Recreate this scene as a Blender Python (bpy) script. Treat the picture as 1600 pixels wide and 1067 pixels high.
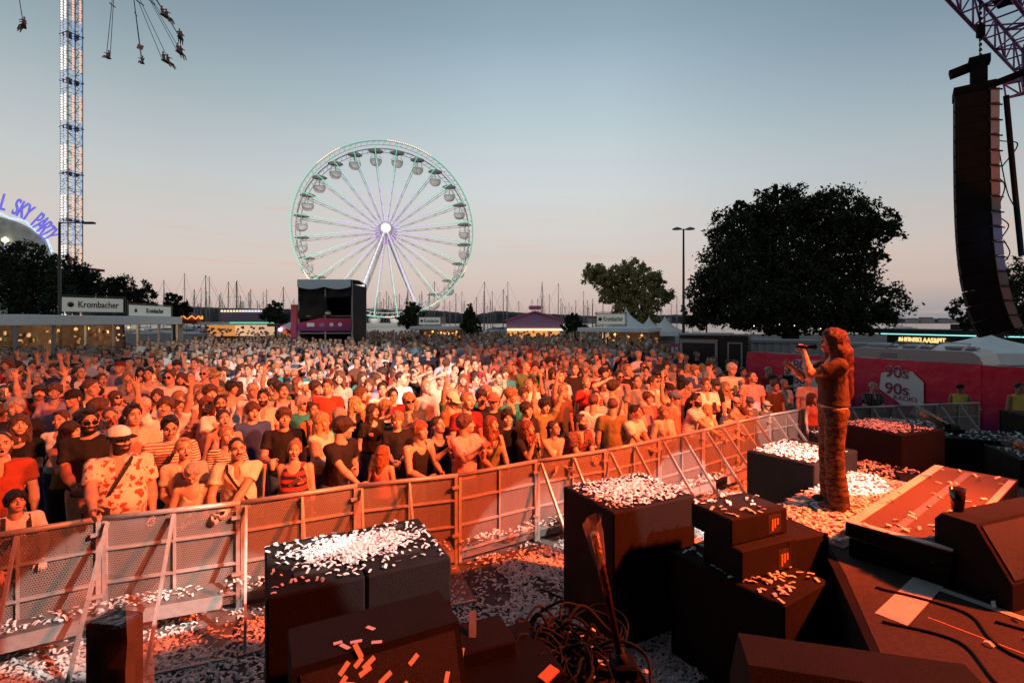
import bpy, math, random, time
import numpy as np
from mathutils import Vector, Matrix
for _o in list(bpy.data.objects): bpy.data.objects.remove(_o)
SC = bpy.context.scene
COL = SC.collection
rnd = random.Random(11)
R = math.radians
PI = math.pi
# ------------------------------------------------------------ camera
FPX, HZ, CAMZ = 780.0, 503.0, 2.8
cam_d = bpy.data.cameras.new("camera"); cam = bpy.data.objects.new("camera", cam_d); COL.objects.link(cam)
cam_d.sensor_width = 36.0; cam_d.lens = FPX/1600*36.0
cam_d.shift_y = -(533.5-HZ)/1600
cam_d.clip_start = 0.05; cam_d.clip_end = 6000
cam.location = (0, 0, CAMZ); cam.rotation_euler = (R(90), 0, 0)
SC.camera = cam
def at(px, py, d):            # photograph pixel + distance -> world point
    return Vector(((px-800)/FPX*d, d, CAMZ-(py-HZ)/FPX*d))
def lift(px, py, z):          # pixel on a level plane z
    return at(px, py, (CAMZ-z)*FPX/(py-HZ))
# ------------------------------------------------------------ sky
W = bpy.data.worlds.new("World"); SC.world = W; W.use_nodes = True
nt = W.node_tree; nt.nodes.clear()
out = nt.nodes.new('ShaderNodeOutputWorld'); bg = nt.nodes.new('ShaderNodeBackground')
tc = nt.nodes.new('ShaderNodeTexCoord'); sp = nt.nodes.new('ShaderNodeSeparateXYZ')
nt.links.new(tc.outputs['Generated'], sp.inputs[0])
def wramp(stops):
    r = nt.nodes.new('ShaderNodeValToRGB'); cr = r.color_ramp
    while len(cr.elements) > 1: cr.elements.remove(cr.elements[-1])
    cr.elements[0].position = stops[0][0]; cr.elements[0].color = stops[0][1]+(1,)
    for p, c in stops[1:]:
        e = cr.elements.new(p); e.color = c+(1,)
    return r
def S(r, g, b):               # sRGB 0-255 to linear
    return tuple(((v/255)/12.92 if v/255 <= .04045 else ((v/255+.055)/1.055)**2.4) for v in (r, g, b))
skyL = wramp([(0.0, S(180,150,146)), (.01, S(196,170,164)), (.038, S(208,186,178)), (.094, S(215,200,190)), (.172, S(211,206,201)), (.246, S(203,208,208)), (.327, S(187,199,204)), (.396, S(168,186,194)), (.44, S(156,176,187)), (.50, S(137,159,173)), (.62, S(112,133,148)), (1, S(84,102,116))])
skyR = wramp([(0.0, S(132,136,143)), (.013, S(158,154,158)), (.063, S(203,182,172)), (.122, S(206,193,185)), (.198, S(194,195,195)), (.272, S(179,192,198)), (.353, S(158,176,188)), (.448, S(128,152,169)), (.6, S(108,130,146)), (1, S(84,102,116))])
for r in (skyL, skyR): nt.links.new(sp.outputs['Z'], r.inputs[0])
mr = nt.nodes.new('ShaderNodeMapRange'); mr.inputs[1].default_value = .12; mr.inputs[2].default_value = .70; mr.interpolation_type = 'SMOOTHSTEP'
nt.links.new(sp.outputs['X'], mr.inputs[0])
mx = nt.nodes.new('ShaderNodeMix'); mx.data_type = 'RGBA'
nt.links.new(mr.outputs[0], mx.inputs[0]); nt.links.new(skyL.outputs[0], mx.inputs[6]); nt.links.new(skyR.outputs[0], mx.inputs[7])
# thin peach clouds low over the horizon
mp = nt.nodes.new('ShaderNodeMapping'); mp.inputs['Scale'].default_value = (2.2, 2.2, 38)
ns = nt.nodes.new('ShaderNodeTexNoise'); ns.inputs['Scale'].default_value = 2.4; ns.inputs['Detail'].default_value = 4
nt.links.new(tc.outputs['Generated'], mp.inputs[0]); nt.links.new(mp.outputs[0], ns.inputs[0])
cm = nt.nodes.new('ShaderNodeMapRange'); cm.inputs[1].default_value = .585; cm.inputs[2].default_value = .76; nt.links.new(ns.outputs[0], cm.inputs[0])
band = nt.nodes.new('ShaderNodeMapRange'); band.inputs[1].default_value = .30; band.inputs[2].default_value = .12; nt.links.new(sp.outputs['Z'], band.inputs[0])
mu = nt.nodes.new('ShaderNodeMath'); mu.operation = 'MULTIPLY'; nt.links.new(cm.outputs[0], mu.inputs[0]); nt.links.new(band.outputs[0], mu.inputs[1])
mu2 = nt.nodes.new('ShaderNodeMath'); mu2.operation = 'MULTIPLY'; mu2.inputs[1].default_value = .55; nt.links.new(mu.outputs[0], mu2.inputs[0])
mx2 = nt.nodes.new('ShaderNodeMix'); mx2.data_type = 'RGBA'; mx2.inputs[7].default_value = S(232,180,160)+(1,)
nt.links.new(mu2.outputs[0], mx2.inputs[0]); nt.links.new(mx.outputs[2], mx2.inputs[6])
# the dusk glow is ahead; the sky behind the stage is already dark
mb = nt.nodes.new('ShaderNodeMapRange'); mb.inputs[1].default_value = -.15; mb.inputs[2].default_value = .35; mb.inputs[3].default_value = .72; mb.inputs[4].default_value = 1.0; nt.links.new(sp.outputs['Y'], mb.inputs[0])
sc_ = nt.nodes.new('ShaderNodeVectorMath'); sc_.operation = 'SCALE'; nt.links.new(mx2.outputs[2], sc_.inputs[0]); nt.links.new(mb.outputs[0], sc_.inputs['Scale'])
ax_ = nt.nodes.new('ShaderNodeMath'); ax_.operation = 'SUBTRACT'; ax_.inputs[1].default_value = .08; nt.links.new(sp.outputs['X'], ax_.inputs[0])
ab_ = nt.nodes.new('ShaderNodeMath'); ab_.operation = 'ABSOLUTE'; nt.links.new(ax_.outputs[0], ab_.inputs[0])
gx_ = nt.nodes.new('ShaderNodeMapRange'); gx_.inputs[1].default_value = .1; gx_.inputs[2].default_value = .62; gx_.inputs[3].default_value = .18; gx_.inputs[4].default_value = -.17; nt.links.new(ab_.outputs[0], gx_.inputs[0])
gz_ = nt.nodes.new('ShaderNodeMapRange'); gz_.inputs[1].default_value = .12; gz_.inputs[2].default_value = .44; nt.links.new(sp.outputs['Z'], gz_.inputs[0])
gm_ = nt.nodes.new('ShaderNodeMath'); gm_.operation = 'MULTIPLY_ADD'; gm_.inputs[2].default_value = 1.0; nt.links.new(gx_.outputs[0], gm_.inputs[0]); nt.links.new(gz_.outputs[0], gm_.inputs[1])
sd_ = nt.nodes.new('ShaderNodeVectorMath'); sd_.operation = 'SCALE'; nt.links.new(sc_.outputs[0], sd_.inputs[0]); nt.links.new(gm_.outputs[0], sd_.inputs['Scale'])
nt.links.new(sd_.outputs[0], bg.inputs[0]); bg.inputs[1].default_value = 1.0
nt.links.new(bg.outputs[0], out.inputs[0])
SC.view_settings.view_transform = 'Standard'; SC.view_settings.look = 'None'
SC.view_settings.exposure = 0.0; SC.view_settings.gamma = 1.0
# ------------------------------------------------------------ stage lamps (washes and whites hang in the stage roof, above and beside the camera)
def spot(name, loc, to, deg, power, col, blend=.1, size=.12):
    l = bpy.data.lights.new(name, 'SPOT'); l.energy = power; l.color = col; l.spot_size = R(deg); l.spot_blend = blend; l.shadow_soft_size = size
    o = bpy.data.objects.new(name, l); COL.objects.link(o); o.location = loc
    o.rotation_euler = (Vector(to)-Vector(loc)).to_track_quat('-Z', 'Y').to_euler(); return o
RED = (1.0, .10, .018); WHT = (1.0, .88, .78); PEACH = (1.0, .22, .08)
LIGHTS = [
 ("stage_wash_red", (7.8,2.8,6.6), (.4,4.3,1.2), 52, 9600, RED, .5, .2),
 ("stage_wash_red", (7.5,2.8,6.6), (1.5,7.0,1.2), 52, 8800, RED, .5, .2),
 ("stage_wash_red", (7.2,2.8,6.6), (3.5,8.9,1.2), 48, 4600, RED, .5, .2),
 ("stage_wash_amber", (5.6,.6,7.2), (2.5,12.6,1.3), 31, 11500, PEACH, .6, .3),
 ("stage_wash_amber", (5.4,.6,7.2), (-1.9,10.8,1.3), 31, 12500, PEACH, .6, .3),
 ("stage_wash_amber", (5.2,.6,7.2), (-5.0,7.9,1.3), 31, 12500, PEACH, .6, .3),
 ("white_beam", (6.8,.2,7.2), (-3.5,4.5,.33), 6.2, 8000, WHT, .05, .03),
 ("white_beam", (6.6,.3,7.2), (-.98,3.72,1.2), 7.2, 6500, WHT, .08, .03),
 ("white_beam", (6.4,.4,7.2), (1.45,5.0,1.2), 10, 3600, WHT, .06, .03),
 ("white_beam", (6.6,.5,7.2), (3.0,7.2,.1), 11, 6000, WHT, .06, .03),
 ("white_beam", (6.4,.3,7.2), (3.4,6.0,1.2), 7, 2200, WHT, .10, .03),
 ("white_beam", (6.6,.1,7.2), (5.1,9.9,.7), 7, 5500, WHT, .10, .03),
 ("white_beam", (6.2,.3,7.2), (.75,6.4,.15), 6, 3000, WHT, .08, .03),
 ("white_flood", (5.6,-.4,7.4), (-6.0,16.5,1.5), 26, 19000, WHT, .6, .2),
 ("array_light_orange", (11.6,5.5,2.6), (10.3,10.6,6.6), 22, 900, (1,.22,.05), .5, .05),  # low spot added to tint the array side panels orange
 ("array_light_blue", (11.7,6.5,1.2), (10.4,10.6,4.6), 18, 700, (.2,.4,1), .5, .05),  # low spot added to tint the lower side panels blue
]
for L in LIGHTS: spot(*L)
# ------------------------------------------------------------ materials
MATS = {}
def _mat(name):
    m = bpy.data.materials.new(name); m.use_nodes = True
    b = m.node_tree.nodes['Principled BSDF']; return m, m.node_tree, b
def mat(name, col, rough=.6, metal=0., noise=.0, nscale=8., emit=None, estr=1., bump=0., bscale=60., alpha=None, spec=None, stretch=None):
    if name in MATS: return MATS[name]
    m, t, b = _mat(name); MATS[name] = m
    b.inputs['Base Color'].default_value = tuple(col)+(1,); b.inputs['Roughness'].default_value = rough; b.inputs['Metallic'].default_value = metal
    if spec is not None: b.inputs['Specular IOR Level'].default_value = spec
    if emit: b.inputs['Emission Color'].default_value = tuple(emit)+(1,); b.inputs['Emission Strength'].default_value = estr
    tcn = t.nodes.new('ShaderNodeTexCoord'); src = tcn.outputs['Object']
    if stretch:
        mm = t.nodes.new('ShaderNodeMapping'); mm.inputs['Scale'].default_value = stretch; t.links.new(src, mm.inputs[0]); src = mm.outputs[0]
    if noise > 0:
        n = t.nodes.new('ShaderNodeTexNoise'); n.inputs['Scale'].default_value = nscale; n.inputs['Detail'].default_value = 5
        t.links.new(src, n.inputs[0])
        r = t.nodes.new('ShaderNodeMapRange'); r.inputs[1].default_value = .3; r.inputs[2].default_value = .7
        r.inputs[3].default_value = 1-noise; r.inputs[4].default_value = 1+noise; t.links.new(n.outputs[0], r.inputs[0])
        v = t.nodes.new('ShaderNodeVectorMath'); v.operation = 'SCALE'; v.inputs[0].default_value = tuple(col)
        t.links.new(r.outputs[0], v.inputs['Scale']); t.links.new(v.outputs[0], b.inputs['Base Color'])
    if bump > 0:
        n = t.nodes.new('ShaderNodeTexNoise'); n.inputs['Scale'].default_value = bscale; n.inputs['Detail'].default_value = 4; t.links.new(src, n.inputs[0])
        bp = t.nodes.new('ShaderNodeBump'); bp.inputs['Strength'].default_value = bump; bp.inputs['Distance'].default_value = .02
        t.links.new(n.outputs[0], bp.inputs['Height']); t.links.new(bp.outputs[0], b.inputs['Normal'])
    if alpha is not None: b.inputs['Alpha'].default_value = alpha
    return m
def ramp_node(t, stops, const=True):
    r = t.nodes.new('ShaderNodeValToRGB'); cr = r.color_ramp
    if const: cr.interpolation = 'CONSTANT'
    while len(cr.elements) > 1: cr.elements.remove(cr.elements[-1])
    cr.elements[0].position = stops[0][0]; cr.elements[0].color = tuple(stops[0][1])+(1,)
    for p, c in stops[1:]:
        e = cr.elements.new(p); e.color = tuple(c)+(1,)
    return r
def pattern(name, kind, c1, c2, c3=None):
    if name in MATS: return MATS[name]
    m, t, b = _mat(name); MATS[name] = m; b.inputs['Roughness'].default_value = .85
    tcn = t.nodes.new('ShaderNodeTexCoord')
    if kind == 'stripe' or kind == 'vstripe' or kind == 'wide':
        w = t.nodes.new('ShaderNodeTexWave'); w.bands_direction = 'X' if kind == 'vstripe' else 'Z'
        w.inputs['Scale'].default_value = {'stripe': 11, 'vstripe': 12, 'wide': 3.6}[kind]; w.inputs['Distortion'].default_value = .4
        t.links.new(tcn.outputs['Object'], w.inputs[0]); r = ramp_node(t, [(0, c1), (.52, c2)]); t.links.new(w.outputs['Fac'], r.inputs[0])
        t.links.new(r.outputs[0], b.inputs['Base Color'])
    elif kind == 'plaid':
        rs = []
        for dr in 'XZ':
            w = t.nodes.new('ShaderNodeTexWave'); w.bands_direction = dr; w.inputs['Scale'].default_value = 5; t.links.new(tcn.outputs['Object'], w.inputs[0])
            r = ramp_node(t, [(0, (1,1,1)), (.6, c2)]); t.links.new(w.outputs['Fac'], r.inputs[0]); rs.append(r)
        x = t.nodes.new('ShaderNodeMix'); x.data_type = 'RGBA'; x.blend_type = 'MULTIPLY'; x.inputs[0].default_value = 1
        t.links.new(rs[0].outputs[0], x.inputs[6]); t.links.new(rs[1].outputs[0], x.inputs[7])
        y = t.nodes.new('ShaderNodeMix'); y.data_type = 'RGBA'; y.blend_type = 'MULTIPLY'; y.inputs[0].default_value = 1; y.inputs[7].default_value = tuple(c1)+(1,)
        t.links.new(x.outputs[2], y.inputs[6]); t.links.new(y.outputs[2], b.inputs['Base Color'])
    elif kind == 'floral':
        v = t.nodes.new('ShaderNodeTexVoronoi'); v.inputs['Scale'].default_value = 17; v.inputs['Randomness'].default_value = 1
        n = t.nodes.new('ShaderNodeTexNoise'); n.inputs['Scale'].default_value = 40
        a = t.nodes.new('ShaderNodeVectorMath'); a.operation = 'MULTIPLY_ADD'; a.inputs[1].default_value = (.07,)*3
        t.links.new(tcn.outputs['Object'], n.inputs[0]); t.links.new(n.outputs['Color'], a.inputs[0]); t.links.new(tcn.outputs['Object'], a.inputs[2])
        t.links.new(a.outputs[0], v.inputs['Vector'])
        r = ramp_node(t, [(0, c2), (.42, c1)]); t.links.new(v.outputs['Distance'], r.inputs[0]); t.links.new(r.outputs[0], b.inputs['Base Color'])
    else:   # blotches: camouflage, tie dye, dark floral
        n = t.nodes.new('ShaderNodeTexNoise'); n.inputs['Scale'].default_value = {'camo': 14, 'batik': 30, 'tiger': 9}[kind]; n.inputs['Detail'].default_value = 3 if kind != 'tiger' else 6
        mm = t.nodes.new('ShaderNodeMapping'); mm.inputs['Scale'].default_value = (1, 1, 3.2) if kind == 'tiger' else (1, 1, 1)
        t.links.new(tcn.outputs['Object'], mm.inputs[0]); t.links.new(mm.outputs[0], n.inputs[0])
        r = ramp_node(t, [(0, c1), (.46, c2), (.56, c3 or c1)]); t.links.new(n.outputs[0], r.inputs[0]); t.links.new(r.outputs[0], b.inputs['Base Color'])
    return m
# ------------------------------------------------------------ object helpers
def tag(o, label=None, cat=None, group=None, kind=None):
    if label: o['label'] = label
    if cat: o['category'] = cat
    if group: o['group'] = group
    if kind: o['kind'] = kind
    return o
def empty(name, loc, rz=0.):
    o = bpy.data.objects.new(name, None); COL.objects.link(o); o.location = loc; o.rotation_euler = (0, 0, rz); o.empty_display_size = .2; return o
def link(name, me, parent=None, loc=None, rz=None):
    o = bpy.data.objects.new(name, me); COL.objects.link(o)
    if parent: o.parent = parent
    if loc is not None: o.location = loc
    if rz is not None: o.rotation_euler = (0, 0, rz)
    return o
def children(o): return [c for c in bpy.data.objects if c.parent == o]
def copy_tree(o, kids, loc=None, rz=None, parent=None):       # kids: {object: [children]} collected once
    c = o.copy(); COL.objects.link(c)
    if parent: c.parent = parent
    if loc is not None: c.location = loc
    if rz is not None: c.rotation_euler = (0, 0, rz)
    for k in kids.get(o, []): copy_tree(k, kids, parent=c)
    return c
def kidmap(root):
    m = {}
    def go(o):
        m[o] = children(o)
        for k in m[o]: go(k)
    go(root); return m
class MB:                                                  # collects shapes for ONE mesh
    def __init__(s): s.v = []; s.f = []; s.m = []; s.mats = []; s.sm = []
    def mi(s, m):
        if m not in s.mats: s.mats.append(m)
        return s.mats.index(m)
    def add(s, vs, fs, m=None, smooth=False):
        k = len(s.v); s.v += [tuple(v) for v in vs]; s.f += [tuple(i+k for i in f) for f in fs]
        i = s.mi(m) if m else 0; s.m += [i]*len(fs); s.sm += [smooth]*len(fs); return s
    def box(s, c, size, m=None, rz=0., M=None, bev=0.):
        x, y, z = (size[0]/2, size[1]/2, size[2]/2); b = min(bev, x*.9, y*.9, z*.9)
        if b > 0:
            vs = []
            for sx in (-1, 1):
                for sy in (-1, 1):
                    for sz in (-1, 1):
                        vs += [(sx*(x-b), sy*(y-b), sz*z), (sx*(x-b), sy*y, sz*(z-b)), (sx*x, sy*(y-b), sz*(z-b))]
            g = lambda i, j, k: (i*4+j*2+k)*3
            fs = []
            for k in (0, 1):
                q = [g(0,0,k), g(1,0,k), g(1,1,k), g(0,1,k)]; fs.append(q if k else q[::-1])
            for j in (0, 1):
                q = [g(0,j,0)+1, g(0,j,1)+1, g(1,j,1)+1, g(1,j,0)+1]; fs.append(q if j else q[::-1])
            for i in (0, 1):
                q = [g(i,0,0)+2, g(i,1,0)+2, g(i,1,1)+2, g(i,0,1)+2]; fs.append(q if i else q[::-1])
            for j in (0, 1):
                for k in (0, 1): fs.append([g(0,j,k), g(0,j,k)+1, g(1,j,k)+1, g(1,j,k)])
            for i in (0, 1):
                for k in (0, 1): fs.append([g(i,0,k), g(i,0,k)+2, g(i,1,k)+2, g(i,1,k)])
            for i in (0, 1):
                for j in (0, 1): fs.append([g(i,j,0)+1, g(i,j,0)+2, g(i,j,1)+2, g(i,j,1)+1])
            for a in (0, 1):
                for bq in (0, 1):
                    for cq in (0, 1): q = g(a, bq, cq); fs.append([q, q+1, q+2])
        else:
            vs = [(sx*x, sy*y, sz*z) for sx in (-1, 1) for sy in (-1, 1) for sz in (-1, 1)]
            fs = [(0,1,3,2), (4,6,7,5), (0,4,5,1), (2,3,7,6), (0,2,6,4), (1,5,7,3)]
        T = Matrix.Translation(Vector(c)) @ (M if M else Matrix.Rotation(rz, 4, 'Z'))
        return s.add([T @ Vector(v) for v in vs], fs, m)
    def bar(s, a, b, w, h=None, m=None, up=(0, 0, 1)):       # rectangular bar from a to b
        a = Vector(a); b = Vector(b); d = b-a; L = d.length; z = d.normalized(); h = h or w
        x = Vector(up).cross(z)
        if x.length < 1e-4: x = Vector((1, 0, 0)).cross(z)
        if x.length < 1e-4: x = Vector((0, 1, 0)).cross(z)
        x.normalize(); y = z.cross(x); vs = []
        for p in (a, b):
            for sx, sy in ((-1,-1), (1,-1), (1,1), (-1,1)): vs.append(p+x*sx*w/2+y*sy*h/2)
        return s.add(vs, [(3,2,1,0), (4,5,6,7), (0,1,5,4), (1,2,6,5), (2,3,7,6), (3,0,4,7)], m)
    def tube(s, pts, r, n=8, m=None, caps=True, smooth=True):
        pts = [Vector(p) for p in pts]; rs = r if isinstance(r, (list, tuple)) else [r]*len(pts); vs = []; fs = []
        px = None
        for i, p in enumerate(pts):
            d = (pts[min(i+1, len(pts)-1)]-pts[max(i-1, 0)]).normalized()
            x = px - d*px.dot(d) if px else d.orthogonal()
            if x.length < 1e-5: x = d.orthogonal()
            x.normalize(); px = x; y = d.cross(x)
            for k in range(n):
                a = 2*PI*k/n; vs.append(p+(x*math.cos(a)+y*math.sin(a))*rs[i])
        for i in range(len(pts)-1):
            for k in range(n): fs.append((i*n+k, i*n+(k+1) % n, (i+1)*n+(k+1) % n, (i+1)*n+k))
        if caps: fs += [tuple(range(n))[::-1], tuple(range((len(pts)-1)*n, len(pts)*n))]
        return s.add(vs, fs, m, smooth)
    def lathe(s, prof, c=(0, 0, 0), n=16, m=None, smooth=True, M=None):   # prof [(r,z)]
        vs = []; fs = []; T = Matrix.Translation(Vector(c)) @ (M or Matrix())
        for r, z in prof:
            for k in range(n): a = 2*PI*k/n; vs.append(T @ Vector((r*math.cos(a), r*math.sin(a), z)))
        for i in range(len(prof)-1):
            for k in range(n): fs.append((i*n+k, i*n+(k+1) % n, (i+1)*n+(k+1) % n, (i+1)*n+k))
        fs += [tuple(range(n))[::-1], tuple(range((len(prof)-1)*n, len(prof)*n))]
        return s.add(vs, fs, m, smooth)
    def prism(s, pts, z0, z1, m=None):
        n = len(pts); vs = [(p[0], p[1], z0) for p in pts]+[(p[0], p[1], z1) for p in pts]
        return s.add(vs, [tuple(range(n))[::-1], tuple(range(n, 2*n))]+[(i, (i+1) % n, (i+1) % n+n, i+n) for i in range(n)], m)
    def build(s, name, m=None, parent=None, loc=None, rz=None):
        me = bpy.data.meshes.new(name); me.from_pydata(s.v, [], s.f)
        ms = [m] if m else s.mats
        for x in ms: me.materials.append(x)
        if not m and len(s.mats) > 1: me.polygons.foreach_set('material_index', s.m)
        if any(s.sm): me.polygons.foreach_set('use_smooth', s.sm)
        me.update()
        return link(name, me, parent, loc, rz)
def np_mesh(name, V, F, mats, mi=None, smooth=True):        # V (n,3), F (m,k) arrays
    me = bpy.data.meshes.new(name); V = np.ascontiguousarray(V, dtype=np.float32); F = np.ascontiguousarray(F, dtype=np.int32)
    me.vertices.add(len(V)); me.vertices.foreach_set('co', V.ravel())
    k = F.shape[1]; me.loops.add(F.size); me.loops.foreach_set('vertex_index', F.ravel())
    me.polygons.add(len(F)); me.polygons.foreach_set('loop_start', np.arange(0, F.size, k, dtype=np.int32))
    for x in mats: me.materials.append(x)
    if mi is not None: me.polygons.foreach_set('material_index', np.ascontiguousarray(mi, dtype=np.int32))
    me.polygons.foreach_set('use_smooth', np.full(len(F), smooth))
    me.update(calc_edges=True); return me
def text_mesh(txt, size, m, parent, M, name='lettering', depth=.004, bold=0., sx=1.):
    cu = bpy.data.curves.new(name, 'FONT'); cu.body = txt; cu.size = size; cu.extrude = depth; cu.offset = bold; cu.align_x = 'CENTER'; cu.align_y = 'CENTER'
    o = bpy.data.objects.new(name, cu); COL.objects.link(o); bpy.context.view_layer.update()
    me = bpy.data.meshes.new_from_object(o); bpy.data.objects.remove(o); me.materials.clear(); me.materials.append(m)
    o = link(name, me, parent); o.matrix_local = M @ Matrix.Diagonal((sx, 1, 1, 1)); return o
# ------------------------------------------------------------ people: smooth bodies meshed from blended limbs
def surface(F, xs, ys, zs):
    s = F < 0; c = np.zeros(tuple(n-1 for n in F.shape), np.int8)
    for i in (0, 1):
        for j in (0, 1):
            for k in (0, 1): c += s[i:F.shape[0]-1+i, j:F.shape[1]-1+j, k:F.shape[2]-1+k]
    act = (c > 0) & (c < 8); I = np.argwhere(act); idx = np.full(act.shape, -1, np.int32); idx[act] = np.arange(len(I))
    P = np.zeros((len(I), 3)); n = np.zeros(len(I)); A = [xs, ys, zs]
    for ax in range(3):
        o1, o2 = [a for a in range(3) if a != ax]
        for u in (0, 1):
            for v in (0, 1):
                a = I.copy(); a[:, o1] += u; a[:, o2] += v; b = a.copy(); b[:, ax] += 1
                fa = F[a[:,0], a[:,1], a[:,2]]; fb = F[b[:,0], b[:,1], b[:,2]]; m = (fa < 0) != (fb < 0)
                t = np.where(m, fa/np.where(m, fa-fb, 1), 0)
                q = np.stack([A[0][a[:,0]], A[1][a[:,1]], A[2][a[:,2]]], 1); q[:, ax] += t*(A[ax][b[:,ax]]-A[ax][a[:,ax]])
                P += np.where(m[:, None], q, 0); n += m
    P /= n[:, None]; Q = []
    for ax in range(3):
        sl = [slice(None)]*3; sh = [slice(None)]*3; sl[ax] = slice(0, -1); sh[ax] = slice(1, None)
        d = s[tuple(sl)] != s[tuple(sh)]; E = np.argwhere(d); o1, o2 = (ax+1) % 3, (ax+2) % 3
        ok = (E[:, o1] > 0) & (E[:, o2] > 0) & (E[:, o1] < F.shape[o1]-1) & (E[:, o2] < F.shape[o2]-1); E = E[ok]
        if not len(E): continue
        def g(u, v): a = E.copy(); a[:, o1] -= u; a[:, o2] -= v; return idx[a[:,0], a[:,1], a[:,2]]
        q = np.stack([g(1,1), g(0,1), g(0,0), g(1,0)], 1); ins = s[E[:,0], E[:,1], E[:,2]]; q[~ins] = q[~ins][:, ::-1]; Q.append(q)
    return P, np.concatenate(Q) if Q else np.zeros((0, 4), np.int32)
class SDF:
    def __init__(s, lo, hi, h, zf=None):
        s.A = [np.arange(lo[i], hi[i]+h, h) for i in range(3)]
        s.F = np.full(tuple(len(a) for a in s.A), 1., np.float32)
    def _sl(s, lo, hi):
        return tuple(slice(max(0, int(np.searchsorted(s.A[i], lo[i]))-1), int(np.searchsorted(s.A[i], hi[i]))+1) for i in range(3))
    def _g(s, sl): return np.meshgrid(*[s.A[i][sl[i]] for i in range(3)], indexing='ij', sparse=True)
    def _mix(s, sl, d, k, op):
        f = s.F[sl]
        if op == 'sub': d = -d; f2, d2 = -f, -d; h = np.clip(.5+.5*(f2-d2)/k, 0, 1); s.F[sl] = -(f2*(1-h)+d2*h-k*h*(1-h)); return
        h = np.clip(.5+.5*(f-d)/k, 0, 1); s.F[sl] = f*(1-h)+d*h-k*h*(1-h)
    def cone(s, a, b, ra, rb, k=.03, op='add', flat=None):
        a = np.array(a, float); b = np.array(b, float); r = max(ra, rb)+k*1.5+.03
        sl = s._sl(np.minimum(a, b)-r, np.maximum(a, b)+r); X, Y, Z = s._g(sl); d = b-a; L = max(d@d, 1e-9)
        t = np.clip(((X-a[0])*d[0]+(Y-a[1])*d[1]+(Z-a[2])*d[2])/L, 0, 1)
        fy = flat or 1.
        q = np.sqrt((X-a[0]-t*d[0])**2+((Y-a[1]-t*d[1])*fy)**2+(Z-a[2]-t*d[2])**2)-(ra+(rb-ra)*t)
        s._mix(sl, q, k, op)
    def ell(s, c, rad, k=.03, op='add', M=None):
        c = np.array(c, float); rad = np.array(rad, float); r = max(rad)+k*1.5+.03; sl = s._sl(c-r, c+r); X, Y, Z = s._g(sl)
        p = [X-c[0], Y-c[1], Z-c[2]]
        if M is not None: Mi = np.array(M)[:3, :3].T; p = [Mi[i][0]*p[0]+Mi[i][1]*p[1]+Mi[i][2]*p[2] for i in range(3)]
        k0 = np.sqrt(sum((p[i]/rad[i])**2 for i in range(3))); k1 = np.sqrt(sum((p[i]/rad[i]**2)**2 for i in range(3)))+1e-6
        s._mix(sl, (k0*(k0-1)/k1).astype(np.float32), k, op)
    def plane(s, p, n, k=.006):    # keep the side the normal points away from
        p = np.array(p, float); n = np.array(n, float); n /= np.linalg.norm(n); X, Y, Z = s._g((slice(None),)*3)
        s.F = np.maximum(s.F, (X-p[0])*n[0]+(Y-p[1])*n[1]+(Z-p[2])*n[2]).astype(np.float32)
    def wob(s, amp, fr, seed=0, zs=1.):
        g = np.random.RandomState(seed); X, Y, Z = s._g((slice(None),)*3); w = 0
        for i in range(5):
            a = g.normal(size=3); a /= np.linalg.norm(a); a = a*fr*(1+.5*i); w = w+np.sin(X*a[0]+Y*a[1]+Z*a[2]*zs+g.rand()*6.3+1.5*np.sin(Z*fr*.5+i))/(1+.35*i)
        s.F += (w*amp/2.2).astype(np.float32)
    def mesh(s): return surface(s.F, *s.A)
def vec(*a): return np.array(a, float)
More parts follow.
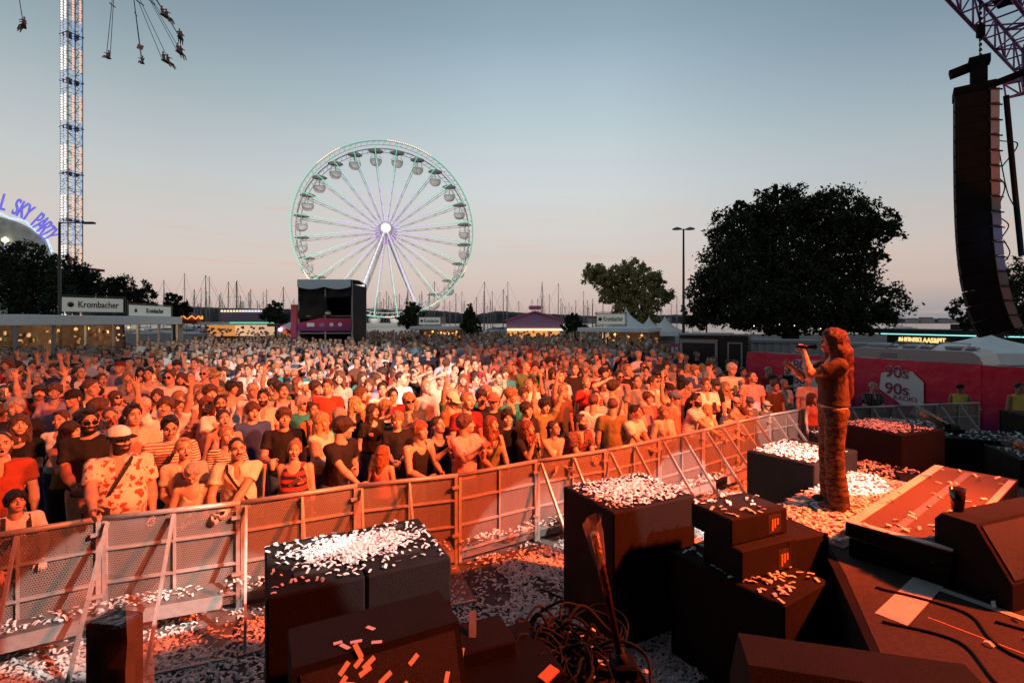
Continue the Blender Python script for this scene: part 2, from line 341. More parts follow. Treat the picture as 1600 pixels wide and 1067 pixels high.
# ---- head templates (origin between the eyes' depth centre, face towards -Y)
def head_tpl(kind, h):
    g = SDF((-.11, -.15, -.2), (.11, .14, .15), h); f = kind[0] == 'f'
    g.ell((0, .014, .036), (.076, .097, .084)); g.ell((0, -.028, -.045), (.057 if f else .061, .066, .07), .03)
    g.ell((0, -.07, -.09), (.022 if f else .028, .02, .018), .03)
    g.cone((0, .03, -.06), (0, .035, -.2), .056 if not f else .048, .056 if not f else .05, .02)
    for x in (-1, 1):
        g.ell((x*.045, -.066, -.028), (.022, .022, .022), .025); g.ell((x*.079, .012, -.008), (.010, .02, .033), .006)
        g.ell((x*.031, -.098, .004), (.020, .014, .011), .012, 'sub'); g.ell((x*.031, -.0765, .003), (.0145, .012, .0115), .004)
        g.cone((x*.017, -.092, .024), (x*.046, -.08, .024), .008 if f else .0105, .006, .012)
        g.ell((x*.012, -.1, -.033), (.008, .01, .007), .008)
    g.cone((0, -.09, .012), (0, -.112, -.028), .0075, .0115 if not f else .0095, .012)
    g.ell((0, -.094, -.061), (.024, .012, .007), .008); g.ell((0, -.091, -.072), (.02, .012, .008), .008)
    if 'o' in kind: g.ell((0, -.104, -.068), (.017, .024, .014), .006, 'sub')
    else: g.ell((0, -.108, -.0665), (.022, .008, .0022), .004, 'sub')
    if 'b' in kind:     # beard volume
        g.ell((0, -.045, -.085), (.056, .056, .045), .02)
    V, Fc = g.mesh(); c = V[Fc].mean(1); mi = np.zeros(len(Fc), int)
    x, y, z = np.abs(c[:, 0]), c[:, 1], c[:, 2]
    e = ((x-.031)/.0135)**2+((z-.002)/.0062)**2; mi[(e < 1) & (y < -.07)] = 1
    e = ((x-.031)/.0068)**2+((z-.003)/.0066)**2; mi[(e < 1) & (y < -.07)] = 2
    mi[(np.abs(z-.0275-(x-.03)*.12) < .0052) & (x > .014) & (x < .052) & (y < -.07)] = 3
    lip = (x/.023)**2+((z+.0665)/.0088)**2
    mi[(lip < 1) & (y < -.085)] = 4
    if 'o' in kind: mi[((x/.02)**2+((z+.068)/.016)**2 < 1) & (y > -.094) & (y < -.05)] = 2
    if 'b' in kind:
        bd = (z < -.026-(.055-np.minimum(x, .055))*.30) & (y < .01) & (z > -.135) & (lip > 1)
        mi[bd & (mi == 0)] = 3
        mi[(z < -.04) & (z > -.055) & (x < .034) & (y < -.08)] = 3
    if 's' in kind:     # stubble moustache
        mi[(z < -.043) & (z > -.055) & (x < .030) & (y < -.085)] = 3
    return V, Fc, mi
HAIR = {}
def hair_tpl(kind, h):
    key = (kind, h)
    if key in HAIR: return HAIR[key]
    g = SDF((-.22, -.19, -.52 if kind != 'mane' else -.66), (.22, .26, .24), h)
    t = {'buzz': .004, 'short': .009, 'quiff': .010, 'curly': .024, 'afro': .045, 'bowl': .022, 'bob': .018, 'long': .017, 'wavy': .024, 'tail': .010, 'bun': .010, 'shaggy': .026, 'cropgrey': .016, 'mane': .020}[kind]
    g.ell((0, .016, .037), (.078+t, .098+t, .085+t), .02)
    if kind in ('quiff', 'short'): g.ell((0, -.055, .112), (.05, .04, .026 if kind == 'quiff' else .014), .03)
    if kind in ('bowl', 'shaggy'): g.ell((0, -.06, .085), (.075, .045, .035), .03)
    low = {'buzz': -.03, 'short': -.05, 'quiff': -.05, 'curly': -.065, 'afro': -.075, 'bowl': -.07, 'tail': -.04, 'bun': -.04, 'shaggy': -.09, 'cropgrey': -.055}.get(kind)
    if kind == 'bob': g.cone((0, .03, .0), (0, .035, -.10), .10, .092, .03); low = -.145
    if kind in ('long', 'wavy'):
        g.cone((0, .03, .0), (0, .04, -.16), .10, .098, .04); g.cone((0, .07, -.1), (0, .085, -.40), .088, .05, .05, flat=1.25)
        for x in (-1, 1): g.cone((x*.07, .0, -.06), (x*.095, -.03, -.33), .035, .018, .03)
        low = -.5
    if kind == 'mane':
        g.cone((0, .035, .0), (0, .06, -.2), .105, .112, .04); g.cone((0, .09, -.12), (0, .185, -.54), .115, .055, .05, flat=1.1); g.cone((.05, .12, -.3), (.05, .17, -.62), .06, .02, .03); g.cone((.08, .05, -.1), (.125, .07, -.42), .055, .03, .03); low = -.65
        g.wob(.006, 80, 8, .2)
    if kind == 'tail':
        g.ell((0, .125, .03), (.026, .026, .026), .02); g.cone((0, .145, .01), (0, .15, -.17), .030, .034, .02); g.cone((0, .15, -.15), (0, .13, -.25), .03, .008, .02)
    if kind == 'bun': g.ell((0, .10, .11), (.042, .042, .04), .015)
    if kind == 'mane': pass
    elif kind in ('curly', 'afro', 'wavy', 'shaggy'): g.wob(.011 if kind != 'wavy' else .010, 62 if kind != 'afro' else 90, 3)
    else: g.wob(.0075, 75, 5, .35)
    # open the face
    fr = {'bowl': .030, 'shaggy': .032, 'curly': .054}.get(kind, .062)
    if kind in ('tail', 'bun', 'short', 'quiff', 'buzz', 'cropgrey'):
        g.ell((0, -.122, -.022), (.078, .092, fr+.052), .008, 'sub')
        for x in (-1, 1): g.ell((x*.095, -.045, -.075), (.05, .072, .075), .01, 'sub')
    else: g.ell((0, -.13, -.045), (.068, .085, fr+.052), .01, 'sub'); g.cone((0, -.115, -.06), (0, -.13, -.16), .075, .115, .01, 'sub'); g.cone((0, -.13, -.16), (0, -.15, -.4), .115, .13, .01, 'sub')
    X, Y, Z = g._g((slice(None),)*3)
    if kind not in ('long', 'wavy', 'bob', 'mane'):
        lw = low + np.clip(-(Y-.03)*.9, 0, .2)*1.0
        body = np.where(np.sqrt(X**2+(Y-.14)**2) < (.05 if kind == 'tail' else -1), -9, lw-Z)
        g.F = np.maximum(g.F, body).astype(np.float32)
    V, Fc = g.mesh(); HAIR[key] = (V, Fc); return V, Fc
# ---- hand templates: wrist at origin, fingers along -Z, palm faces +Y... mirrored for the other side; thumb on +X
def hand_tpl(kind, h):
    g = SDF((-.08, -.09, -.21), (.1, .13, .03), h)
    g.cone((0, 0, .02), (0, 0, -.02), .026, .025, .01)
    g.ell((0, 0, -.05), (.038, .017, .045), .015); g.ell((.012, .008, -.03), (.02, .016, .03), .012)
    curl = {'open': .10, 'relax': .42, 'grip': 1.15, 'flat': .04}[kind]; spread = .16 if kind == 'open' else .05
    for i, (x, L) in enumerate(((.028, .074), (.0095, .082), (-.0095, .076), (-.028, .060))):
        p = vec(x, 0, -.083); a = curl*.6; sp = (x/.028)*spread
        for j, seg in enumerate((.45, .32, .23)):
            d = vec(math.sin(sp), math.sin(a), -math.cos(a)); d /= np.linalg.norm(d); q = p+d*L*seg
            g.cone(p, q, .0098-.0012*j, .0088-.0012*j, .004); p = q; a += curl
    p = vec(.03, .006, -.025)
    for j, seg in enumerate((.035, .032, .026)):
        d = [vec(.75, .25, -.6), vec(.5, .35, -.8), vec(.3, .4, -.85)][j] if kind != 'grip' else [vec(.6, .6, -.5), vec(.1, .8, -.6), vec(-.5, .6, -.6)][j]
        d = d/np.linalg.norm(d); q = p+d*seg; g.cone(p, q, .0125-.0015*j, .0115-.0015*j, .006); p = q
    return g.mesh()
TPL = {}
def tpl(fn, kind, h):
    k = (fn.__name__, kind, h)
    if k not in TPL: TPL[k] = fn(kind, h)
    return TPL[k]
def rot(ax, a):
    return np.array(Matrix.Rotation(a, 3, ax))
def ik(sh, hd, l1, l2, hint):
    d = hd-sh; D = np.linalg.norm(d); D2 = min(D, (l1+l2)*.995); d = d/D; hd = sh+d*D2
    a = (l1*l1-l2*l2+D2*D2)/(2*D2); hh = math.sqrt(max(l1*l1-a*a, 1e-6)); n = hint-d*(hint@d); n /= np.linalg.norm(n)
    return sh+d*a+n*hh, hd
POSES = {   # right hand, left hand (local, facing -Y; right is -X), hand kinds, elbow hints
 'down': ((-.25,-.03,.80), (.25,-.03,.80), 'relax'), 'side': ((-.24,-.10,.84), (.22,-.16,.86), 'relax'),
 'clasp': ((-.04,-.27,1.02), (.04,-.27,1.04), 'grip'), 'cross': ((.10,-.22,1.14), (-.10,-.24,1.17), 'relax'),
 'phone': ((-.05,-.33,1.24), (.06,-.31,1.20), 'grip'), 'film': ((-.06,-.36,1.58), (.06,-.36,1.56), 'grip'),
 'drink': ((-.13,-.32,1.13), (.23,-.08,.84), 'grip'), 'wave': ((-.30,-.18,1.98), (.24,-.06,.84), 'open'),
 'up2': ((-.30,-.15,1.98), (.30,-.18,1.95), 'open'), 'clap': ((-.03,-.33,1.34), (.03,-.33,1.34), 'flat'),
 'mouth': ((-.03,-.20,1.46), (.12,-.26,1.08), 'relax'), 'brow': ((-.06,-.16,1.70), (.23,-.06,.84), 'flat'),
 'hips': ((-.20,-.02,1.02), (.20,-.02,1.02), 'grip'), 'chest': ((.03,-.18,1.26), (.22,-.10,.86), 'flat'),
 'sing': ((-.10,-.34,1.50), (.02,-.33,1.26), 'grip'), 'mic': ((-.08,-.37,1.36), (.03,-.27,1.50), 'grip'), 'fist': ((-.22,-.28,1.72), (.2,-.2,1.0), 'grip'),
 'talk': ((-.20,-.34,1.22), (.16,-.3,1.10), 'open'),
}
def person_mesh(sp, h, hf):
    """sp: dict(sex,pose|hands,lean,head(yaw,pitch,roll),build,top,legs,face) -> part meshes in metres for a 1.75 m body"""
    f = sp.get('sex', 'm') == 'f'; bd = sp.get('build', 1.); sw = (.158 if f else .182)*(1+.35*(bd-1)); lean = sp.get('lean', 0.); tw = sp.get('twist', 0.)
    Tm = rot('Z', tw) @ rot('X', lean); o = vec(0, 0, .96)
    T = lambda *p: Tm @ (vec(*p)-o)+o+vec(0, 0, 0)
    neck = T(0, .012, 1.44); headc = T(0, -.005, 1.44)+vec(0, -.012, .185)
    hy, hp, hr = sp.get('head', (0, 0, 0)); Hm = rot('Z', hy) @ rot('X', hp) @ rot('Y', hr)
    pose = sp.get('pose', 'down'); rh, lh, hk = POSES[pose] if isinstance(pose, str) else pose
    arms = []
    for sx, hd in ((-1, rh), (1, lh)):
        sh = T(sx*sw, .012, 1.40); hd = vec(*hd)
        if isinstance(pose, str) and lean and not sp.get('abs'): hd = T(*hd)
        hint = vec(sx*.5, .5, -.75) if hd[2] < 1.6 else vec(sx*.8, .1, -.4)
        if 'hint' in sp: hint = vec(sx*.12, *sp['hint'])
        el, wr = ik(sh, hd, .285, .245, hint); arms.append((sx, sh, el, wr))
    leg = [(sx, vec(sx*.088, .0, .93), vec(sx*.095, -.015, .50), vec(sx*.10, .02, .085)) for sx in (-1, 1)]
    mx = 1.12+.25*0; allp = np.array([a[i] for a in arms for i in (1, 2, 3)]+[headc, vec(.2, -.22, 0), vec(-.2, .15, 0)])
    lo = allp.min(0)-.16; hi = allp.max(0)+.16; lo[2] = -.02
    if sp.get('cut'): lo[2] = .72
    # body
    g = SDF(lo, hi, h); B = bd
    g.ell(T(0, .0, 1.26), (.150*B if not f else .132*B, .108*B, .20), .04, M=Tm)
    g.cone(T(-.10 if not f else -.085, .01, 1.385), T(.10 if not f else .085, .01, 1.385), .066, .066, .05)
    g.ell(T(0, -.006, 1.09), (.135*B if not f else .112*B, .095*B*(1+.4*max(0, B-1.05)), .17), .05, M=Tm)
    g.ell((0, .012, .945), (.155*B if not f else .168*B, .118*B, .125), .04)
    if f:
        for x in (-1, 1): g.ell(T(x*.068, -.088, 1.255), (.062*B, .055, .062), .03, M=Tm)
    if B > 1.15: g.ell(T(0, -.06, 1.07), (.15*B, .12*B, .16), .05, M=Tm)
    g.cone(neck-vec(0, 0, .05), headc+Hm @ vec(0, .03, -.08), .062 if not f else .052, .054 if not f else .046, .03)
    ar = (.88 if f else 1.)*(.75+.25*B)
    for sx, sh, el, wr in arms:
        g.cone(sh, el, .056*ar, .041*ar, .03); g.cone(el+(wr-el)*.02, wr, .043*ar, .027*ar, .015); m_ = el*.7+wr*.3; g.cone(m_, m_+(wr-el)*.05, .046*ar, .044*ar, .02)
    if not sp.get('cut'):
        for sx, hp_, kn, an in leg:
            g.cone(hp_, kn, .092*(.5+.5*B), .057, .03); g.cone(kn, an, .056, .040, .02); g.ell(kn*.62+an*.38+vec(0, .022, 0), (.05, .05, .11), .03)
            g.ell(an+vec(0, -.055, -.04), (.045, .125, .045), .03)
    V, Fc = g.mesh(); mi = np.zeros(len(Fc), int)
    if not sp.get('cut'):
        c = V[Fc].mean(1); mi[c[:, 2] < .10] = 5
    Vs, Fs, Ms = [V], [Fc], [mi]; n = len(V)
    hv, hfc, hmi = tpl(head_tpl, sp.get('face', 'f' if f else 'm'), hf); sc = .95 if f else 1.
    Vs.append((hv*sc) @ Hm.T+headc); Fs.append(hfc+n); Ms.append(hmi); n += len(hv)
    for sx, sh, el, wr in arms:
        kd = sp.get('hk', hk); hv, hfc = tpl(hand_tpl, kd, hf*1.1)
        z = -(wr-el)/np.linalg.norm(wr-el)
        palm = vec(-sx, -.15, 0) if kd in ('relax', 'flat', 'grip') else vec(0, -1, .2)
        if sp.get('rail'): palm = vec(0, 0, -1)
        if pose == 'chest' or pose == 'brow': palm = vec(0, 1, 0)
        y = palm-z*(palm@z); y /= np.linalg.norm(y); x = np.cross(y, z)
        # thumb towards the front / inside
        if kd != 'open' and (x @ vec(0, -1, 0) < 0) and not sp.get('rail'): x = -x
        if (kd == 'open' or sp.get('rail')) and x[0]*sx > 0: x = -x
        A = np.stack([x, y, z], 1); q = hv @ A.T*(.92 if f else 1.)+wr
        Vs.append(q); ff = hfc[:, ::-1] if np.linalg.det(A) < 0 else hfc; Fs.append(ff+n); Ms.append(np.zeros(len(ff), int)); n += len(q)
    out = {'body': (np.concatenate(Vs), np.concatenate(Fs), np.concatenate(Ms))}
    # top
    top = sp.get('top', 'tee'); e = .012
    if top != 'none':
        g = SDF(lo, hi, h); sl = {'tee': .62, 'polo': .58, 'shirt': .72, 'long': 1.9, 'tank': 0, 'strap': 0, 'jacket': 1.9, 'vest': .0}[top]
        lw = 1.0 if f and top in ('tank', 'strap') else 1.08
        g.ell(T(0, .0, 1.26), ((.150 if not f else .133)*B+e*lw, .112*B+e, .215), .04, M=Tm)
        if top not in ('tank', 'strap'): g.cone(T(-.11 if not f else -.09, .01, 1.392), T(.11 if not f else .09, .01, 1.392), .068+e*.8, .068+e*.8, .05)
        else:
            for x in (-1, 1): g.cone(T(x*.075, .0, 1.30), T(x*.085, .015, 1.42), .055, .050, .03)
        g.ell(T(0, -.004, 1.08), ((.142 if not f else .118)*B+e*lw, .102*B+e*lw, .18), .06, M=Tm)
        hem = sp.get('hem', .90 if not f else .95)
        g.cone((0, .008, 1.06), (0, .008, hem-.03), (.150 if not f else .140)*B+e, (.160 if not f else .172)*B+e*1.6, .06, flat=1.28)
        if f:
            for x in (-1, 1): g.ell(T(x*.068, -.090, 1.250), (.066*B, .058, .066), .04, M=Tm)
        if B > 1.15: g.ell(T(0, -.065, 1.06), (.15*B+e, .12*B+e, .165), .05, M=Tm)
        if sl:
            g2 = SDF(lo, hi, h)
            for sx, sh, el, wr in arms:
                g3 = SDF(np.minimum(np.minimum(sh, el), wr)-.14, np.maximum(np.maximum(sh, el), wr)+.14, h)
                g3 = g2; dn = (el-sh)/np.linalg.norm(el-sh)
                if sl > 1: g2.cone(sh, el, .060*ar+e*.5, .05*ar+e, .03); g2.cone(el, el+(wr-el)*.92, .05*ar+e, .036*ar+e, .02)
                else:
                    F0 = g2.F; g2.F = np.full_like(F0, 1.); en = sh+(el-sh)*sl; g2.cone(sh, sh+(el-sh)*(sl+.2), .060*ar+e*.5, .050*ar+e*1.9, .03)
                    X, Y, Z = g2._g((slice(None),)*3); g2.F = np.minimum(F0, np.maximum(g2.F, (X-en[0])*dn[0]+(Y-en[1])*dn[1]+(Z-en[2])*dn[2])).astype(np.float32)
            g._mix((slice(None),)*3, g2.F, .03, 'add')
        g.wob(.0065, 26, sp.get('seed', 1), .6)
        up = Tm @ vec(0, 0, 1)
        if top == 'tank':
            g.ell(T(0, -.09, 1.47), (.085, .12, .13), .01, 'sub'); g.ell(T(0, .09, 1.47), (.08, .07, .09), .01, 'sub'); g.plane(T(0, 0, 1.455), up)
            for x in (-1, 1): g.ell(T(x*(sw+.03), 0, 1.40), (.075, .14, .15), .01, 'sub')
        elif top == 'strap':
            g.ell(T(0, -.10, 1.47), (.105, .14, .165), .01, 'sub'); g.ell(T(0, .12, 1.47), (.105, .13, .17), .01, 'sub'); g.plane(T(0, 0, 1.455), up)
            for x in (-1, 1): g.ell(T(x*(sw+.02), 0, 1.40), (.095, .14, .15), .01, 'sub')
        else:
            g.cone(neck+vec(0, .01, 0), neck+Tm @ vec(0, -.035, .14), .066, .075, .008, 'sub')
            if top in ('shirt', 'polo', 'jacket'): g.ell(T(0, -.13, 1.42), (.034 if top != 'jacket' else .05, .085, .115 if top != 'jacket' else .3), .01, 'sub')
            elif f: g.ell(T(0, -.10, 1.455), (.078, .10, .075), .01, 'sub')
        X, Y, Z = g._g((slice(None),)*3)
        near = (np.abs(X) < .25*B)
        g.F = np.where(Z < hem+.3, np.where(near | (Z < hem-.02), np.maximum(g.F, np.where(near, hem-Z, -9)), g.F), g.F).astype(np.float32)
        out['top'] = g.mesh()
    lg = sp.get('legs', 'trousers')
    if not sp.get('cut') or lg == 'dress':
        g = SDF((lo[0], -.3, max(lo[2], -.02)), (hi[0], .3, 1.12), h*1.1)
        g.ell((0, .012, .93), ((.155 if not f else .168)*B+.007, .118*B+.009, .12), .04)
        if lg == 'wide_trousers':
            for sx, hp_, kn, an in leg: g.cone(hp_, kn, .102*B, .078, .03); g.cone(kn, an+vec(0, 0, -.03), .080, .098, .03)
            low = .03
        elif lg in ('trousers', 'shorts'):
            for sx, hp_, kn, an in leg: g.cone(hp_, kn, .098*(.5+.5*B), .068+.01*(lg == 'shorts'), .025); g.cone(kn, an+vec(0, 0, -.02), .066, .056, .02)
            low = .46 if lg == 'shorts' else .07
        else:
            g.cone((0, 0, .93), (0, 0, .5), .182*B, .21, .05, flat=1.2); g.cone((0, 0, .5), (0, 0, .3), .20, .23, .05, flat=1.2); low = .42
        g.wob(.005, 24, 9, .5); g.plane((0, 0, .985), (0, 0, 1)); g.plane((0, 0, low), (0, 0, -1))
        out['legs'] = g.mesh()
    out['headc'] = headc; out['Hm'] = Hm; out['arms'] = arms; out['T'] = T; out['Tm'] = Tm; out['sc'] = sc
    return out
SKINS = [mat('skin_tone_%d' % i, c, .5, noise=.10, nscale=14, spec=.35) for i, c in enumerate([(.52,.30,.215), (.60,.37,.27), (.45,.25,.17), (.34,.18,.115), (.56,.33,.23)])]
M_EYE = mat('eye_white', (.62,.58,.54), .3); M_IRIS = mat('eye_dark', (.015,.012,.01), .25)
M_LIP = mat('lips', (.30,.11,.085), .55); M_SHOE = mat('shoe_leather', (.05,.05,.055), .6)
HAIRC = {'black': (.012,.009,.008), 'dark': (.030,.017,.010), 'brown': (.075,.038,.02), 'auburn': (.15,.045,.018), 'blond': (.42,.27,.12), 'fair': (.27,.16,.075), 'grey': (.34,.31,.28), 'white': (.55,.52,.48), 'red': (.26,.08,.025), 'darkauburn': (.045,.012,.006)}
def hair_mat(n): return mat('hair_'+n, HAIRC[n], .5, noise=.45, nscale=30, bump=.7, bscale=55, stretch=(3, 3, .5), spec=.4)
CLOTH = {'white': (.74,.72,.70), 'black': (.016,.016,.018), 'navy': (.025,.035,.085), 'red': (.45,.035,.03), 'rust': (.34,.06,.03), 'grey': (.22,.22,.23), 'pink': (.70,.36,.36), 'beige': (.58,.48,.36), 'sky': (.32,.45,.60), 'blue': (.04,.09,.28), 'teal': (.03,.26,.27), 'green': (.08,.16,.06), 'olive': (.16,.15,.06), 'brown': (.12,.065,.04), 'cream': (.66,.58,.46), 'lilac': (.36,.27,.40), 'charcoal': (.05,.05,.055), 'orange': (.6,.18,.04), 'coral': (.62,.16,.12), 'denim': (.07,.11,.20), 'maroon': (.15,.018,.02), 'khaki': (.36,.29,.18), 'yellow': (.6,.5,.1)}
def cloth(n):
    if 'cloth_'+n.replace('-', '_') in MATS: return MATS['cloth_'+n.replace('-', '_')]
    if n in CLOTH: return mat('cloth_'+n, CLOTH[n], .85, noise=.12, nscale=5, bump=.75, bscale=15, spec=.2)
    k, a, b = n.split('-')[:3]; c3 = CLOTH[n.split('-')[3]] if n.count('-') > 2 else None
    return pattern('cloth_'+n.replace('-', '_'), k, CLOTH[a], CLOTH[b], c3)
M_STRAP = mat('black_webbing', (.012,.012,.013), .7); M_GLASS = mat('spectacle_frames', (.012,.012,.012), .3); M_SHADE = mat('dark_lenses', (.008,.009,.012), .25, spec=.25)
M_PHONE = mat('phone_body', (.02,.02,.022), .25); M_CUP = mat('plastic_cup', (.62,.50,.30), .3)
def skull_acc(root, k, hc, Hm, sc, col=None):
    """cap, sunglasses, glasses as child meshes"""
    M = Matrix(Hm.tolist()).to_4x4(); M.translation = Vector(hc); M = M @ Matrix.Scale(sc, 4); b = MB(); n = 18
    if k in ('cap', 'capback', 'hat', 'bucket'):
        nm = 'cap' if 'cap' in k else 'hat'; cm = cloth(col or 'white'); rings = 7; vs = []; fs = []
        for i in range(rings+1):
            t = i/rings*PI/2
            for j in range(n):
                a = 2*PI*j/n; vs.append((.094*math.cos(t)*math.cos(a), .016+.116*math.cos(t)*math.sin(a), .045+.092*math.sin(t)))
        for i in range(rings):
            for j in range(n): fs.append((i*n+j, i*n+(j+1) % n, (i+1)*n+(j+1) % n, (i+1)*n+j))
        b.add([M @ Vector(v) for v in vs], fs, cm, True)
        vs = []; fs = []; K = 10; brim = cloth('black') if k == 'cap' and col == 'white' else cm
        full = nm == 'hat'
        for j in range((n if full else K)+1):
            a = (2*PI*j/n) if full else (-PI*.86+PI*.72*j/K); w = .05 if full else .072*math.sin(PI*min(max(j/K, .03), .97))**.5
            if k == 'capback': a += PI
            for rr, dz in ((0, 0), (w, -.018)): vs.append((( .094+rr*.9)*math.cos(a), .016+(.116+rr)*math.sin(a), .047+dz))
            for rr, dz in ((w, -.023), (0, -.006)): vs.append(((.094+rr*.9)*math.cos(a), .016+(.116+rr)*math.sin(a), .047+dz))
        for j in range((n if full else K)):
            for q in range(4): fs.append((j*4+q, j*4+(q+1) % 4, j*4+4+(q+1) % 4, j*4+4+q))
        b.add([M @ Vector(v) for v in vs], fs, brim, True); b.build(nm, None, root)
    if k in ('shades', 'glasses', 'shadesup'):
        dz = .06 if k == 'shadesup' else 0; dy = .0 if not dz else .012
        for x in (-1, 1):
            rx_, rz_, fy_ = (.0235, .0185, -.1035) if k == 'glasses' else (.0285, .0215, -.1085)
            pts = [Vector((x*.031+rx_*math.cos(a), fy_+dy+abs(rx_*math.cos(a)+x*.031)*.16, dz+rz_*math.sin(a))) for a in [2*PI*i/10 for i in range(10)]]
            if k != 'glasses':
                b.add([M @ p for p in pts]+[M @ (p+Vector((0, .003, 0))) for p in pts], [tuple(range(10)), tuple(range(19, 9, -1))]+[(i, (i+1) % 10, (i+1) % 10+10, i+10) for i in range(10)], M_SHADE)
            else: b.tube([M @ p for p in pts+[pts[0]]], .0022, 4, M_GLASS, False)
            b.tube([M @ Vector((x*.054, -.097+dy, dz+.005)), M @ Vector((x*.081, .01, dz+.004))], .0026, 4, M_GLASS)
        b.tube([M @ Vector((-.009, -.103+dy, dz+.003)), M @ Vector((.009, -.103+dy, dz+.003))], .0022, 4, M_GLASS); b.build('sunglasses' if k != 'glasses' else 'glasses', None, root)
def crossbody(root, T, B, side=1, bag=True, mt=None):
    b = MB(); pts = []
    for i in range(15):
        t = i/14; a = -PI*.5+PI*2*t*0+0
        # loop: from shoulder over the chest to the hip
        x = side*(.10-.28*t); z = 1.465-.50*t; y = -(.105*B+.024+.035*math.sin(PI*t)); 
        if i == 0: y = -.02
        pts.append(T(x, y, z))
    for i in range(1, 8):
        t = i/8; pts.append(T(side*(-.18+.28*t), .11*B+.02*math.sin(PI*t), .965+.49*t))
    pts.append(pts[0])
    for i in range(len(pts)-1): b.bar(pts[i], pts[i+1], .026, .006, mt or M_STRAP, up=(0, 1, 0))
    b.build('bag_strap', None, root)
    if bag:
        b = MB(); p = T(-side*.16, -.15*B-.03, 1.0); b.box(p, (.2, .06, .13), mt or M_STRAP, bev=.02); b.build('hip_bag', None, root)
def backpack_straps(root, T, B, mt=None):
    for x in (-1, 1):
        b = MB(); pts = [T(x*.10, .10*B, 1.38), T(x*.10, .045, 1.462), T(x*.10, -.03, 1.462), T(x*.105, -.088*B, 1.40), T(x*.11, -.119*B-.004, 1.31), T(x*.12, -.112*B-.006, 1.20), T(x*.14, -.06, 1.12)]
        for i in range(len(pts)-1): b.bar(pts[i], pts[i+1], .042, .008, mt or M_STRAP, up=(0, 1, 0))
        b.build('backpack_strap', None, root)
PCACHE = {}
def put_person(sp, loc, rz, scale, label, group, hd=.016, hf=.0055):
    key = tuple(sorted((k, str(v)) for k, v in sp.items() if k in ('sex', 'pose', 'lean', 'head', 'build', 'top', 'legs', 'face', 'cut', 'twist', 'rail', 'hem', 'hk', 'seed', 'abs', 'hint')))+(hd, hf)
    if key not in PCACHE:
        pm = person_mesh(sp, hd, hf); d = {'pm': pm}
        V, F, mi = pm['body']; d['body'] = np_mesh('person', V, F, [None]*6, mi)
        for k in ('top', 'legs'):
            if k in pm: d[k] = np_mesh(k, pm[k][0], pm[k][1], [None])
        PCACHE[key] = d
    d = PCACHE[key]; pm = d['pm']; sk = SKINS[sp.get('skin', 0)]; hm = hair_mat(sp.get('hair', ('short', 'brown'))[1])
    if sp.get('hair', ('short', ''))[1] in ('white', 'grey', 'blond'): browm = hair_mat('fair')
    else: browm = hm
    root = link('person', d['body'], None, loc, rz); root.scale = (scale,)*3
    for i, m in enumerate([sk, M_EYE, M_IRIS, browm, M_LIP, M_SHOE]):
        root.material_slots[i].link = 'OBJECT'; root.material_slots[i].material = m
    tag(root, label, 'person', group)
    def kid(nm, me, m):
        o = link(nm, me, root); o.material_slots[0].link = 'OBJECT'; o.material_slots[0].material = m; return o
    if 'top' in d: kid({'tee': 't_shirt', 'polo': 'polo_shirt', 'shirt': 'shirt', 'long': 'long_sleeve_top', 'jacket': 'jacket', 'tank': 'tank_top', 'strap': 'strap_top', 'vest': 'vest'}[sp.get('top', 'tee')], d['top'], cloth(sp.get('tc', 'white')))
    if 'legs' in d: kid(sp.get('legs', 'trousers'), d['legs'], cloth(sp.get('lc', 'denim')))
    hk = sp.get('hair', ('short', 'brown'))[0]
    if hk != 'bald':
        k2 = ('hm', hk, hf); 
        if k2 not in TPL:
            V, F = hair_tpl(hk, max(hf*1.3, .007)); TPL[k2] = np_mesh('hair', V, F, [None])
        o = kid('hair', TPL[k2], hm); M = Matrix(pm['Hm'].tolist()).to_4x4(); M.translation = Vector(pm['headc']); o.matrix_local = M @ Matrix.Scale(pm['sc'], 4)
    B = sp.get('build', 1.)
    for a in sp.get('acc', ()):
        a, _, c = a.partition(':')
        if a in ('cap', 'capback', 'hat', 'shades', 'glasses', 'shadesup'): skull_acc(root, a, pm['headc'], pm['Hm'], pm['sc'], c or None)
        elif a == 'cross': crossbody(root, pm['T'], B, 1, c != 'nobag')
        elif a == 'crossr': crossbody(root, pm['T'], B, -1, c != 'nobag')
        elif a == 'straps': backpack_straps(root, pm['T'], B)
    sx, sh, el, wr = pm['arms'][0]; d1 = (wr-el)/np.linalg.norm(wr-el)
    HK_ = (sp.get('hold'), sp.get('who'))
    if sp.get('hold') and HK_ not in TPL:
        TPL[HK_] = 1                                     # held things stay things of their own
        Mw = Matrix.Translation(Vector(loc)) @ Matrix.Rotation(rz, 4, 'Z') @ Matrix.Scale(scale, 4); hp = Vector(wr+d1*.085+vec(0, -.02, 0)); b = MB()
        if sp['hold'] == 'phone': b.box((0, 0, 0), (.072, .009, .15), M_PHONE, bev=.003); o = b.build('mobile_phone'); tag(o, 'mobile phone held by the '+sp['who'], 'phone', 'phones held by people')
        elif sp['hold'] == 'cup': b.lathe([(.028, -.06), (.038, .07), (.036, .07), (.026, -.055)], n=12, m=M_CUP); o = b.build('drink_cup'); tag(o, 'plastic beer cup held by the '+sp['who'], 'cup', 'cups held by people')
        o.location = Mw @ hp; o.rotation_euler = (R(-12), 0, rz)
    return root
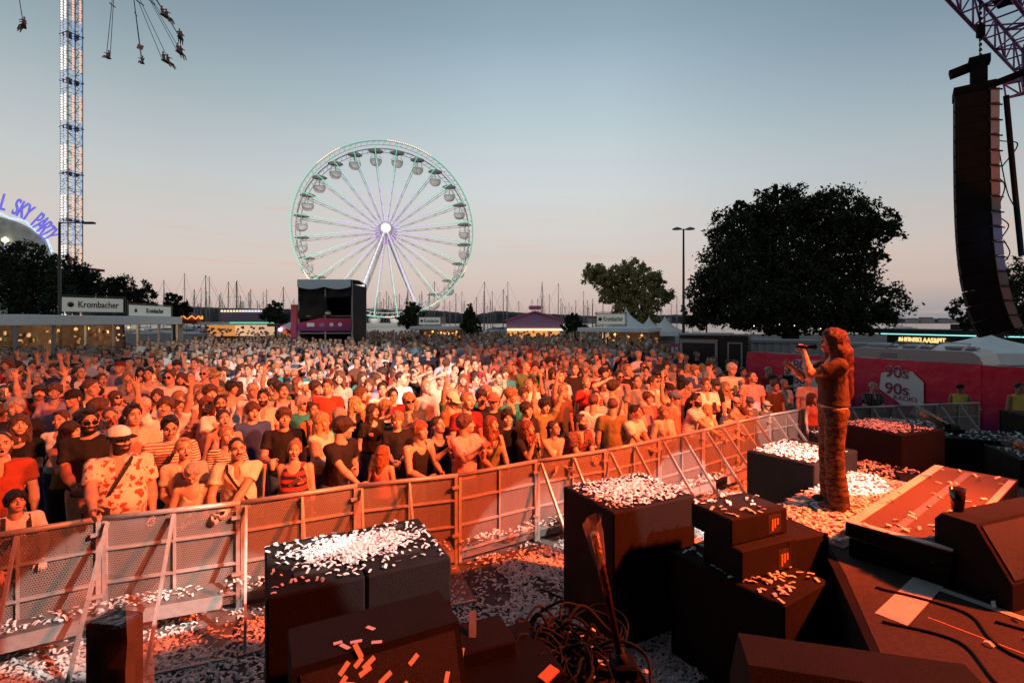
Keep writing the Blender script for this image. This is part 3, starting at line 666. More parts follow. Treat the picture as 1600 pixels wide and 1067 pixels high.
# ------------------------------------------------------------ ground, water, hills
def sheet(name, x0, y0, x1, y1, z, m, n=1):
    b = MB(); b.add([(x0,y0,z),(x1,y0,z),(x1,y1,z),(x0,y1,z)], [(0,1,2,3)], m); o = b.build(name); tag(o, kind='structure'); return o
def plaza_mat():
    m, t, b = _mat('paving'); b.inputs['Roughness'].default_value = .8
    tc_ = t.nodes.new('ShaderNodeTexCoord'); br = t.nodes.new('ShaderNodeTexBrick'); br.inputs['Scale'].default_value = 1.6
    br.inputs['Color1'].default_value = (.10,.095,.09,1); br.inputs['Color2'].default_value = (.075,.07,.068,1); br.inputs['Mortar'].default_value = (.03,.03,.03,1); br.inputs['Mortar Size'].default_value = .012
    t.links.new(tc_.outputs['Object'], br.inputs[0]); t.links.new(br.outputs[0], b.inputs[0]); return m
def pit_mat():
    m, t, b = _mat('pit_track_boards'); b.inputs['Roughness'].default_value = .55
    tc_ = t.nodes.new('ShaderNodeTexCoord'); mp_ = t.nodes.new('ShaderNodeMapping'); mp_.inputs['Rotation'].default_value = (0, 0, R(-55)); br = t.nodes.new('ShaderNodeTexBrick'); br.inputs['Scale'].default_value = 1.7; br.inputs['Row Height'].default_value = .16
    br.inputs['Color1'].default_value = (.20,.16,.13,1); br.inputs['Color2'].default_value = (.15,.12,.10,1); br.inputs['Mortar'].default_value = (.02,.02,.02,1); br.inputs['Mortar Size'].default_value = .01
    n = t.nodes.new('ShaderNodeTexNoise'); n.inputs['Scale'].default_value = 5; mm = t.nodes.new('ShaderNodeMix'); mm.data_type = 'RGBA'; mm.blend_type = 'MULTIPLY'; mm.inputs[0].default_value = .8
    t.links.new(tc_.outputs['Object'], mp_.inputs[0]); t.links.new(mp_.outputs[0], br.inputs[0]); t.links.new(tc_.outputs['Object'], n.inputs[0]); t.links.new(br.outputs[0], mm.inputs[6]); t.links.new(n.outputs[0], mm.inputs[7])
    t.links.new(mm.outputs[2], b.inputs[0]); return m
sheet('plaza', -140, -30, 120, 112, 0, plaza_mat())
sheet('seabed', -3000, -400, 3000, 5000, -2.6, mat('seabed', (.06,.06,.055), .9))
wm, wt, wb = _mat('harbour_water'); wb.inputs['Base Color'].default_value = (.10,.115,.12,1); wb.inputs['Roughness'].default_value = .16; wb.inputs['Metallic'].default_value = 0
wn = wt.nodes.new('ShaderNodeTexNoise'); wn.inputs['Scale'].default_value = .8; wn.inputs['Detail'].default_value = 6; wbp = wt.nodes.new('ShaderNodeBump'); wbp.inputs['Strength'].default_value = .5; wbp.inputs['Distance'].default_value = .25
wtc = wt.nodes.new('ShaderNodeTexCoord'); wt.links.new(wtc.outputs['Object'], wn.inputs[0]); wt.links.new(wn.outputs[0], wbp.inputs['Height']); wt.links.new(wbp.outputs[0], wb.inputs['Normal'])
sheet('harbour_water', -3000, 112.6, 3000, 5000, -1.2, wm)
b = MB(); b.box((-10, 112.3, -.9), (260, .6, 2.0), mat('quay_concrete', (.25,.24,.22), .9, noise=.2)); tag(b.build('quay_wall'), kind='structure')
# far wooded shore
def ridge(name, pts, d, m, zb=-3, seed=2, dep=160):
    g = np.random.RandomState(seed); xs = np.arange(pts[0][0], pts[-1][0]+1, 3); ys = np.interp(xs, [p[0] for p in pts], [p[1] for p in pts]); V = []; F = []
    nz = np.convolve(g.rand(len(xs)+8), np.ones(5)/5, 'same')[:len(xs)]*1.8+g.rand(len(xs))*1.1-1.2
    for i, (x, y) in enumerate(zip(xs, ys)):
        a = at(x, y-nz[i], d); V += [(a.x, d-20, zb), (a.x, d, a.z*.75), (a.x*(d+30)/d, d+40, a.z*1.02), (a.x*(d+dep)/d, d+dep, zb)]
    for i in range(len(xs)-1):
        for k in range(3): F.append((i*4+k, i*4+4+k, i*4+5+k, i*4+1+k))
    o = link(name, np_mesh(name, np.array(V), np.array(F), [m], None, False)); tag(o, kind='structure'); return o
hm_ = mat('far_woods', (.052,.048,.052), .95, noise=.5, nscale=.05)
ridge('hills', [(-160,488),(100,486),(200,484),(290,478),(330,481),(380,482),(420,483),(560,482),(640,484),(700,487),(740,492),(780,486),(830,489),(870,491),(930,494),(1000,492),(1060,492),(1160,494),(1300,496),(1410,498),(1800,497)], 1500, hm_)
# low town along the far shore
for i, (px, w, h) in enumerate([(1420,16,6),(1442,22,7),(1470,12,6),(1490,30,5.5),(690,14,9),(925,18,7),(1040,10,8),(860,20,6)]):
    p = at(px, 500, 1380); b = MB(); b.box((0,0,h), (w*1.6,14,h*2), mat('far_wall', (.42,.36,.33), .9)); b.add([(-w*.8,-7,h*2),(w*.8,-7,h*2),(w*.8,7,h*2),(-w*.8,7,h*2),(-w*.8,0,h*2.5),(w*.8,0,h*2.5)], [(0,1,5,4),(2,3,4,5),(1,2,5),(3,0,4)], mat('far_roof', (.16,.09,.08), .9))
    tag(b.build('waterfront_house', loc=(p.x, 1370, -2)), 'pale gabled house on the far shore, %s' % ['behind the left end of the dark sign building','nearest the neon strip on the right shore','small one right of the widest right-shore house','widest one low beside the line array tower','right of the ferris wheel rim','behind the right bar sign','behind the white pagoda tent','above the sweets stall roof'][i], 'house', 'houses on the far shore')
# ------------------------------------------------------------ stage
BLK = mat('stage_black', (.006,.006,.0065), .85, spec=.15, noise=.3, nscale=4, bump=.15, bscale=80)
DECK = mat('stage_floor_plywood', (.075,.05,.042), .8, noise=.25, nscale=14, bump=.3, bscale=120)
CARP = mat('black_deck_carpet', (.10,.065,.052), .95, noise=.2, nscale=80, bump=.4, bscale=240)
TAPE = mat('white_gaffer_tape', (.62,.56,.54), .7, noise=.12, nscale=6); GTAPE = mat('grey_gaffer_tape', (.17,.17,.185), .55, noise=.2, nscale=12)
ZS, ZR = .93, 1.20
b = MB(); b.prism([(-7,-7),(10,-7),(10,4.5),(6.6,5.2),(5.0,6.1),(4.7,6.0),(2.75,4.6),(2.42,3.75),(2.0,2.75),(.9,2.35),(.75,1.5),(-.3,1.2),(-1.0,1.5),(-1.0,2.25),(-7,2.25)], 0, ZS, BLK)
o = b.build('stage_base'); tag(o, kind='structure')
u = Vector((.793,.61,0)); v = Vector((.61,-.793,0)); Lc = Vector((2.67,4.0,0))
def riser(name, c, lu, lv, z, top, label, border):
    root = empty(name, (c.x, c.y, 0), math.atan2(u.y, u.x)); tag(root, label, 'stage deck', 'raised stage decks')
    b = MB(); b.box((lu/2, -lv/2, z-.06), (lu, lv, .10), BLK); b.build('deck_frame', None, root)
    b = MB(); b.box((lu/2, -lv/2, z-.005), (lu-.006, lv-.006, .012), top); b.build('deck_board', None, root)
    b = MB(); b.box((lu/2, -lv+.01, (z-.12)/2), (lu-.05, .012, z-.12), BLK); b.box((.01, -lv/2, (z-.12)/2), (.012, lv-.05, z-.12), BLK); b.build('skirting', None, root)
    if border:
        for i, (x0,y0,x1,y1,w) in enumerate(border):
            bb = MB(); bb.bar((x0,y0,z+.004), (x1,y1,z+.004), w, .003, TAPE if i < 3 else GTAPE, up=(0,0,1)); bb.build('edge_tape' if i < 3 else 'seam_tape', None, root)
    return root
riser('stage_riser', Lc, 2.6, .66, ZR, CARP, 'brown carpeted stage deck edged with white tape', [(.0,-.04,2.6,-.04,.075),(.035,-.08,.035,-.655,.07),(.07,-.63,2.5,-.63,.05),(.08,-.3,2.5,-.3,.06)])
riser('runway_deck', Lc+u*.10-v*.84, 2.5, .80, ZS+.012, mat('runway_board', (.28,.2,.17), .85, noise=.25, nscale=10), 'narrow bare stage deck under the singer, strewn with white confetti', None)
b = MB()
def tapeline(p, q, w, name, lb, m=TAPE):
    b = MB(); b.bar(p, q, w, .003, m, up=(0,0,1)); tag(b.build(name), lb, 'tape', 'tape lines on the stage floor')
tapeline(lift(1487,872,ZS)+Vector((0,0,.004)), lift(1392,968,ZS)+Vector((0,0,.004)), .17, 'floor_tape', 'wide white tape strip running under the raised deck edge')
tapeline(lift(1465,920,ZS)+Vector((0,0,.008)), lift(1660,990,ZS)+Vector((0,0,.008)), .06, 'floor_tape', 'thin white tape line in front of the large wedge monitor')
tapeline(lift(1450,965,ZS)+Vector((0,0,.004)), lift(1660,1045,ZS)+Vector((0,0,.004)), .012, 'floor_tape', 'hair-thin amber tape line near the bottom right corner', mat('amber_tape', (.4,.2,.06), .6))
b = MB(); b.prism([(.9,1.5),(9.9,-3),(9.9,4.45),(6.55,5.15),(4.95,6.0),(2.8,4.55),(2.47,3.7),(2.05,2.75),(.95,2.3)], ZS+.001, ZS+.0035, mat('dark_stage_carpet', (.042,.032,.029), .95, noise=.25, nscale=40, bump=.4, bscale=200)); tag(b.build('stage_floor'), kind='structure')
# unseen stage roof and drapes over and behind the camera, built to block skylight
b = MB(); b.box((2, -3, 9.4), (22, 11, .3), BLK); b.build('stage_roof'); tag(bpy.data.objects['stage_roof'], 'black fabric roof spanning the stage above the camera', 'stage roof')
b = MB(); b.box((2, -8.3, 4.7), (22, .1, 9.4), BLK); o = b.build('stage_backdrop'); tag(o, 'black cloth backdrop hanging behind the stage', 'backdrop')
b = MB(); b.box((-9, -3.2, 4.7), (.1, 10, 9.4), BLK); o = b.build('side_drape'); tag(o, 'black side drape on the left of the stage', 'drape')
b = MB(); b.box((12.8, -3.2, 4.7), (.1, 10, 9.4), BLK); o = b.build('side_drape'); tag(o, 'black side drape on the right of the stage', 'drape')
# ------------------------------------------------------------ loudspeakers and flight-case shapes
SUB = mat('speaker_paint', (.008,.0066,.0062), .85, spec=.25, noise=.22, nscale=9, bump=.5, bscale=170); GRIL = mat('speaker_grille', (.012,.012,.013), .55, bump=.6, bscale=260)
def subs(label, px, z, n, depth, name='subwoofer_stack', feet=True):
    """px: photo pixels of back-left, back-right on level z; n cabinets side by side"""
    A = lift(*px[0], z); B = lift(*px[1], z); d = (B-A); d.z = 0; L = d.length; e = d.normalized(); root = empty(name, (A.x, A.y, 0), math.atan2(e.y, e.x)); tag(root, label, 'loudspeaker', 'subwoofers in the pit')
    w = L/n
    for i in range(n):
        b = MB(); b.box((w*(i+.5), -depth/2, z/2), (w-.012, depth, z-.02), SUB, bev=.012); cab = b.build('cabinet', None, root)
        for y in (-.12, -depth+.2):
            b = MB(); b.box((w*(i+.5), y, z-.004), (w*.42, .055, .012), GRIL); b.build('handle_recess', None, cab)
        b = MB(); b.box((w*(i+.5), .004-depth*0, z/2), (w*.9, .012, z*.9), GRIL); b.build('grille', None, root)
    return root, e, A
S1 = subs('big black subwoofer pair piled with white confetti, lower left', ((412,850),(655,806)), 1.2, 2, .78)
S2 = subs('tall grey black subwoofer pair with confetti top, in the middle of the pit', ((879,758),(998,737)), 1.2, 1, .78)
S3 = subs('black subwoofer topped with thick confetti just left of the singer', ((1166,702),(1238,683)), 1.2, 1, .80)
S4 = subs('black subwoofer topped with confetti right behind the singer', ((1305,660),(1372,652)), 1.2, 1, .95)
def box_thing(name, label, cat, c, size, rz, m=SUB, bev=.01, tilt=0, group=None, sub=None):
    root = empty(name, c, rz); tag(root, label, cat, group); b = MB(); M = Matrix.Rotation(tilt, 4, 'X')
    b.box((0,0,size[2]/2), size, m, bev=bev, M=M); b.build('body', None, root); return root
# monitor wedges ---------------------------------------------------------
def wedge(label, c, rz, w, dpt, h, slope=.5):
    root = empty('stage_monitor', c, rz); tag(root, label, 'stage monitor', 'black stage monitors')
    prof = [(-dpt/2,0),(dpt/2,0),(dpt/2,h*.35),(dpt/2-dpt*slope*.9,h),(-dpt/2+.04,h),(-dpt/2,h*.9)]
    b = MB(); n = len(prof); vs = [(-w/2,y,z) for y, z in prof]+[(w/2,y,z) for y, z in prof]
    b.add(vs, [tuple(range(n)), tuple(range(2*n-1,n-1,-1))]+[((i+1) % n, i, i+n, (i+1) % n+n) for i in range(n)], SUB); b.build('cabinet', None, root)
    y0, z0 = prof[2]; y1, z1 = prof[3]; nn = Vector((0, z1-z0, y0-y1)).normalized()*.006
    b = MB(); p = lambda sx, t: Vector((sx*w*.46, y0+(y1-y0)*t, z0+(z1-z0)*t))
    q = [p(-1,.06),p(1,.06),p(1,.94),p(-1,.94)]; b.add([a+nn*.2 for a in q]+[a+nn*1.5 for a in q], [(0,1,2,3),(4,5,6,7)]+[(i,(i+1) % 4,(i+1) % 4+4,i+4) for i in range(4)], GRIL); b.build('grille', None, root)
    b = MB(); b.box((w*.25, -dpt/2-.004, h*.4), (.16, .012, .16), mat('connector_plate', (.03,.03,.032), .4)); b.build('connector_plate', None, root)
    for i, cc in enumerate(((.95,.5,.12),(.8,.12,.03),(.95,.55,.2))):
        b = MB(); b.box((w*.25-.05+i*.045, -dpt/2-.012, h*.4+.03*(i % 2)), (.022, .006, .03), mat('label_sticker_%d' % i, cc, .6)); b.build('sticker', None, root)
    return root
wedge('largest black wedge monitor at the right edge with a beaker on top', (3.60, 3.58, ZS), R(200), .98, .44, .50)
wedge('black wedge monitor at the bottom of the picture with lit yellow stickers', (1.40, 2.08, ZS), R(-14), .84, .46, .50)
wedge('wide black wedge on the lower left subwoofers, confetti strips on its slope', tuple(Vector((-.70,2.62,.30))), R(207), .84, .62, .86, .42)
# low sub + amp wedges in the middle
box_thing('bass_cabinet', 'low black cabinet under the double amplifier wedge, orange confetti on top', 'loudspeaker', (1.86,3.98,0), (.62,.96,.86), R(33))
box_thing('amplifier_wedge', 'upper of two stacked dark red speaker wedges beside the centre subwoofer', 'speaker wedge', (1.86,4.10,1.10), (.62,.42,.2), R(24), group='stacked speaker wedges')
box_thing('amplifier_wedge', 'lower of two stacked speaker wedges, sitting on the low bass cabinet', 'speaker wedge', (1.9,4.0,.862), (.6,.38,.235), R(24), group='stacked speaker wedges')
for a in ('amplifier_wedge', 'amplifier_wedge.001'):
    r = bpy.data.objects[a]; z0 = .08
    for i in range(3):
        b = MB(); b.box((.13+i*.03, -.212 if a[-1] != '1' else -.193, .1+.01*(i-1)), (.014, .006, .09-i*.02), mat('amp_led_label', (.9,.35,.08), .5)); b.build('connector_label', None, r)
    b = MB(); b.box((.16, -.205 if a[-1] != '1' else -.187, .1), (.14, .012, .15), GRIL); b.build('connector_panel', None, r)
for args in [
 ('power_distributor', 'black power distribution box with orange indicator below the singer', 'power box', (2.3,4.15,0), (.42,.34,1.08), R(20)),
 ('equipment_case', 'flat black case with confetti between singer and raised deck', 'equipment case', (5.05,7.0,0), (1.1,.8,.72), R(24)),
 ('equipment_case', 'long low black case behind the singer with orange cables', 'equipment case', (5.9,8.3,0), (1.5,.8,.85), R(-18)),
 ('equipment_case', 'long black case under the second confetti cannon', 'equipment case', (8.2,8.4,0), (1.8,.9,.88), R(-20)),
 ('equipment_case', 'tall black case at the right edge in front of the security guard', 'equipment case', (10.0,8.7,0), (1.9,1.0,1.15), R(-12)),
 ('equipment_case', 'wide black case along the right edge behind the raised deck', 'equipment case', (8.3,6.9,0), (2.4,.9,.90), R(-20)),
 ('equipment_case', 'confetti topped black case in front of the right barrier run', 'equipment case', (7.3,9.1,0), (1.2,.7,.95), R(-24)),
 ('equipment_case', 'small black case with metal rim right of the singer', 'equipment case', (5.45,6.3,0), (.9,.55,.78), R(-28)),
]:
    nm, lb, ct, c, sz, rz = args; r = box_thing(nm, lb, ct, c, sz, rz, group='black cases beside the stage')
    for sx in (-1, 1):
        for sy in (-1, 1): b = MB(); b.bar((sx*sz[0]/2*.995, sy*sz[1]/2*.995, .02), (sx*sz[0]/2*.995, sy*sz[1]/2*.995, sz[2]+.004), .026, .026, mat('case_corner', (.03,.027,.027), .4, metal=.6)); b.build('corner_trim', None, r)
    b = MB(); b.box((sz[0]*.15, -sz[1]/2-.004, sz[2]*.6), (.14,.012,.09), mat('case_latch', (.07,.06,.06), .3, metal=.7)); b.build('latch', None, r)
    b = MB(); b.box((-sz[0]*.2, -sz[1]/2-.004, sz[2]*.55), (.05,.008,.03), mat('amp_led_label', (.9,.35,.08), .5)); b.build('label_plate', None, r)
def amp_panel():
    r = bpy.data.objects['stage_monitor.002']
amp_panel()
# beaker on the monitor
b = MB(); b.lathe([(.035,0),(.05,.16),(.048,.16),(.033,.006)], n=16, m=mat('dark_glass', (.03,.015,.012), .12, spec=.8)); o = b.build('drink_beaker', loc=(3.24,3.63,1.432)); tag(o, 'dark plastic beaker standing on the right wedge monitor', 'beaker')
# confetti cannons -------------------------------------------------------
def bag_mat():
    m, t, b = _mat('clear_plastic_bag'); b.inputs['Base Color'].default_value = (.75,.7,.68,1); b.inputs['Roughness'].default_value = .18; b.inputs['Alpha'].default_value = .16; b.inputs['Specular IOR Level'].default_value = .9; return m
BAG = bag_mat(); CAN = mat('cannon_tube', (.05,.018,.01), .25, spec=.6); COP = mat('foil_end', (.55,.22,.08), .25, metal=.8, bump=1, bscale=30)
def cannon(label, base, tip, r=.045, bagw=.11):
    base = Vector(base); tip = Vector(tip); d = (tip-base).normalized(); root = empty('confetti_cannon', base, 0); tag(root, label, 'confetti cannon', 'confetti cannons wrapped in plastic bags')
    b = MB(); b.box((0,0,.03), (.12,.12,.06), BLK, bev=.01); b.tube([(0,0,.04), d*.13], r*1.5, 12, GRIL); b.build('base_clamp', None, root)
    b = MB(); b.tube([d*.1, tip-base], r, 16, CAN); b.build('barrel', None, root)
    if r < .03: b = MB(); b.tube([(0,0,-base.z),(0,0,.02)], .022, 8, BLK); b.lathe([(.16,-base.z),(.16,-base.z+.03),(.02,-base.z+.05)], n=14, m=BLK); b.build('stand', None, root)
    L = (tip-base).length; b = MB(); b.tube([d*(L-.30), d*(L+.015)], [r*1.06, r*1.02], 16, COP); b.build('foil_band', None, root)
    b = MB(); vs = []; fs = []; n = 14; g = random.Random(len(label)); x = d.orthogonal().normalized(); y = d.cross(x); K = 7
    for i in range(K):
        t = i/(K-1); rr = bagw*(.62+.5*t); c = d*(L-(.36 if r > .03 else .15)+t*(.5 if r > .03 else .23))
        for k in range(n): a = 2*PI*k/n; q = rr*(1+g.uniform(-.16,.16)); vs.append(c+x*math.cos(a)*q+y*math.sin(a)*q*.55)
    for i in range(K-1):
        for k in range(n): fs.append((i*n+k, i*n+(k+1) % n, (i+1)*n+(k+1) % n, (i+1)*n+k))
    b.add(vs, fs, BAG, False); b.build('plastic_bag', None, root); return root
cannon('tilted confetti cannon in a clear bag before the centre subwoofer', at(974,1050,2.35), at(930,838,2.15), .017, .048)
cannon('confetti cannon in a clear bag at the far right barrier', (7.7,8.6,.9), at(1440,645,8.9), .06, .12)
cannon('short confetti cannon in a clear bag right of the singer', (5.95,8.2,.9), at(1408,672,8.2), .05, .12)
cannon('short confetti cannon lying low at the right edge', (7.4,6.7,.92), at(1588,693,6.9), .05, .1)
# boxed cannon in plastic at the lower left
b_ = at(180,1067,2.05); root = empty('wrapped_light_box', (b_.x, b_.y, ZS), R(-8)); ZB = .66; tag(root, 'upright black box wrapped in a clear bag, bottom left, glowing copper reflections', 'stage light')
b = MB(); b.box((0,0,.33), (.16,.12,.66), mat('glossy_black', (.006,.004,.004), .16, bump=1.5, bscale=9, spec=.45), bev=.01); b.build('housing', None, root)
b = MB(); g = random.Random(5); vs = []; fs = []; K = 6; n = 16
for i in range(K):
    t = i/(K-1); rr = .135*(1+.1*t)
    for k in range(n):
        a = 2*PI*k/n; s = 1/max(abs(math.cos(a)), abs(math.sin(a)))**.6; vs.append((math.cos(a)*rr*s*g.uniform(.9,1.1), math.sin(a)*rr*.62*s*g.uniform(.9,1.1), .34+t*.44+g.uniform(-.02,.02)))
for i in range(K-1):
    for k in range(n): fs.append((i*n+k, i*n+(k+1) % n, (i+1)*n+(k+1) % n, (i+1)*n+k))
b.add(vs, fs, BAG); b.build('plastic_bag', None, root)
# rack with cables in front of the pit
root = empty('cable_rack', (-.12,3.0,.28), R(22)); tag(root, 'open black equipment rack heaped with cables in the lower middle', 'equipment rack')
b = MB(); b.box((0,0,.11), (.72,.55,.78), BLK, bev=.01); b.build('body', None, root)
b = MB(); b.box((-.06,.12,.54), (.42,.3,.1), SUB, bev=.01); b.build('amplifier', None, root)
b = MB(); b.bar((-.12,.02,.52), (-.05,.22,.68), .045, .01, mat('brushed_handle', (.34,.42,.46), .35, metal=.5, noise=.25, nscale=20)); b.build('metal_lever', None, root)
b = MB(); b.bar((-.24,-.06,.565), (-.20,.02,.60), .07, .006, mat('paper_tag', (.55,.5,.3), .8)); b.build('paper_tag', None, root)
b = MB(); b.bar((.2,-.28,.50), (.3,-.24,.52), .07, .012, mat('orange_tag', (.75,.28,.08), .7)); b.build('orange_tag', None, root)
CAB = mat('cable_rubber', (.006,.006,.006), .7, spec=.25)
def cable(label, pts, r, grp='loose cables', m=CAB):
    P = [Vector(p) for p in pts]; q = []
    for i in range(len(P)-1):
        a, b1, c, d = P[max(i-1,0)], P[i], P[i+1], P[min(i+2,len(P)-1)]
        for k in range(8):
            t = k/8; q.append(.5*((2*b1)+(c-a)*t+(2*a-5*b1+4*c-d)*t*t+(3*b1-a-3*c+d)*t**3))
    q.append(P[-1]); b = MB(); b.tube(q, r, 6, m); tag(b.build('cable'), label, 'cable', grp)
g = random.Random(8)
hb = MB()
for k in range(34):
    c = Vector((.34+g.uniform(-.18,.26), 3.2+g.uniform(-.28,.28), .27)); a0 = g.uniform(0, 6.28); rr = g.uniform(.08,.26); P = []
    for i in range(9):
        a = a0+i*1.05; P.append(c+Vector((math.cos(a)*rr*g.uniform(.7,1.2), math.sin(a)*rr*g.uniform(.7,1.2), .38+g.uniform(-.10,.18)*(.6+.4*math.sin(a)))))
    q = []
    for i in range(8):
        p0, p1, p2, p3 = P[max(i-1,0)], P[i], P[i+1], P[min(i+2,8)]
        for t in (0,.17,.33,.5,.67,.83): q.append(.5*((2*p1)+(p2-p0)*t+(2*p0-5*p1+4*p2-p3)*t*t+(3*p1-p0-3*p2+p3)*t**3))
    hb.tube(q, g.uniform(.006,.013), 6, CAB)
tag(hb.build('cable_heap'), 'tangled heap of black cables between the two front subwoofer stacks', 'cables', kind='stuff')
cable('black cable crossing the confetti floor behind the cable heap', [(1.0,3.4,.02),(.7,4.0,.02),(.9,4.6,.02),(.3,5.2,.02)], .012)
if 0: cable('black cables across the thick white tape', [lift(1400,950,ZS+.01), lift(1440,925,ZS+.02), lift(1480,930,ZS+.02), lift(1500,900,ZS+.02)], .012)
for k, pts in enumerate([[(2.3,3.1),(2.6,2.9),(2.5,2.5),(2.9,2.4),(3.3,2.7)], [(2.55,3.5),(2.9,3.2),(2.8,2.8),(3.2,2.3)], [(1.9,2.5),(2.2,2.3),(2.6,2.35),(2.9,2.0)], [(3.0,3.1),(3.3,2.9),(3.7,2.9),(4.2,2.6)]]):
    cable(['cable winding over the stage floor past the white tape','cable running from under the raised deck edge','cable leaving the bottom wedge monitor to the right','cable in front of the right wedge monitor'][k], [(x, y, ZS+.012) for x, y in pts], .009, 'cables on the stage floor')
for k in range(3): cable(['orange lit cable hanging low behind the singer','second orange lit cable behind the singer','lowest orange lit cable behind the singer'][k], [at(1478+k*4,730+k*6,6.4), at(1490,742+k*7,6.35), at(1510,750+k*6,6.4)], .02, 'lit cables behind the singer', mat('orange_cable', (.3,.12,.05), .5))
box_thing('cable_box', 'black box the cable heap rests against', 'equipment case', (.42,3.2,0), (.62,.6,.62), R(28), BLK)
# ------------------------------------------------------------ crowd barrier
STEEL = mat('galvanised_steel', (.42,.39,.37), .45, metal=.3, noise=.12, nscale=20)
pm_, pt_, pb_ = _mat('perforated_sheet'); pb_.inputs['Base Color'].default_value = (.25,.22,.20,1); pb_.inputs['Roughness'].default_value = .5; pb_.inputs['Metallic'].default_value = .25
ptc = pt_.nodes.new('ShaderNodeTexCoord'); psc = pt_.nodes.new('ShaderNodeVectorMath'); psc.operation = 'MULTIPLY'; psc.inputs[1].default_value = (52, 0, 52)
pt_.links.new(ptc.outputs['Object'], psc.inputs[0])
psep = pt_.nodes.new('ShaderNodeSeparateXYZ'); pt_.links.new(psc.outputs[0], psep.inputs[0])
def mth(t, op, a, b=None):
    n = t.nodes.new('ShaderNodeMath'); n.operation = op
    for i, q in enumerate((a, b)):
        if q is None: continue
        if isinstance(q, (int, float)): n.inputs[i].default_value = q
        else: t.links.new(q, n.inputs[i])
    return n.outputs[0]
row = mth(pt_, 'FLOOR', psep.outputs['Z']); odd = mth(pt_, 'MULTIPLY', mth(pt_, 'MODULO', mth(pt_, 'ABSOLUTE', row), 2), .5)
fx = mth(pt_, 'SUBTRACT', mth(pt_, 'FRACT', mth(pt_, 'ADD', psep.outputs['X'], odd)), .5); fz = mth(pt_, 'SUBTRACT', mth(pt_, 'FRACT', psep.outputs['Z']), .5)
dd = mth(pt_, 'ADD', mth(pt_, 'MULTIPLY', fx, fx), mth(pt_, 'MULTIPLY', fz, fz)); pt_.links.new(mth(pt_, 'GREATER_THAN', dd, .066), pb_.inputs['Alpha'])
BP = [(-5.6,3.35),(-4.26,4.15),(-3.54,4.6),(-2.45,4.96),(-1.755,5.37),(-.63,5.76),(.06,6.23),(.85,6.63),(1.7,7.11),(2.47,7.71),(3.14,8.17),(4.25,9.04),(5.66,10.04),(6.92,10.26),(10.2,10.9)]
BH = 1.05
def along(P, s):
    for i in range(len(P)-1):
        a = Vector(P[i]); b = Vector(P[i+1]); L = (b-a).length
        if s <= L or i == len(P)-2: return a+(b-a)*(s/L)
        s -= L
def make_barrier(L, right=False):
    root = empty('crowd_barrier', (0,0,0)); H = BH
    b = MB(); b.tube([(0,0,H-.02),(L-.004,0,H-.02)], .024, 10, STEEL); b.build('top_rail', None, root)
    b = MB()
    for x in (.02, L-.024): b.bar((x,0,.02),(x,0,H-.04), .036, .036, STEEL)
    for z in (.16,.45,.75): b.bar((.038,0,z),(L-.042,0,z), .03, .022, STEEL)
    b.bar((L*.5,.0,.18),(L*.5,.0,H-.045), .026, .02, STEEL); b.build('frame', None, root)
    b = MB(); b.add([(.03,.016,.05),(L-.03,.016,.05),(L-.03,.016,H-.05),(.03,.016,H-.05)], [(0,1,2,3)], pm_); b.build('perforated_panel', None, root)
    for x in (.05, L*.5+.0):
        b = MB(); b.bar((x,-.03,H-.05),(x,-.80,.03), .042, .022, STEEL, up=(1,0,0)); b.build('brace', None, root)
    b = MB(); b.box((L/2,-.42,.012), (L-.02,.82,.008), mat('floor_plate', (.20,.18,.165), .6, metal=.3, noise=.3)); b.bar((.0,-.83,.02),(L,-.83,.02), .03,.03, STEEL); b.build('floor_plate', None, root)
    b = MB(); b.box((L*.55,-.17,.30), (L*.7,.26,.012), mat('floor_plate', (.30,.27,.25))); b.box((L*.55,-.298,.24), (L*.7,.012,.12), STEEL); b.build('step', None, root)
    for z in (H-.15, .35): b = MB(); b.box((L-.03,-.03,z), (.09,.035,.028), STEEL); b.build('latch', None, root)
    return root
tot = sum((Vector(BP[i+1])-Vector(BP[i])).length for i in range(len(BP)-1)); nb = round(tot/1.1); Ls = tot/nb
proto = make_barrier(Ls); kids = kidmap(proto); BAR = []
anch = ['in front of the boy at the left edge', 'under the hand of the man in the white cap', 'before the grey haired woman bent over her phone', 'in front of the woman with a hand on her chest', 'behind the big lower left subwoofers', 'in front of the young man in black bending over', 'before the red haired child', 'left of the gate section']
for i in range(nb):
    p = along(BP, i*Ls); q = along(BP, min((i+1)*Ls, tot)); r = proto if i == 0 else copy_tree(proto, kids)
    r.location = (p.x, p.y, 0); r.rotation_euler = (0, 0, math.atan2(q.y-p.y, q.x-p.x)); BAR.append((r, (p+q)/2))
    r['category'] = 'barrier'; r['group'] = 'crowd barrier sections'
GATEX = [i for i, (r, c) in enumerate(BAR) if -.75 < c.x < .2]
for i in GATEX:     # closed gate leaves without brace or step
    for k in list(children(BAR[i][0])):
        if k.name.split('.')[0] in ('brace', 'step', 'floor_plate'): bpy.data.objects.remove(k)
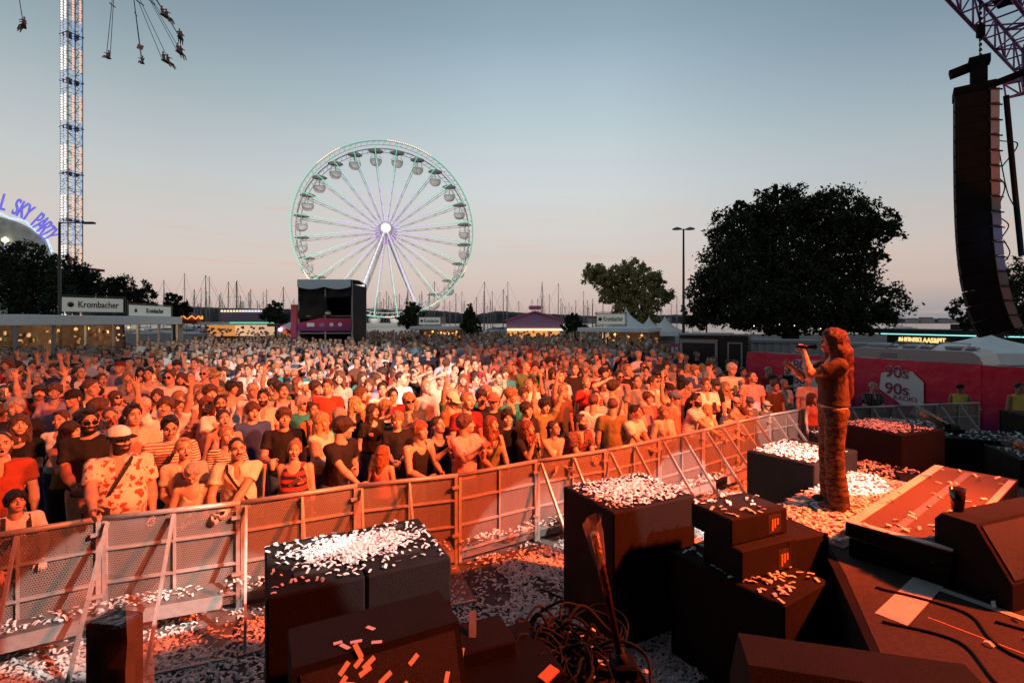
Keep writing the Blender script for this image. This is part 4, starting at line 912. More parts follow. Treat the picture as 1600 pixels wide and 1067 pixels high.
# ------------------------------------------------------------ confetti
def confetti(areas, name, m):
    g = np.random.RandomState(4); V = []; F = []; k = 0
    for (n, fn) in areas:
        for _ in range(n):
            r = fn(g)
            if r is None: continue
            p, sc = r; a = g.rand()*6.28; tx, ty = g.normal(0, .22, 2); L, Wd = .026*sc, .0105*sc
            ux = np.array([math.cos(a), math.sin(a), tx]); uy = np.array([-math.sin(a), math.cos(a), ty]); p = np.array(p); p = p+np.array([0,0,.004+abs(tx)*L+abs(ty)*Wd])
            bz = np.array([g.normal(0,.12)*L, g.normal(0,.12)*L, abs(g.normal(0,.28))*L]); sk = g.uniform(.7,1.25); V += [p-ux*L*sk-uy*Wd, p+bz-uy*Wd, p+ux*L*sk-uy*Wd, p+ux*L*sk+uy*Wd, p+bz+uy*Wd, p-ux*L*sk+uy*Wd]; F += [(k,k+1,k+4,k+5),(k+1,k+2,k+3,k+4)]; k += 6
    o = link(name, np_mesh(name, np.array(V), np.array(F), [m], None, False)); return o
CONF = mat('paper_confetti', (.80,.78,.77), .8)
def fl(g):    # pit floor, thick in drifts, thin on the plates
    s = g.rand()*tot; p = along(BP, s); q = along(BP, min(s+.3, tot)); d = (q-p).normalized() if (q-p).length > 1e-4 else Vector((1,0)); n = Vector((d.y, -d.x)); o = g.rand()**.8*2.7+.03
    x, y = p.x+n.x*o, p.y+n.y*o
    w = math.sin(x*2.3+y*1.7)*math.sin(y*3.1-x*1.2)+.35*math.sin(x*9+y*5)
    if w < -.75+(.75 if -.7 < x < .6 else 0) and g.rand() < .8: return None
    if .7 > o > .0 and g.rand() < .12: pass
    z = .02 if o < .83 else .006
    if .06 < o < .28 and g.rand() < .5: z = .312
    return (x, y, z), .55+.5*g.rand()
def ontop(S, L, D, z, cx, cy, rx, ry):
    root, e, A = S; pe = Vector((e.y, -e.x, 0))
    def f(g):
        if g.rand() < .88: a, b_ = g.normal(cx, rx), g.normal(cy, ry)
        else: a, b_ = g.rand()*L, g.rand()*D
        if not (.02 < a < L-.02 and .02 < b_ < D-.02): return None
        q = A+e*a+pe*b_; return (q.x, q.y, z+.004), .72
    return f
def patch(p0, e, L, D, z):
    p0 = Vector(p0); e = Vector(e); pe = Vector((e.y, -e.x, 0))
    def f(g): q = p0+e*(g.rand()*L)+pe*(g.rand()*D); return (q.x, q.y, z), 1
    return f
def objpatch(c, L, D, rz, z):
    e = Vector((math.cos(rz), math.sin(rz), 0)); pe = Vector((e.y, -e.x, 0)); return patch(Vector(c)-e*L/2-pe*D/2, e, L, D, z)
areas = [(100000, fl), (1500, ontop(S1, 1.14, .78, 1.195, .60, .34, .17, .10)), (1000, ontop(S2, .98, .78, 1.195, .5, .40, .24, .2)), (900, ontop(S3, .92, .8, 1.195, .46, .4, .3, .26)),
 (900, ontop(S4, .9, .95, 1.195, .45, .45, .3, .3)),
 (1500, patch(Lc+u*.12-v*.82, u, 2.4, .76, ZS+.022)), (45, patch(Lc, u, 2.5, .62, ZR+.004)), (60, objpatch((4.0,2.6,0), 2.6, 1.4, 0, ZS+.01)), (200, objpatch((3.9,5.6,0), 1.2, .5, R(38), ZS+.01)),
 (110, objpatch((1.86,3.98,0), .58, .9, R(33), .865)), (32, objpatch((1.86,4.10,0), .6, .4, R(24), 1.302)),
 (300, objpatch((5.9,8.3,0), 1.45, .75, R(-18), .852)), (260, objpatch((7.3,9.1,0), 1.15, .65, R(-24), .952)), (220, objpatch((8.2,8.4,0), 1.7, .85, R(-20), .882)), (160, objpatch((8.3,6.9,0), 2.3, .8, R(-20), .902)), (260, objpatch((5.05,7.0,0), 1.0, .7, R(24), .722)),
 (60, objpatch((.42,3.2,0), .6, .6, R(28), .63))]
o = confetti(areas, 'confetti', CONF); tag(o, 'white paper confetti strewn over the pit floor, subwoofers and decks', 'confetti', kind='stuff')
# paper strips lying on the lower left wedge
W3 = bpy.data.objects['stage_monitor.002']; W3.rotation_euler[2] = R(207); g = random.Random(12); b = MB(); Mw = Matrix.Translation(W3.location) @ Matrix.Rotation(R(207), 4, 'Z')
y0, z0, y1, z1 = .31, .86*.35, .31-.62*.42*.9, .86
for k in range(30):
    t = g.gauss(.62, .28); x = g.gauss(.06, .17); a = g.uniform(-1.2, 1.2); l_ = g.uniform(.04,.075)
    if abs(x) > .38: continue
    if t > 1: p = Vector((x, y1-(t-1)*.5, z1+.004)); ex = Vector((math.cos(a), math.sin(a), 0)); ey = Vector((-math.sin(a), math.cos(a), 0)); nn = Vector((0,0,.003))
    else:
        t = max(.1, t); sl = Vector((0, y1-y0, z1-z0)).normalized(); p = Vector((x, y0+(y1-y0)*t, z0+(z1-z0)*t)); nn = Vector((0, z1-z0, y0-y1)).normalized()*.006; ex = Vector((1,0,0))*math.cos(a)+sl*math.sin(a); ey = -Vector((1,0,0))*math.sin(a)+sl*math.cos(a); p += nn*1.6
    b.add([Mw @ (p+ex*i*l_*.5+ey*j*.012+nn*.3*k/46) for i, j in ((-1,-1),(1,-1),(1,1),(-1,1))], [(0,1,2,3)], CONF)
tag(b.build('confetti_strips'), 'long paper strips lying on the lower left wedge speaker', 'confetti', kind='stuff')
# ------------------------------------------------------------ funfair and harbour
WHITE = mat('white_paint', (.78,.77,.75), .5, noise=.06, nscale=5); GREYM = mat('grey_steel', (.26,.26,.27), .5, metal=.3); DARKM = mat('dark_steel', (.03,.03,.033), .5)
def led(name, c, s): return mat(name, c, .5, emit=c, estr=s)
L_GREEN = led('led_green', (.16,.78,.50), .8); L_WARM = led('led_warm_white', (1,.82,.52), 1.1); L_MINT = led('led_mint', (.42,.78,.74), .8); L_LILAC = led('led_lilac', (.62,.52,.95), .95); L_PINK = led('led_pink', (.95,.35,.75), .9); L_BLUE = led('led_blue', (.18,.38,1), 1.0); L_WHITE = led('led_white', (.9,.9,1), 1.1); L_ORANGE = led('lamp_orange', (1,.36,.06), 1.2)
def ferris():
    d = 100.; c = at(603, 361, d); Rw = 17.2; TH = 4.6; root = empty('ferris_wheel', (c.x, c.y, 0), R(14)); zc = c.z
    tag(root, 'tall white ferris wheel outlined in green lights at the harbour', 'ferris wheel')
    P = lambda a, r, y: Vector((r*math.cos(a), y, zc+r*math.sin(a))); N = 96; yf, yb = -TH/2, TH/2
    for y, nm in ((yf, 'front_rim'), (yb, 'back_rim')):
        b = MB()
        for r_, w in ((Rw, .12), (Rw*.955, .06)): b.tube([P(2*PI*i/N, r_, y) for i in range(N+1)], w, 6, WHITE, False)
        for i in range(N): b.bar(P(2*PI*i/N, Rw, y), P(2*PI*(i+.5)/N, Rw*.955, y), .07, .07, WHITE)
        b.build(nm, None, root)
    b = MB()
    for i in range(288):
        a = 2*PI*i/288; m = L_WARM if (i//24) % 2 == 0 and 30 < i < 110 or (i % 24 < 6 and i > 150) else L_GREEN; b.box(P(a, Rw+.12, yf-.2), (.17,.1,.17), m)
    b.build('rim_lights', None, root)
    for k in range(24):
        a = 2*PI*(k+.5)/24
        b = MB(); b.bar(P(a, 1.2, yf), P(a, Rw, yf), .15, .15, WHITE); b.build('spoke', None, root)
        b = MB(); n = 62
        for i in range(n):
            r_ = 1.6+(Rw-1.8)*i/n; m = L_GREEN if r_ > 13.5 else (L_MINT if r_ > 9 else L_LILAC); b.box(P(a, r_, yf-.14), (.14,.07,.14), m)
        b.build('spoke_lights', None, root)
        b = MB(); t = Vector((-math.sin(a), 0, math.cos(a)))
        for s in (-.22, .22): b.tube([P(a, 1.3, yb)+t*s*.4, P(a, Rw*.97, yb)+t*s], .06, 4, WHITE)
        for i in range(6): r_ = 3+2.4*i; b.bar(P(a, r_, yb)-t*.15, P(a, r_+1.2, yb)+t*.2, .05,.05, GREYM)
        b.bar(P(a, Rw*.93, yf), P(a, Rw*.93, yb), .14, .14, WHITE); b.build('back_truss_spoke', None, root)
    b = MB(); M = Matrix.Rotation(R(90), 4, 'X'); b.lathe([(.7,-TH/2-1.2),(1.15,-TH/2-.3),(1.15,TH/2+.3),(.7,TH/2+1.0)], (0,0,zc), 20, WHITE, M=M); b.build('hub', None, root)
    b = MB(); b.lathe([(.2,-.05),(.95,0),(.95,.16),(.2,.2)], (0, yf-1.3, zc), 24, led('hub_glow', (.9,.88,.86), .75), M=M); b.build('hub_disc', None, root)
    b = MB(); b.lathe([(.3,0),(2.2,.1),(2.2,.3)], (0, yb+1.1, zc), 24, led('hub_glow_lilac', (.62,.36,.62), .55), M=M); b.build('rear_hub_disc', None, root)
    for (x, y, nm, ledm) in ((-7.4,yf-2.4,'front_leg',1),(7.6,yf-2.4,'front_leg',1),(-7.0,yb+2.4,'rear_leg',0),(8.2,yb+2.4,'rear_leg',0)):
        top = Vector((0, (yf-1 if y < 0 else yb+1), zc)); bot = Vector((x, y, 1.2)); b = MB(); b.bar(top, bot, .62, .5, WHITE); b.build(nm, None, root)
        b = MB()
        for i in range(66): q = top+(bot-top)*(i+.5)/66+Vector((0,-.32,0)); b.box(q, (.17,.07,.2), (L_LILAC if i < 40 else L_PINK) if x > 0 else (L_WHITE if i % 3 else L_LILAC))
        if ledm: b.build('leg_lights', None, root)
    b = MB(); b.box((0,0,.9), (22,9,1.8), WHITE, bev=.1); b.box((0,-4.7,2.15), (21,.1,.9), mat('rail_mesh_white', (.5,.5,.48), .7)); b.build('base_platform', None, root)
    b = MB(); b.box((-9.5,-3,2.2), (6,5,2.6), WHITE, bev=.05); b.box((-9.5,-5.52,2.3), (5,.06,1), DARKM); b.build('ticket_booth', None, root)
    cabs = []
    GW = mat('gondola_white', (.85,.80,.77), .4); GC = mat('gondola_canopy', (.42,.39,.38), .6)
    for k in range(24):
        a = 2*PI*k/24+R(7); pv = P(a, Rw*.925, 0); r = empty('gondola', pv); r.parent = root
        b = MB(); b.lathe([(.05,.35),(1.0,.22),(1.45,.02),(1.45,-.06),(.1,.02)], n=14, m=GC); b.build('canopy', None, r)
        b = MB(); b.lathe([(.1,-3.0),(.75,-2.8),(1.12,-2.3),(1.18,-1.75),(1.10,-1.7),(.9,-2.1),(.1,-2.4)], n=16, m=GW); b.build('bowl', None, r)
        b = MB(); b.tube([(0,0,.2),(0,0,-2.3)], .07, 6, GREYM); b.tube([(math.cos(t)*1.14, math.sin(t)*1.14, -1.35) for t in [2*PI*i/16 for i in range(17)]], .035, 4, GREYM, False)
        for i in range(4): t = PI/4+i*PI/2; b.tube([(math.cos(t)*1.14, math.sin(t)*1.14, -1.7), (math.cos(t)*1.1, math.sin(t)*1.1, -.02)], .03, 4, GREYM)
        b.build('cage', WHITE, r)
ferris()
for wx, wz, we in ((-14,4,11000),(14,4,11000)):   # added fill spots ahead of the wheel, to brighten its gondolas
    l = bpy.data.lights.new('wheel_fill_light', 'SPOT'); l.spot_size = R(80); l.spot_blend = .5; l.energy = we; l.color = (1,.93,.88); l.shadow_soft_size = .4; o = bpy.data.objects.new('wheel_fill_light', l); COL.objects.link(o); cw = at(604,361,100); o.location = (cw.x+wx, cw.y-26, wz); o.rotation_euler = (cw-Vector(o.location)).to_track_quat('-Z', 'Y').to_euler()
# swing tower ---------------------------------------------------------------
def truss(b, A, B, w, seg, r, m, h=None, lat=None):
    A = Vector(A); B = Vector(B); d = (B-A); L = d.length; z = d.normalized(); x = Vector((0,0,1)).cross(z)
    if x.length < .1: x = Vector((1,0,0))
    x.normalize(); y = z.cross(x); h = h or w; n = max(1, int(L/seg)); C4 = [x*sx*w/2+y*sy*h/2 for sx, sy in ((-1,-1),(1,-1),(1,1),(-1,1))]
    for c in C4: b.tube([A+c, B+c], r, 6, m)
    for i in range(n):
        p, q = A+d*(i/n), A+d*((i+1)/n)
        for k in range(4):
            b.tube([p+C4[k], p+C4[(k+1) % 4]], r*.55, 4, m); b.tube([p+C4[k] if i % 2 else p+C4[(k+1) % 4], q+C4[(k+1) % 4] if i % 2 else q+C4[k]], r*.55, 4, m)
T0 = at(112, 420, 65); root = empty('swing_ride_tower', (T0.x, T0.y, 0), R(-22)); tag(root, 'very tall lattice swing ride tower with strips of white and blue lights', 'fairground ride')
LAT = mat('lattice_paint', (.50,.48,.44), .6); b = MB(); truss(b, (0,0,0), (0,0,54), 1.6, 1.15, .07, LAT); b.build('lattice_tower', None, root)
for z in range(4, 52, 6): b = MB(); b.box((0,0,z), (1.85,1.85,.10), mat('tower_ring', (.20,.12,.10), .6)); b.build('tower_platform', None, root)
for x, y in ((-.4,-.9),(.4,-.9),(.9,-.3),(.9,.5)):
    b = MB()
    for i in range(150):
        z = 1+i*.34; k = int(z/3.2) % 2; m = (led('led_tower_white', (.95,.86,.8), 1.25) if y < -.8 else led('led_peach', (1,.55,.42), .9)) if k else led('led_side_blue', (.30,.45,.80), .8) if x > .8 else led('led_soft_blue', (.60,.68,.82), .7); b.box((x, y, z), (.16,.16,.19), m)
    b.build('light_strip', None, root)
RC = Vector((T0.x, T0.y, 52.5)); b = MB()
for k in range(16):
    a = 2*PI*k/16; b.bar((0,0,53.2), (math.cos(a)*6, math.sin(a)*6, 52.4), .16, .2, LAT)
b.tube([(math.cos(2*PI*i/32)*6, math.sin(2*PI*i/32)*6, 52.4) for i in range(33)], .12, 6, LAT, False); b.build('swing_frame', None, root)
SEATS = [(37,42,-1),(169,91,-1),(222,99,-1),(260,97,1),(281,83,1),(282,60,1),(258,26,1),(266,32,1)]
RCH = mat('rider_clothes', (.36,.15,.11), .8); RSK = mat('rider_skin', (.42,.22,.15), .6)
for i, (px, py, s) in enumerate(SEATS[:7]):
    p = at(px, py, 65+(i % 3-1)*3); o_ = Vector((p.x-T0.x, p.y-T0.y, 0)).normalized(); top = Vector((T0.x, T0.y, 52.4))+o_*6; side = Vector((-o_.y, o_.x, 0)); dn = (p-top).normalized()
    r = empty('swing_chair', p); tag(r, ['lone swing seat with riders far left of the tower','swing seat nearest the tower on its right','swing seat below the small square flag','swing seat between the flag and the outer group','lower of the two outermost swing seats','outermost swing seat with two riders, legs out','highest swing seat at the upper right of the group'][i], 'swing seat', 'swing seats flying round the tower')
    b = MB(); n = 2 if i > 2 else 1+(i == 0)
    b.box((0,0,0), (.55*n,.5,.08), DARKM, M=Matrix.Rotation(math.atan2(side.y, side.x), 4, 'Z')); b.build('seat', None, r)
    b = MB(); tl = top-p; mid = tl*.45
    for sd in (-.3*n, .3*n): b.tube([side*sd, mid+side*sd*.4, tl], .035, 4, DARKM)
    b.bar(mid-side*.5, mid+side*.5, .09, .09, DARKM); b.build('chains', None, r)
    for k in range(n):
        q = p+side*((k-.5*(n-1))*.62)+Vector((0,0,.08)); f = side*s; f = (f+Vector((0,-.6,0))).normalized(); pb = MB()
        g = SDF((-.5,-.9,-.9), (.5,.5,1.1), .06)
        g.cone((0,0,.05),(0,.12,.55),.16,.17,.05); g.ell((0,.12,.88),(.11,.12,.14),.04)
        for sx in (-1,1): g.cone((sx*.1,0,.05),(sx*.12,-.5,-.05),.11,.085,.05); g.cone((sx*.12,-.5,-.05),(sx*.14,-.8,-.48),.085,.06,.03); g.cone((sx*.2,.1,.55),(sx*.34,-.25,.5),.075,.05,.03)
        V, F = g.mesh(); c = V[F].mean(1); mi = ((c[:,2] > .72) | (c[:,1] < -.52) | (np.abs(c[:,0]) > .27)).astype(int)
        me = np_mesh('person', V, F, [RCH, RSK], mi); o = link('person', me, None, q, math.atan2(f.y, f.x)+PI/2)
        tag(o, ['rider with legs stretched out on the far left swing seat','second rider on the far left swing seat','rider curled up on the swing seat nearest the tower','rider on the swing seat under the flag','left rider between flag and outer group','right rider between flag and outer group','left rider on the lower outermost seat','right rider on the lower outermost seat','left rider on the outermost swing seat','right rider on the outermost swing seat','left rider on the highest swing seat','right rider on the highest swing seat'][min(11, [0,2,3,4,6,8,10][i]+k)], 'person', 'riders on the swing ride')
p = at(219,74,65); b = MB(); b.box((0,0,0), (.8,.05,.6), mat('flag_red', (.5,.2,.2), .8), M=Matrix.Rotation(R(20),4,'Y')); tag(b.build('flag', loc=p), 'small square red flag flying above the swing seats', 'flag')
# arched facade with blue neon ------------------------------------------------
p = at(-36, 384, 60); root = empty('ride_facade', (p.x, p.y, 0), R(14)); tag(root, 'pale arched ride front with violet neon lettering and a wavy blue outline', 'ride facade')
W2 = 7.6; top = lambda x: 10.2+5.6*math.sqrt(max(0, 1-(x/W2)**2)); b = MB(); pts = [(W2*math.cos(PI*i/28), top(W2*math.cos(PI*i/28))) for i in range(29)]; pts = pts+[(-W2, 0), (W2, 0)]
n = len(pts); b.add([(x,0,z) for x, z in pts]+[(x,.6,z) for x, z in pts], [tuple(range(n)), tuple(range(2*n-1,n-1,-1))]+[((i+1) % n, i, i+n, (i+1) % n+n) for i in range(n)], mat('facade_cream', (.70,.69,.60), .8, noise=.25, nscale=1.2)); b.build('facade_wall', None, root)
b = MB(); q = []
for i in range(57):
    x = W2*1.02*math.cos(PI*i/56); w_ = .22*(abs((i % 8)-4)/2-1); q.append((x, -.12, top(x/1.021)+.35+w_))
b.tube(q, .13, 6, led('neon_blue_white', (.55,.72,1), 1.05)); b.build('wavy_neon', None, root)
for i, chx in enumerate('FESTIVAL SKY PARTY'):
    t = PI*(.595-.0305*i); x = W2*1.0*math.cos(t); z = top(x/1.001)+1.75; sl = math.atan2(top(min(x+.3, W2-.01))-top(x-.3), .6)
    if chx != ' ': text_mesh(chx, 2.9, led('neon_violet', (.22,.20,.85), .6), root, Matrix.Translation((x,-.25,z)) @ Matrix.Rotation(R(90),4,'X') @ Matrix.Rotation(sl*.8, 4, 'Z'), 'neon_letter', .1, .02, .42)
for x, z in ((3.1,12.3),(6.2,10.6),(0.3,12.6)):
    b = MB(); b.lathe([(.02,0),(.34,.25),(.34,.5),(.02,.8)], (x,-.5,z), 10, led('globe_lamp', (1,.9,.68), 1.2)); b.bar((x,-.5,z-1.4),(x,-.5,z), .12,.12, L_LILAC); b.build('globe_lamp', None, root)
b = MB(); b.box((.4,-.5,11.2), (2.6,.5,1.2), mat('green_panel', (.03,.30,.18), .5)); b.build('green_panel', None, root)
b = MB(); b.bar((4.5,-1,10.2),(14,-2,9.1), .35,.3, mat('maroon_beam', (.20,.02,.02), .6)); b.build('boom', None, root)
# street lamps ------------------------------------------------------------------
def lamp(px, py, d, kind, label):
    p = at(px, py, d); root = empty('street_lamp', (p.x, p.y, 0)); tag(root, label, 'street lamp', None); H = p.z; m = mat('lamp_post_paint', (.06,.055,.055), .5, metal=.3)
    b = MB(); b.tube([(0,0,0),(0,0,H)], [.11,.06], 10, m); b.build('post', None, root)
    if kind == 1:
        b = MB(); b.tube([(0,0,H-.05),(1.4,0,H-.05)], .035, 6, m); b.build('arm', None, root); b = MB(); b.box((1.75,0,H-.06), (.75,.28,.12), m, bev=.05); b.build('lamp_head', None, root)
    else:
        for s in (-1, 1):
            b = MB(); b.tube([(0,0,H-.05),(s*.28,0,H+.02)], .035, 6, m); b.lathe([(.05,.12),(.3,.02),(.34,-.05),(.1,-.09)], (s*.46,0,H+.02), 12, GREYM, M=Matrix.Scale(1,4)); b.build('lamp_head', None, root)
lamp(93, 347, 30, 1, 'dark street lamp with one long arm, before the swing tower')
lamp(1068, 358, 35, 2, 'grey street lamp with two heads left of the big dark tree')
lamp(1104, 492, 50, 1, 'small distant street lamp half hidden by the big tree edge')
# trees ----------------------------------------------------------------------------
BARK = mat('bark', (.05,.038,.03), .9, noise=.3, nscale=6)
def leaf_mat(n, c): 
    m = mat(n, c, .7, noise=.35, nscale=1.2, spec=.2); return m
def tree(label, px, pytop, d, blobs, nleaf, ls, lm, name='tree', trunk=.35, seed=1, zmin=.5, hollow=.35, group=None):
    """blobs in photo pixels: (x, y, rx, ry)"""
    base = at(px, 503, d); root = empty(name, (base.x, base.y, 0)); tag(root, label, 'tree', group); g = np.random.RandomState(seed); k = d/FPX
    B3 = [(Vector(((x-px)*k, g.uniform(-.45,.45)*rx*k, CAMZ-(y-HZ)*k)), rx*k, ry*k) for x, y, rx, ry in blobs]
    b = MB(); hub = Vector((0,0,max(1.6, CAMZ-(pytop+ (503-pytop)*.62-HZ)*k))); b.tube([(0,0,-.1),(g.uniform(-.1,.1),0,hub.z*.5),hub], [trunk, trunk*.75, trunk*.5], 9, BARK)
    for c, rx, ry in B3:
        m_ = hub.lerp(c, .5)+Vector(g.uniform(-.3,.3,3)); b.tube([hub*.8, m_, c], [trunk*.4, trunk*.22, trunk*.06], 6, BARK)
        for _ in range(5): e = c+Vector((g.uniform(-.8,.8)*rx, g.uniform(-.8,.8)*rx, g.uniform(-.7,.8)*ry)); b.tube([c.lerp(m_, .3), e], [trunk*.08, trunk*.02], 4, BARK)
    b.build('trunk', None, root)
    w = np.array([rx*rx*ry for _, rx, ry in B3])**.67; w /= w.sum(); V = []; tot_ = 0
    for (c, rx, ry), wi in zip(B3, w):
        n = int(nleaf*wi); nc = max(6, n//34); u_ = g.normal(size=(nc,3)); u_ /= np.linalg.norm(u_, axis=1)[:,None]; r_ = (hollow+(1.06-hollow)*g.rand(nc)**.55)[:,None]
        cc = np.array(c)+u_*r_*np.array([rx, rx*.95, ry]); cc += g.normal(0, .06, cc.shape)*rx
        per = n//nc; q = np.repeat(cc, per, 0)+g.normal(0, 1, (nc*per,3))*min(rx, ry)*.115; V.append(q)
    P = np.concatenate(V); P = P[P[:,2] > zmin]; n = len(P); s = ls*g.uniform(.6,1.3,(n,1)); a = g.normal(size=(n,3)); a /= np.linalg.norm(a, axis=1)[:,None]; b_ = np.cross(a, g.normal(size=(n,3))); b_ /= np.linalg.norm(b_, axis=1)[:,None]
    Q = np.stack([P-a*s, P+b_*s*.5, P+a*s, P-b_*s*.5], 1).reshape(-1,3); F = np.arange(4*n).reshape(-1,4)
    link('crown', np_mesh('crown', Q, F, [lm], None, False), root); return root
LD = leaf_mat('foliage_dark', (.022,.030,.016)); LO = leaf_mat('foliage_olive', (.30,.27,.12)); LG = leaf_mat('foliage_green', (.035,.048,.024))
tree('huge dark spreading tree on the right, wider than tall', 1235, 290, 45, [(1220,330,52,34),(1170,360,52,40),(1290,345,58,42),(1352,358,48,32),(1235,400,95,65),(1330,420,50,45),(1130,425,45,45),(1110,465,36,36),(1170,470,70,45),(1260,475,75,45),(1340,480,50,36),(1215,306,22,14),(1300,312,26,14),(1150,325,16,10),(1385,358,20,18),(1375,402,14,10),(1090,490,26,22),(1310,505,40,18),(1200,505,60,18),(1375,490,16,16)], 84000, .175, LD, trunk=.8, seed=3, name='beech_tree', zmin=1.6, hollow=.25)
tree('loose olive green tree with see-through crown behind the pagoda tent', 985, 405, 52, [(940,432,32,16),(985,420,28,15),(1000,440,30,20),(962,450,28,20),(1035,462,20,16),(1022,442,16,12),(985,475,26,24),(1004,495,28,20),(925,424,18,9),(948,465,14,12),(1012,470,22,16)], 24000, .15, LO, trunk=.35, seed=5, hollow=.2)
tree('big dark tree filling the left edge behind the bar', 25, 375, 34, [(10,410,42,34),(50,425,40,34),(20,455,60,40),(75,465,40,34),(-40,430,50,50)], 15000, .13, LD, trunk=.4, seed=6)
tree('dark round tree right of the left edge tree, under the swing tower', 118, 402, 40, [(112,425,26,22),(128,440,22,22),(105,455,34,26),(140,460,16,16)], 9000, .13, LD, seed=7)
tree('dark tree rising behind the first lit bar sign', 190, 432, 44, [(188,452,34,20),(165,462,26,20),(215,468,24,16),(190,480,40,20)], 9000, .13, LD, seed=8)
tree('small round tree right of the second bar sign', 273, 456, 55, [(274,468,10,11),(268,480,11,11),(283,484,14,12)], 3500, .15, LD, trunk=.15, seed=9)
tree('small dark tree just left of the black mixing tower', 430, 470, 58, [(430,480,11,10),(425,492,14,12),(437,500,12,12)], 4000, .15, LG, trunk=.15, seed=10)
tree('dark round tree at the foot of the ferris wheel', 644, 470, 60, [(643,480,11,9),(650,492,14,12),(638,500,16,12),(648,508,14,8)], 5500, .14, LG, trunk=.15, seed=11)
tree('conical dark conifer between ferris wheel and sweets stall', 735, 472, 42, [(735,478,4,7),(734,488,8,8),(735,498,12,8),(734,508,16,8),(737,515,17,6)], 7500, .10, LG, trunk=.12, seed=12, name='conifer', hollow=.1)
tree('low bushy tree right of the pink sweets stall', 897, 491, 40, [(897,500,12,8),(890,510,14,8),(905,512,14,7)], 4000, .11, LG, trunk=.12, seed=13)
tree('dark tree partly hidden behind the line array', 1560, 405, 30, [(1510,482,24,16),(1545,470,26,30),(1588,440,26,38),(1575,490,34,26),(1525,505,26,14),(1606,470,40,50)], 11000, .10, LD, seed=14)
tree('thin young tree right of the big dark tree', 1390, 478, 48, [(1389,492,10,7),(1396,500,9,7)], 700, .13, LD, trunk=.06, seed=15)
# moored yachts --------------------------------------------------------------------
def yacht(h):
    root = empty('sailing_yacht', (0,0,0)); Lh = h*.75; b = MB(); K = 8; vs = []; fs = []
    for i in range(K+1):
        t = i/K; x = (t-.5)*Lh; w = Lh*.15*math.sin(PI*min(1, .25+t*.75))**.7+.02; sh = .9+.35*(1-t)**2*0+.3*t*t
        vs += [(x,-w,sh),(x,-w*.55,-.3),(x,w*.55,-.3),(x,w,sh)]
    for i in range(K):
        for k in range(4): fs.append((i*4+k, i*4+(k+1) % 4, i*4+4+(k+1) % 4, i*4+4+k))
    fs += [(3,2,1,0), (K*4,K*4+1,K*4+2,K*4+3)]; b.add(vs, fs, WHITE); b.build('hull', None, root)
    b = MB(); b.box((.1*Lh,0,1.35), (Lh*.4,Lh*.16,.6), WHITE, bev=.1); b.build('cabin', None, root)
    b = MB(); b.tube([(Lh*.08,0,.8),(Lh*.08,0,h)], [.13,.09], 6, mat('mast_alloy', (.30,.27,.26), .4, metal=.3))
    for z in (h*.45, h*.72): b.bar((Lh*.08,-Lh*.09,z),(Lh*.08,Lh*.09,z), .07,.07, mat('mast_alloy', (.16,.145,.14)))
    b.build('mast', None, root); b = MB(); b.tube([(Lh*.08,0,2.1),(-Lh*.34,0,2.0)], .14, 6, mat('sail_cover', (.05,.08,.2), .8)); b.build('boom', None, root)
    b = MB()
    for p, q in (((Lh*.08,0,h),(Lh*.5,0,1.2)), ((Lh*.08,0,h),(-Lh*.5,0,1)), ((Lh*.08,0,h*.96),(Lh*.06,Lh*.14,1)), ((Lh*.08,0,h*.96),(Lh*.06,-Lh*.14,1))): b.tube([p, q], .03, 3, mat('rigging_wire', (.2,.18,.17), .4))
    b.build('rigging', None, root); return root
Y0 = [yacht(h) for h in (13, 15.5, 18, 21)]; YK = [kidmap(y) for y in Y0]
masts = [(154,476),(176,470),(200,455),(262,438),(283,427),(300,452),(310,450),(328,430),(333,432),(344,470),(347,476),(362,440),(372,440),(376,438),(396,452),(420,452),(447,448),(468,455),(560,470),(573,468),(586,474),(600,455),(612,460),(622,462),(668,470),(684,440),(706,470),(727,470),(741,464),(752,440),(756,455),(765,478),(773,455),(782,452),(788,462),(798,440),(814,470),(828,468),(846,440),(868,443),(880,478),(908,455),(915,470),(928,474),(942,470),(960,468),(1010,480),(1024,474),(1034,470),(1046,474),(1054,462),(1085,480),(1405,438),(1400,482),(232,462),(244,470),(216,478),(316,474),(405,470),(455,470),(540,455),(552,462),(636,452),(658,455),(695,478),(718,455)]
masts += [(rnd.uniform(290,470), rnd.uniform(455,480)) for _ in range(22)]+[(rnd.uniform(560,930), rnd.uniform(455,484)) for _ in range(40)]
used_y = set()
def side_word(px):
    A = [(120,'left edge tree'),(250,'second bar sign'),(330,'carousel roof'),(430,'tree left of the mixing tower'),(508,'black mixing tower'),(604,'ferris wheel hub'),(675,'middle bar sign'),(735,'conifer'),(836,'sweets stall'),(955,'right bar sign'),(1068,'two-headed lamp'),(1400,'big tree right edge')]
    return min(A, key=lambda a: abs(a[0]-px)), A
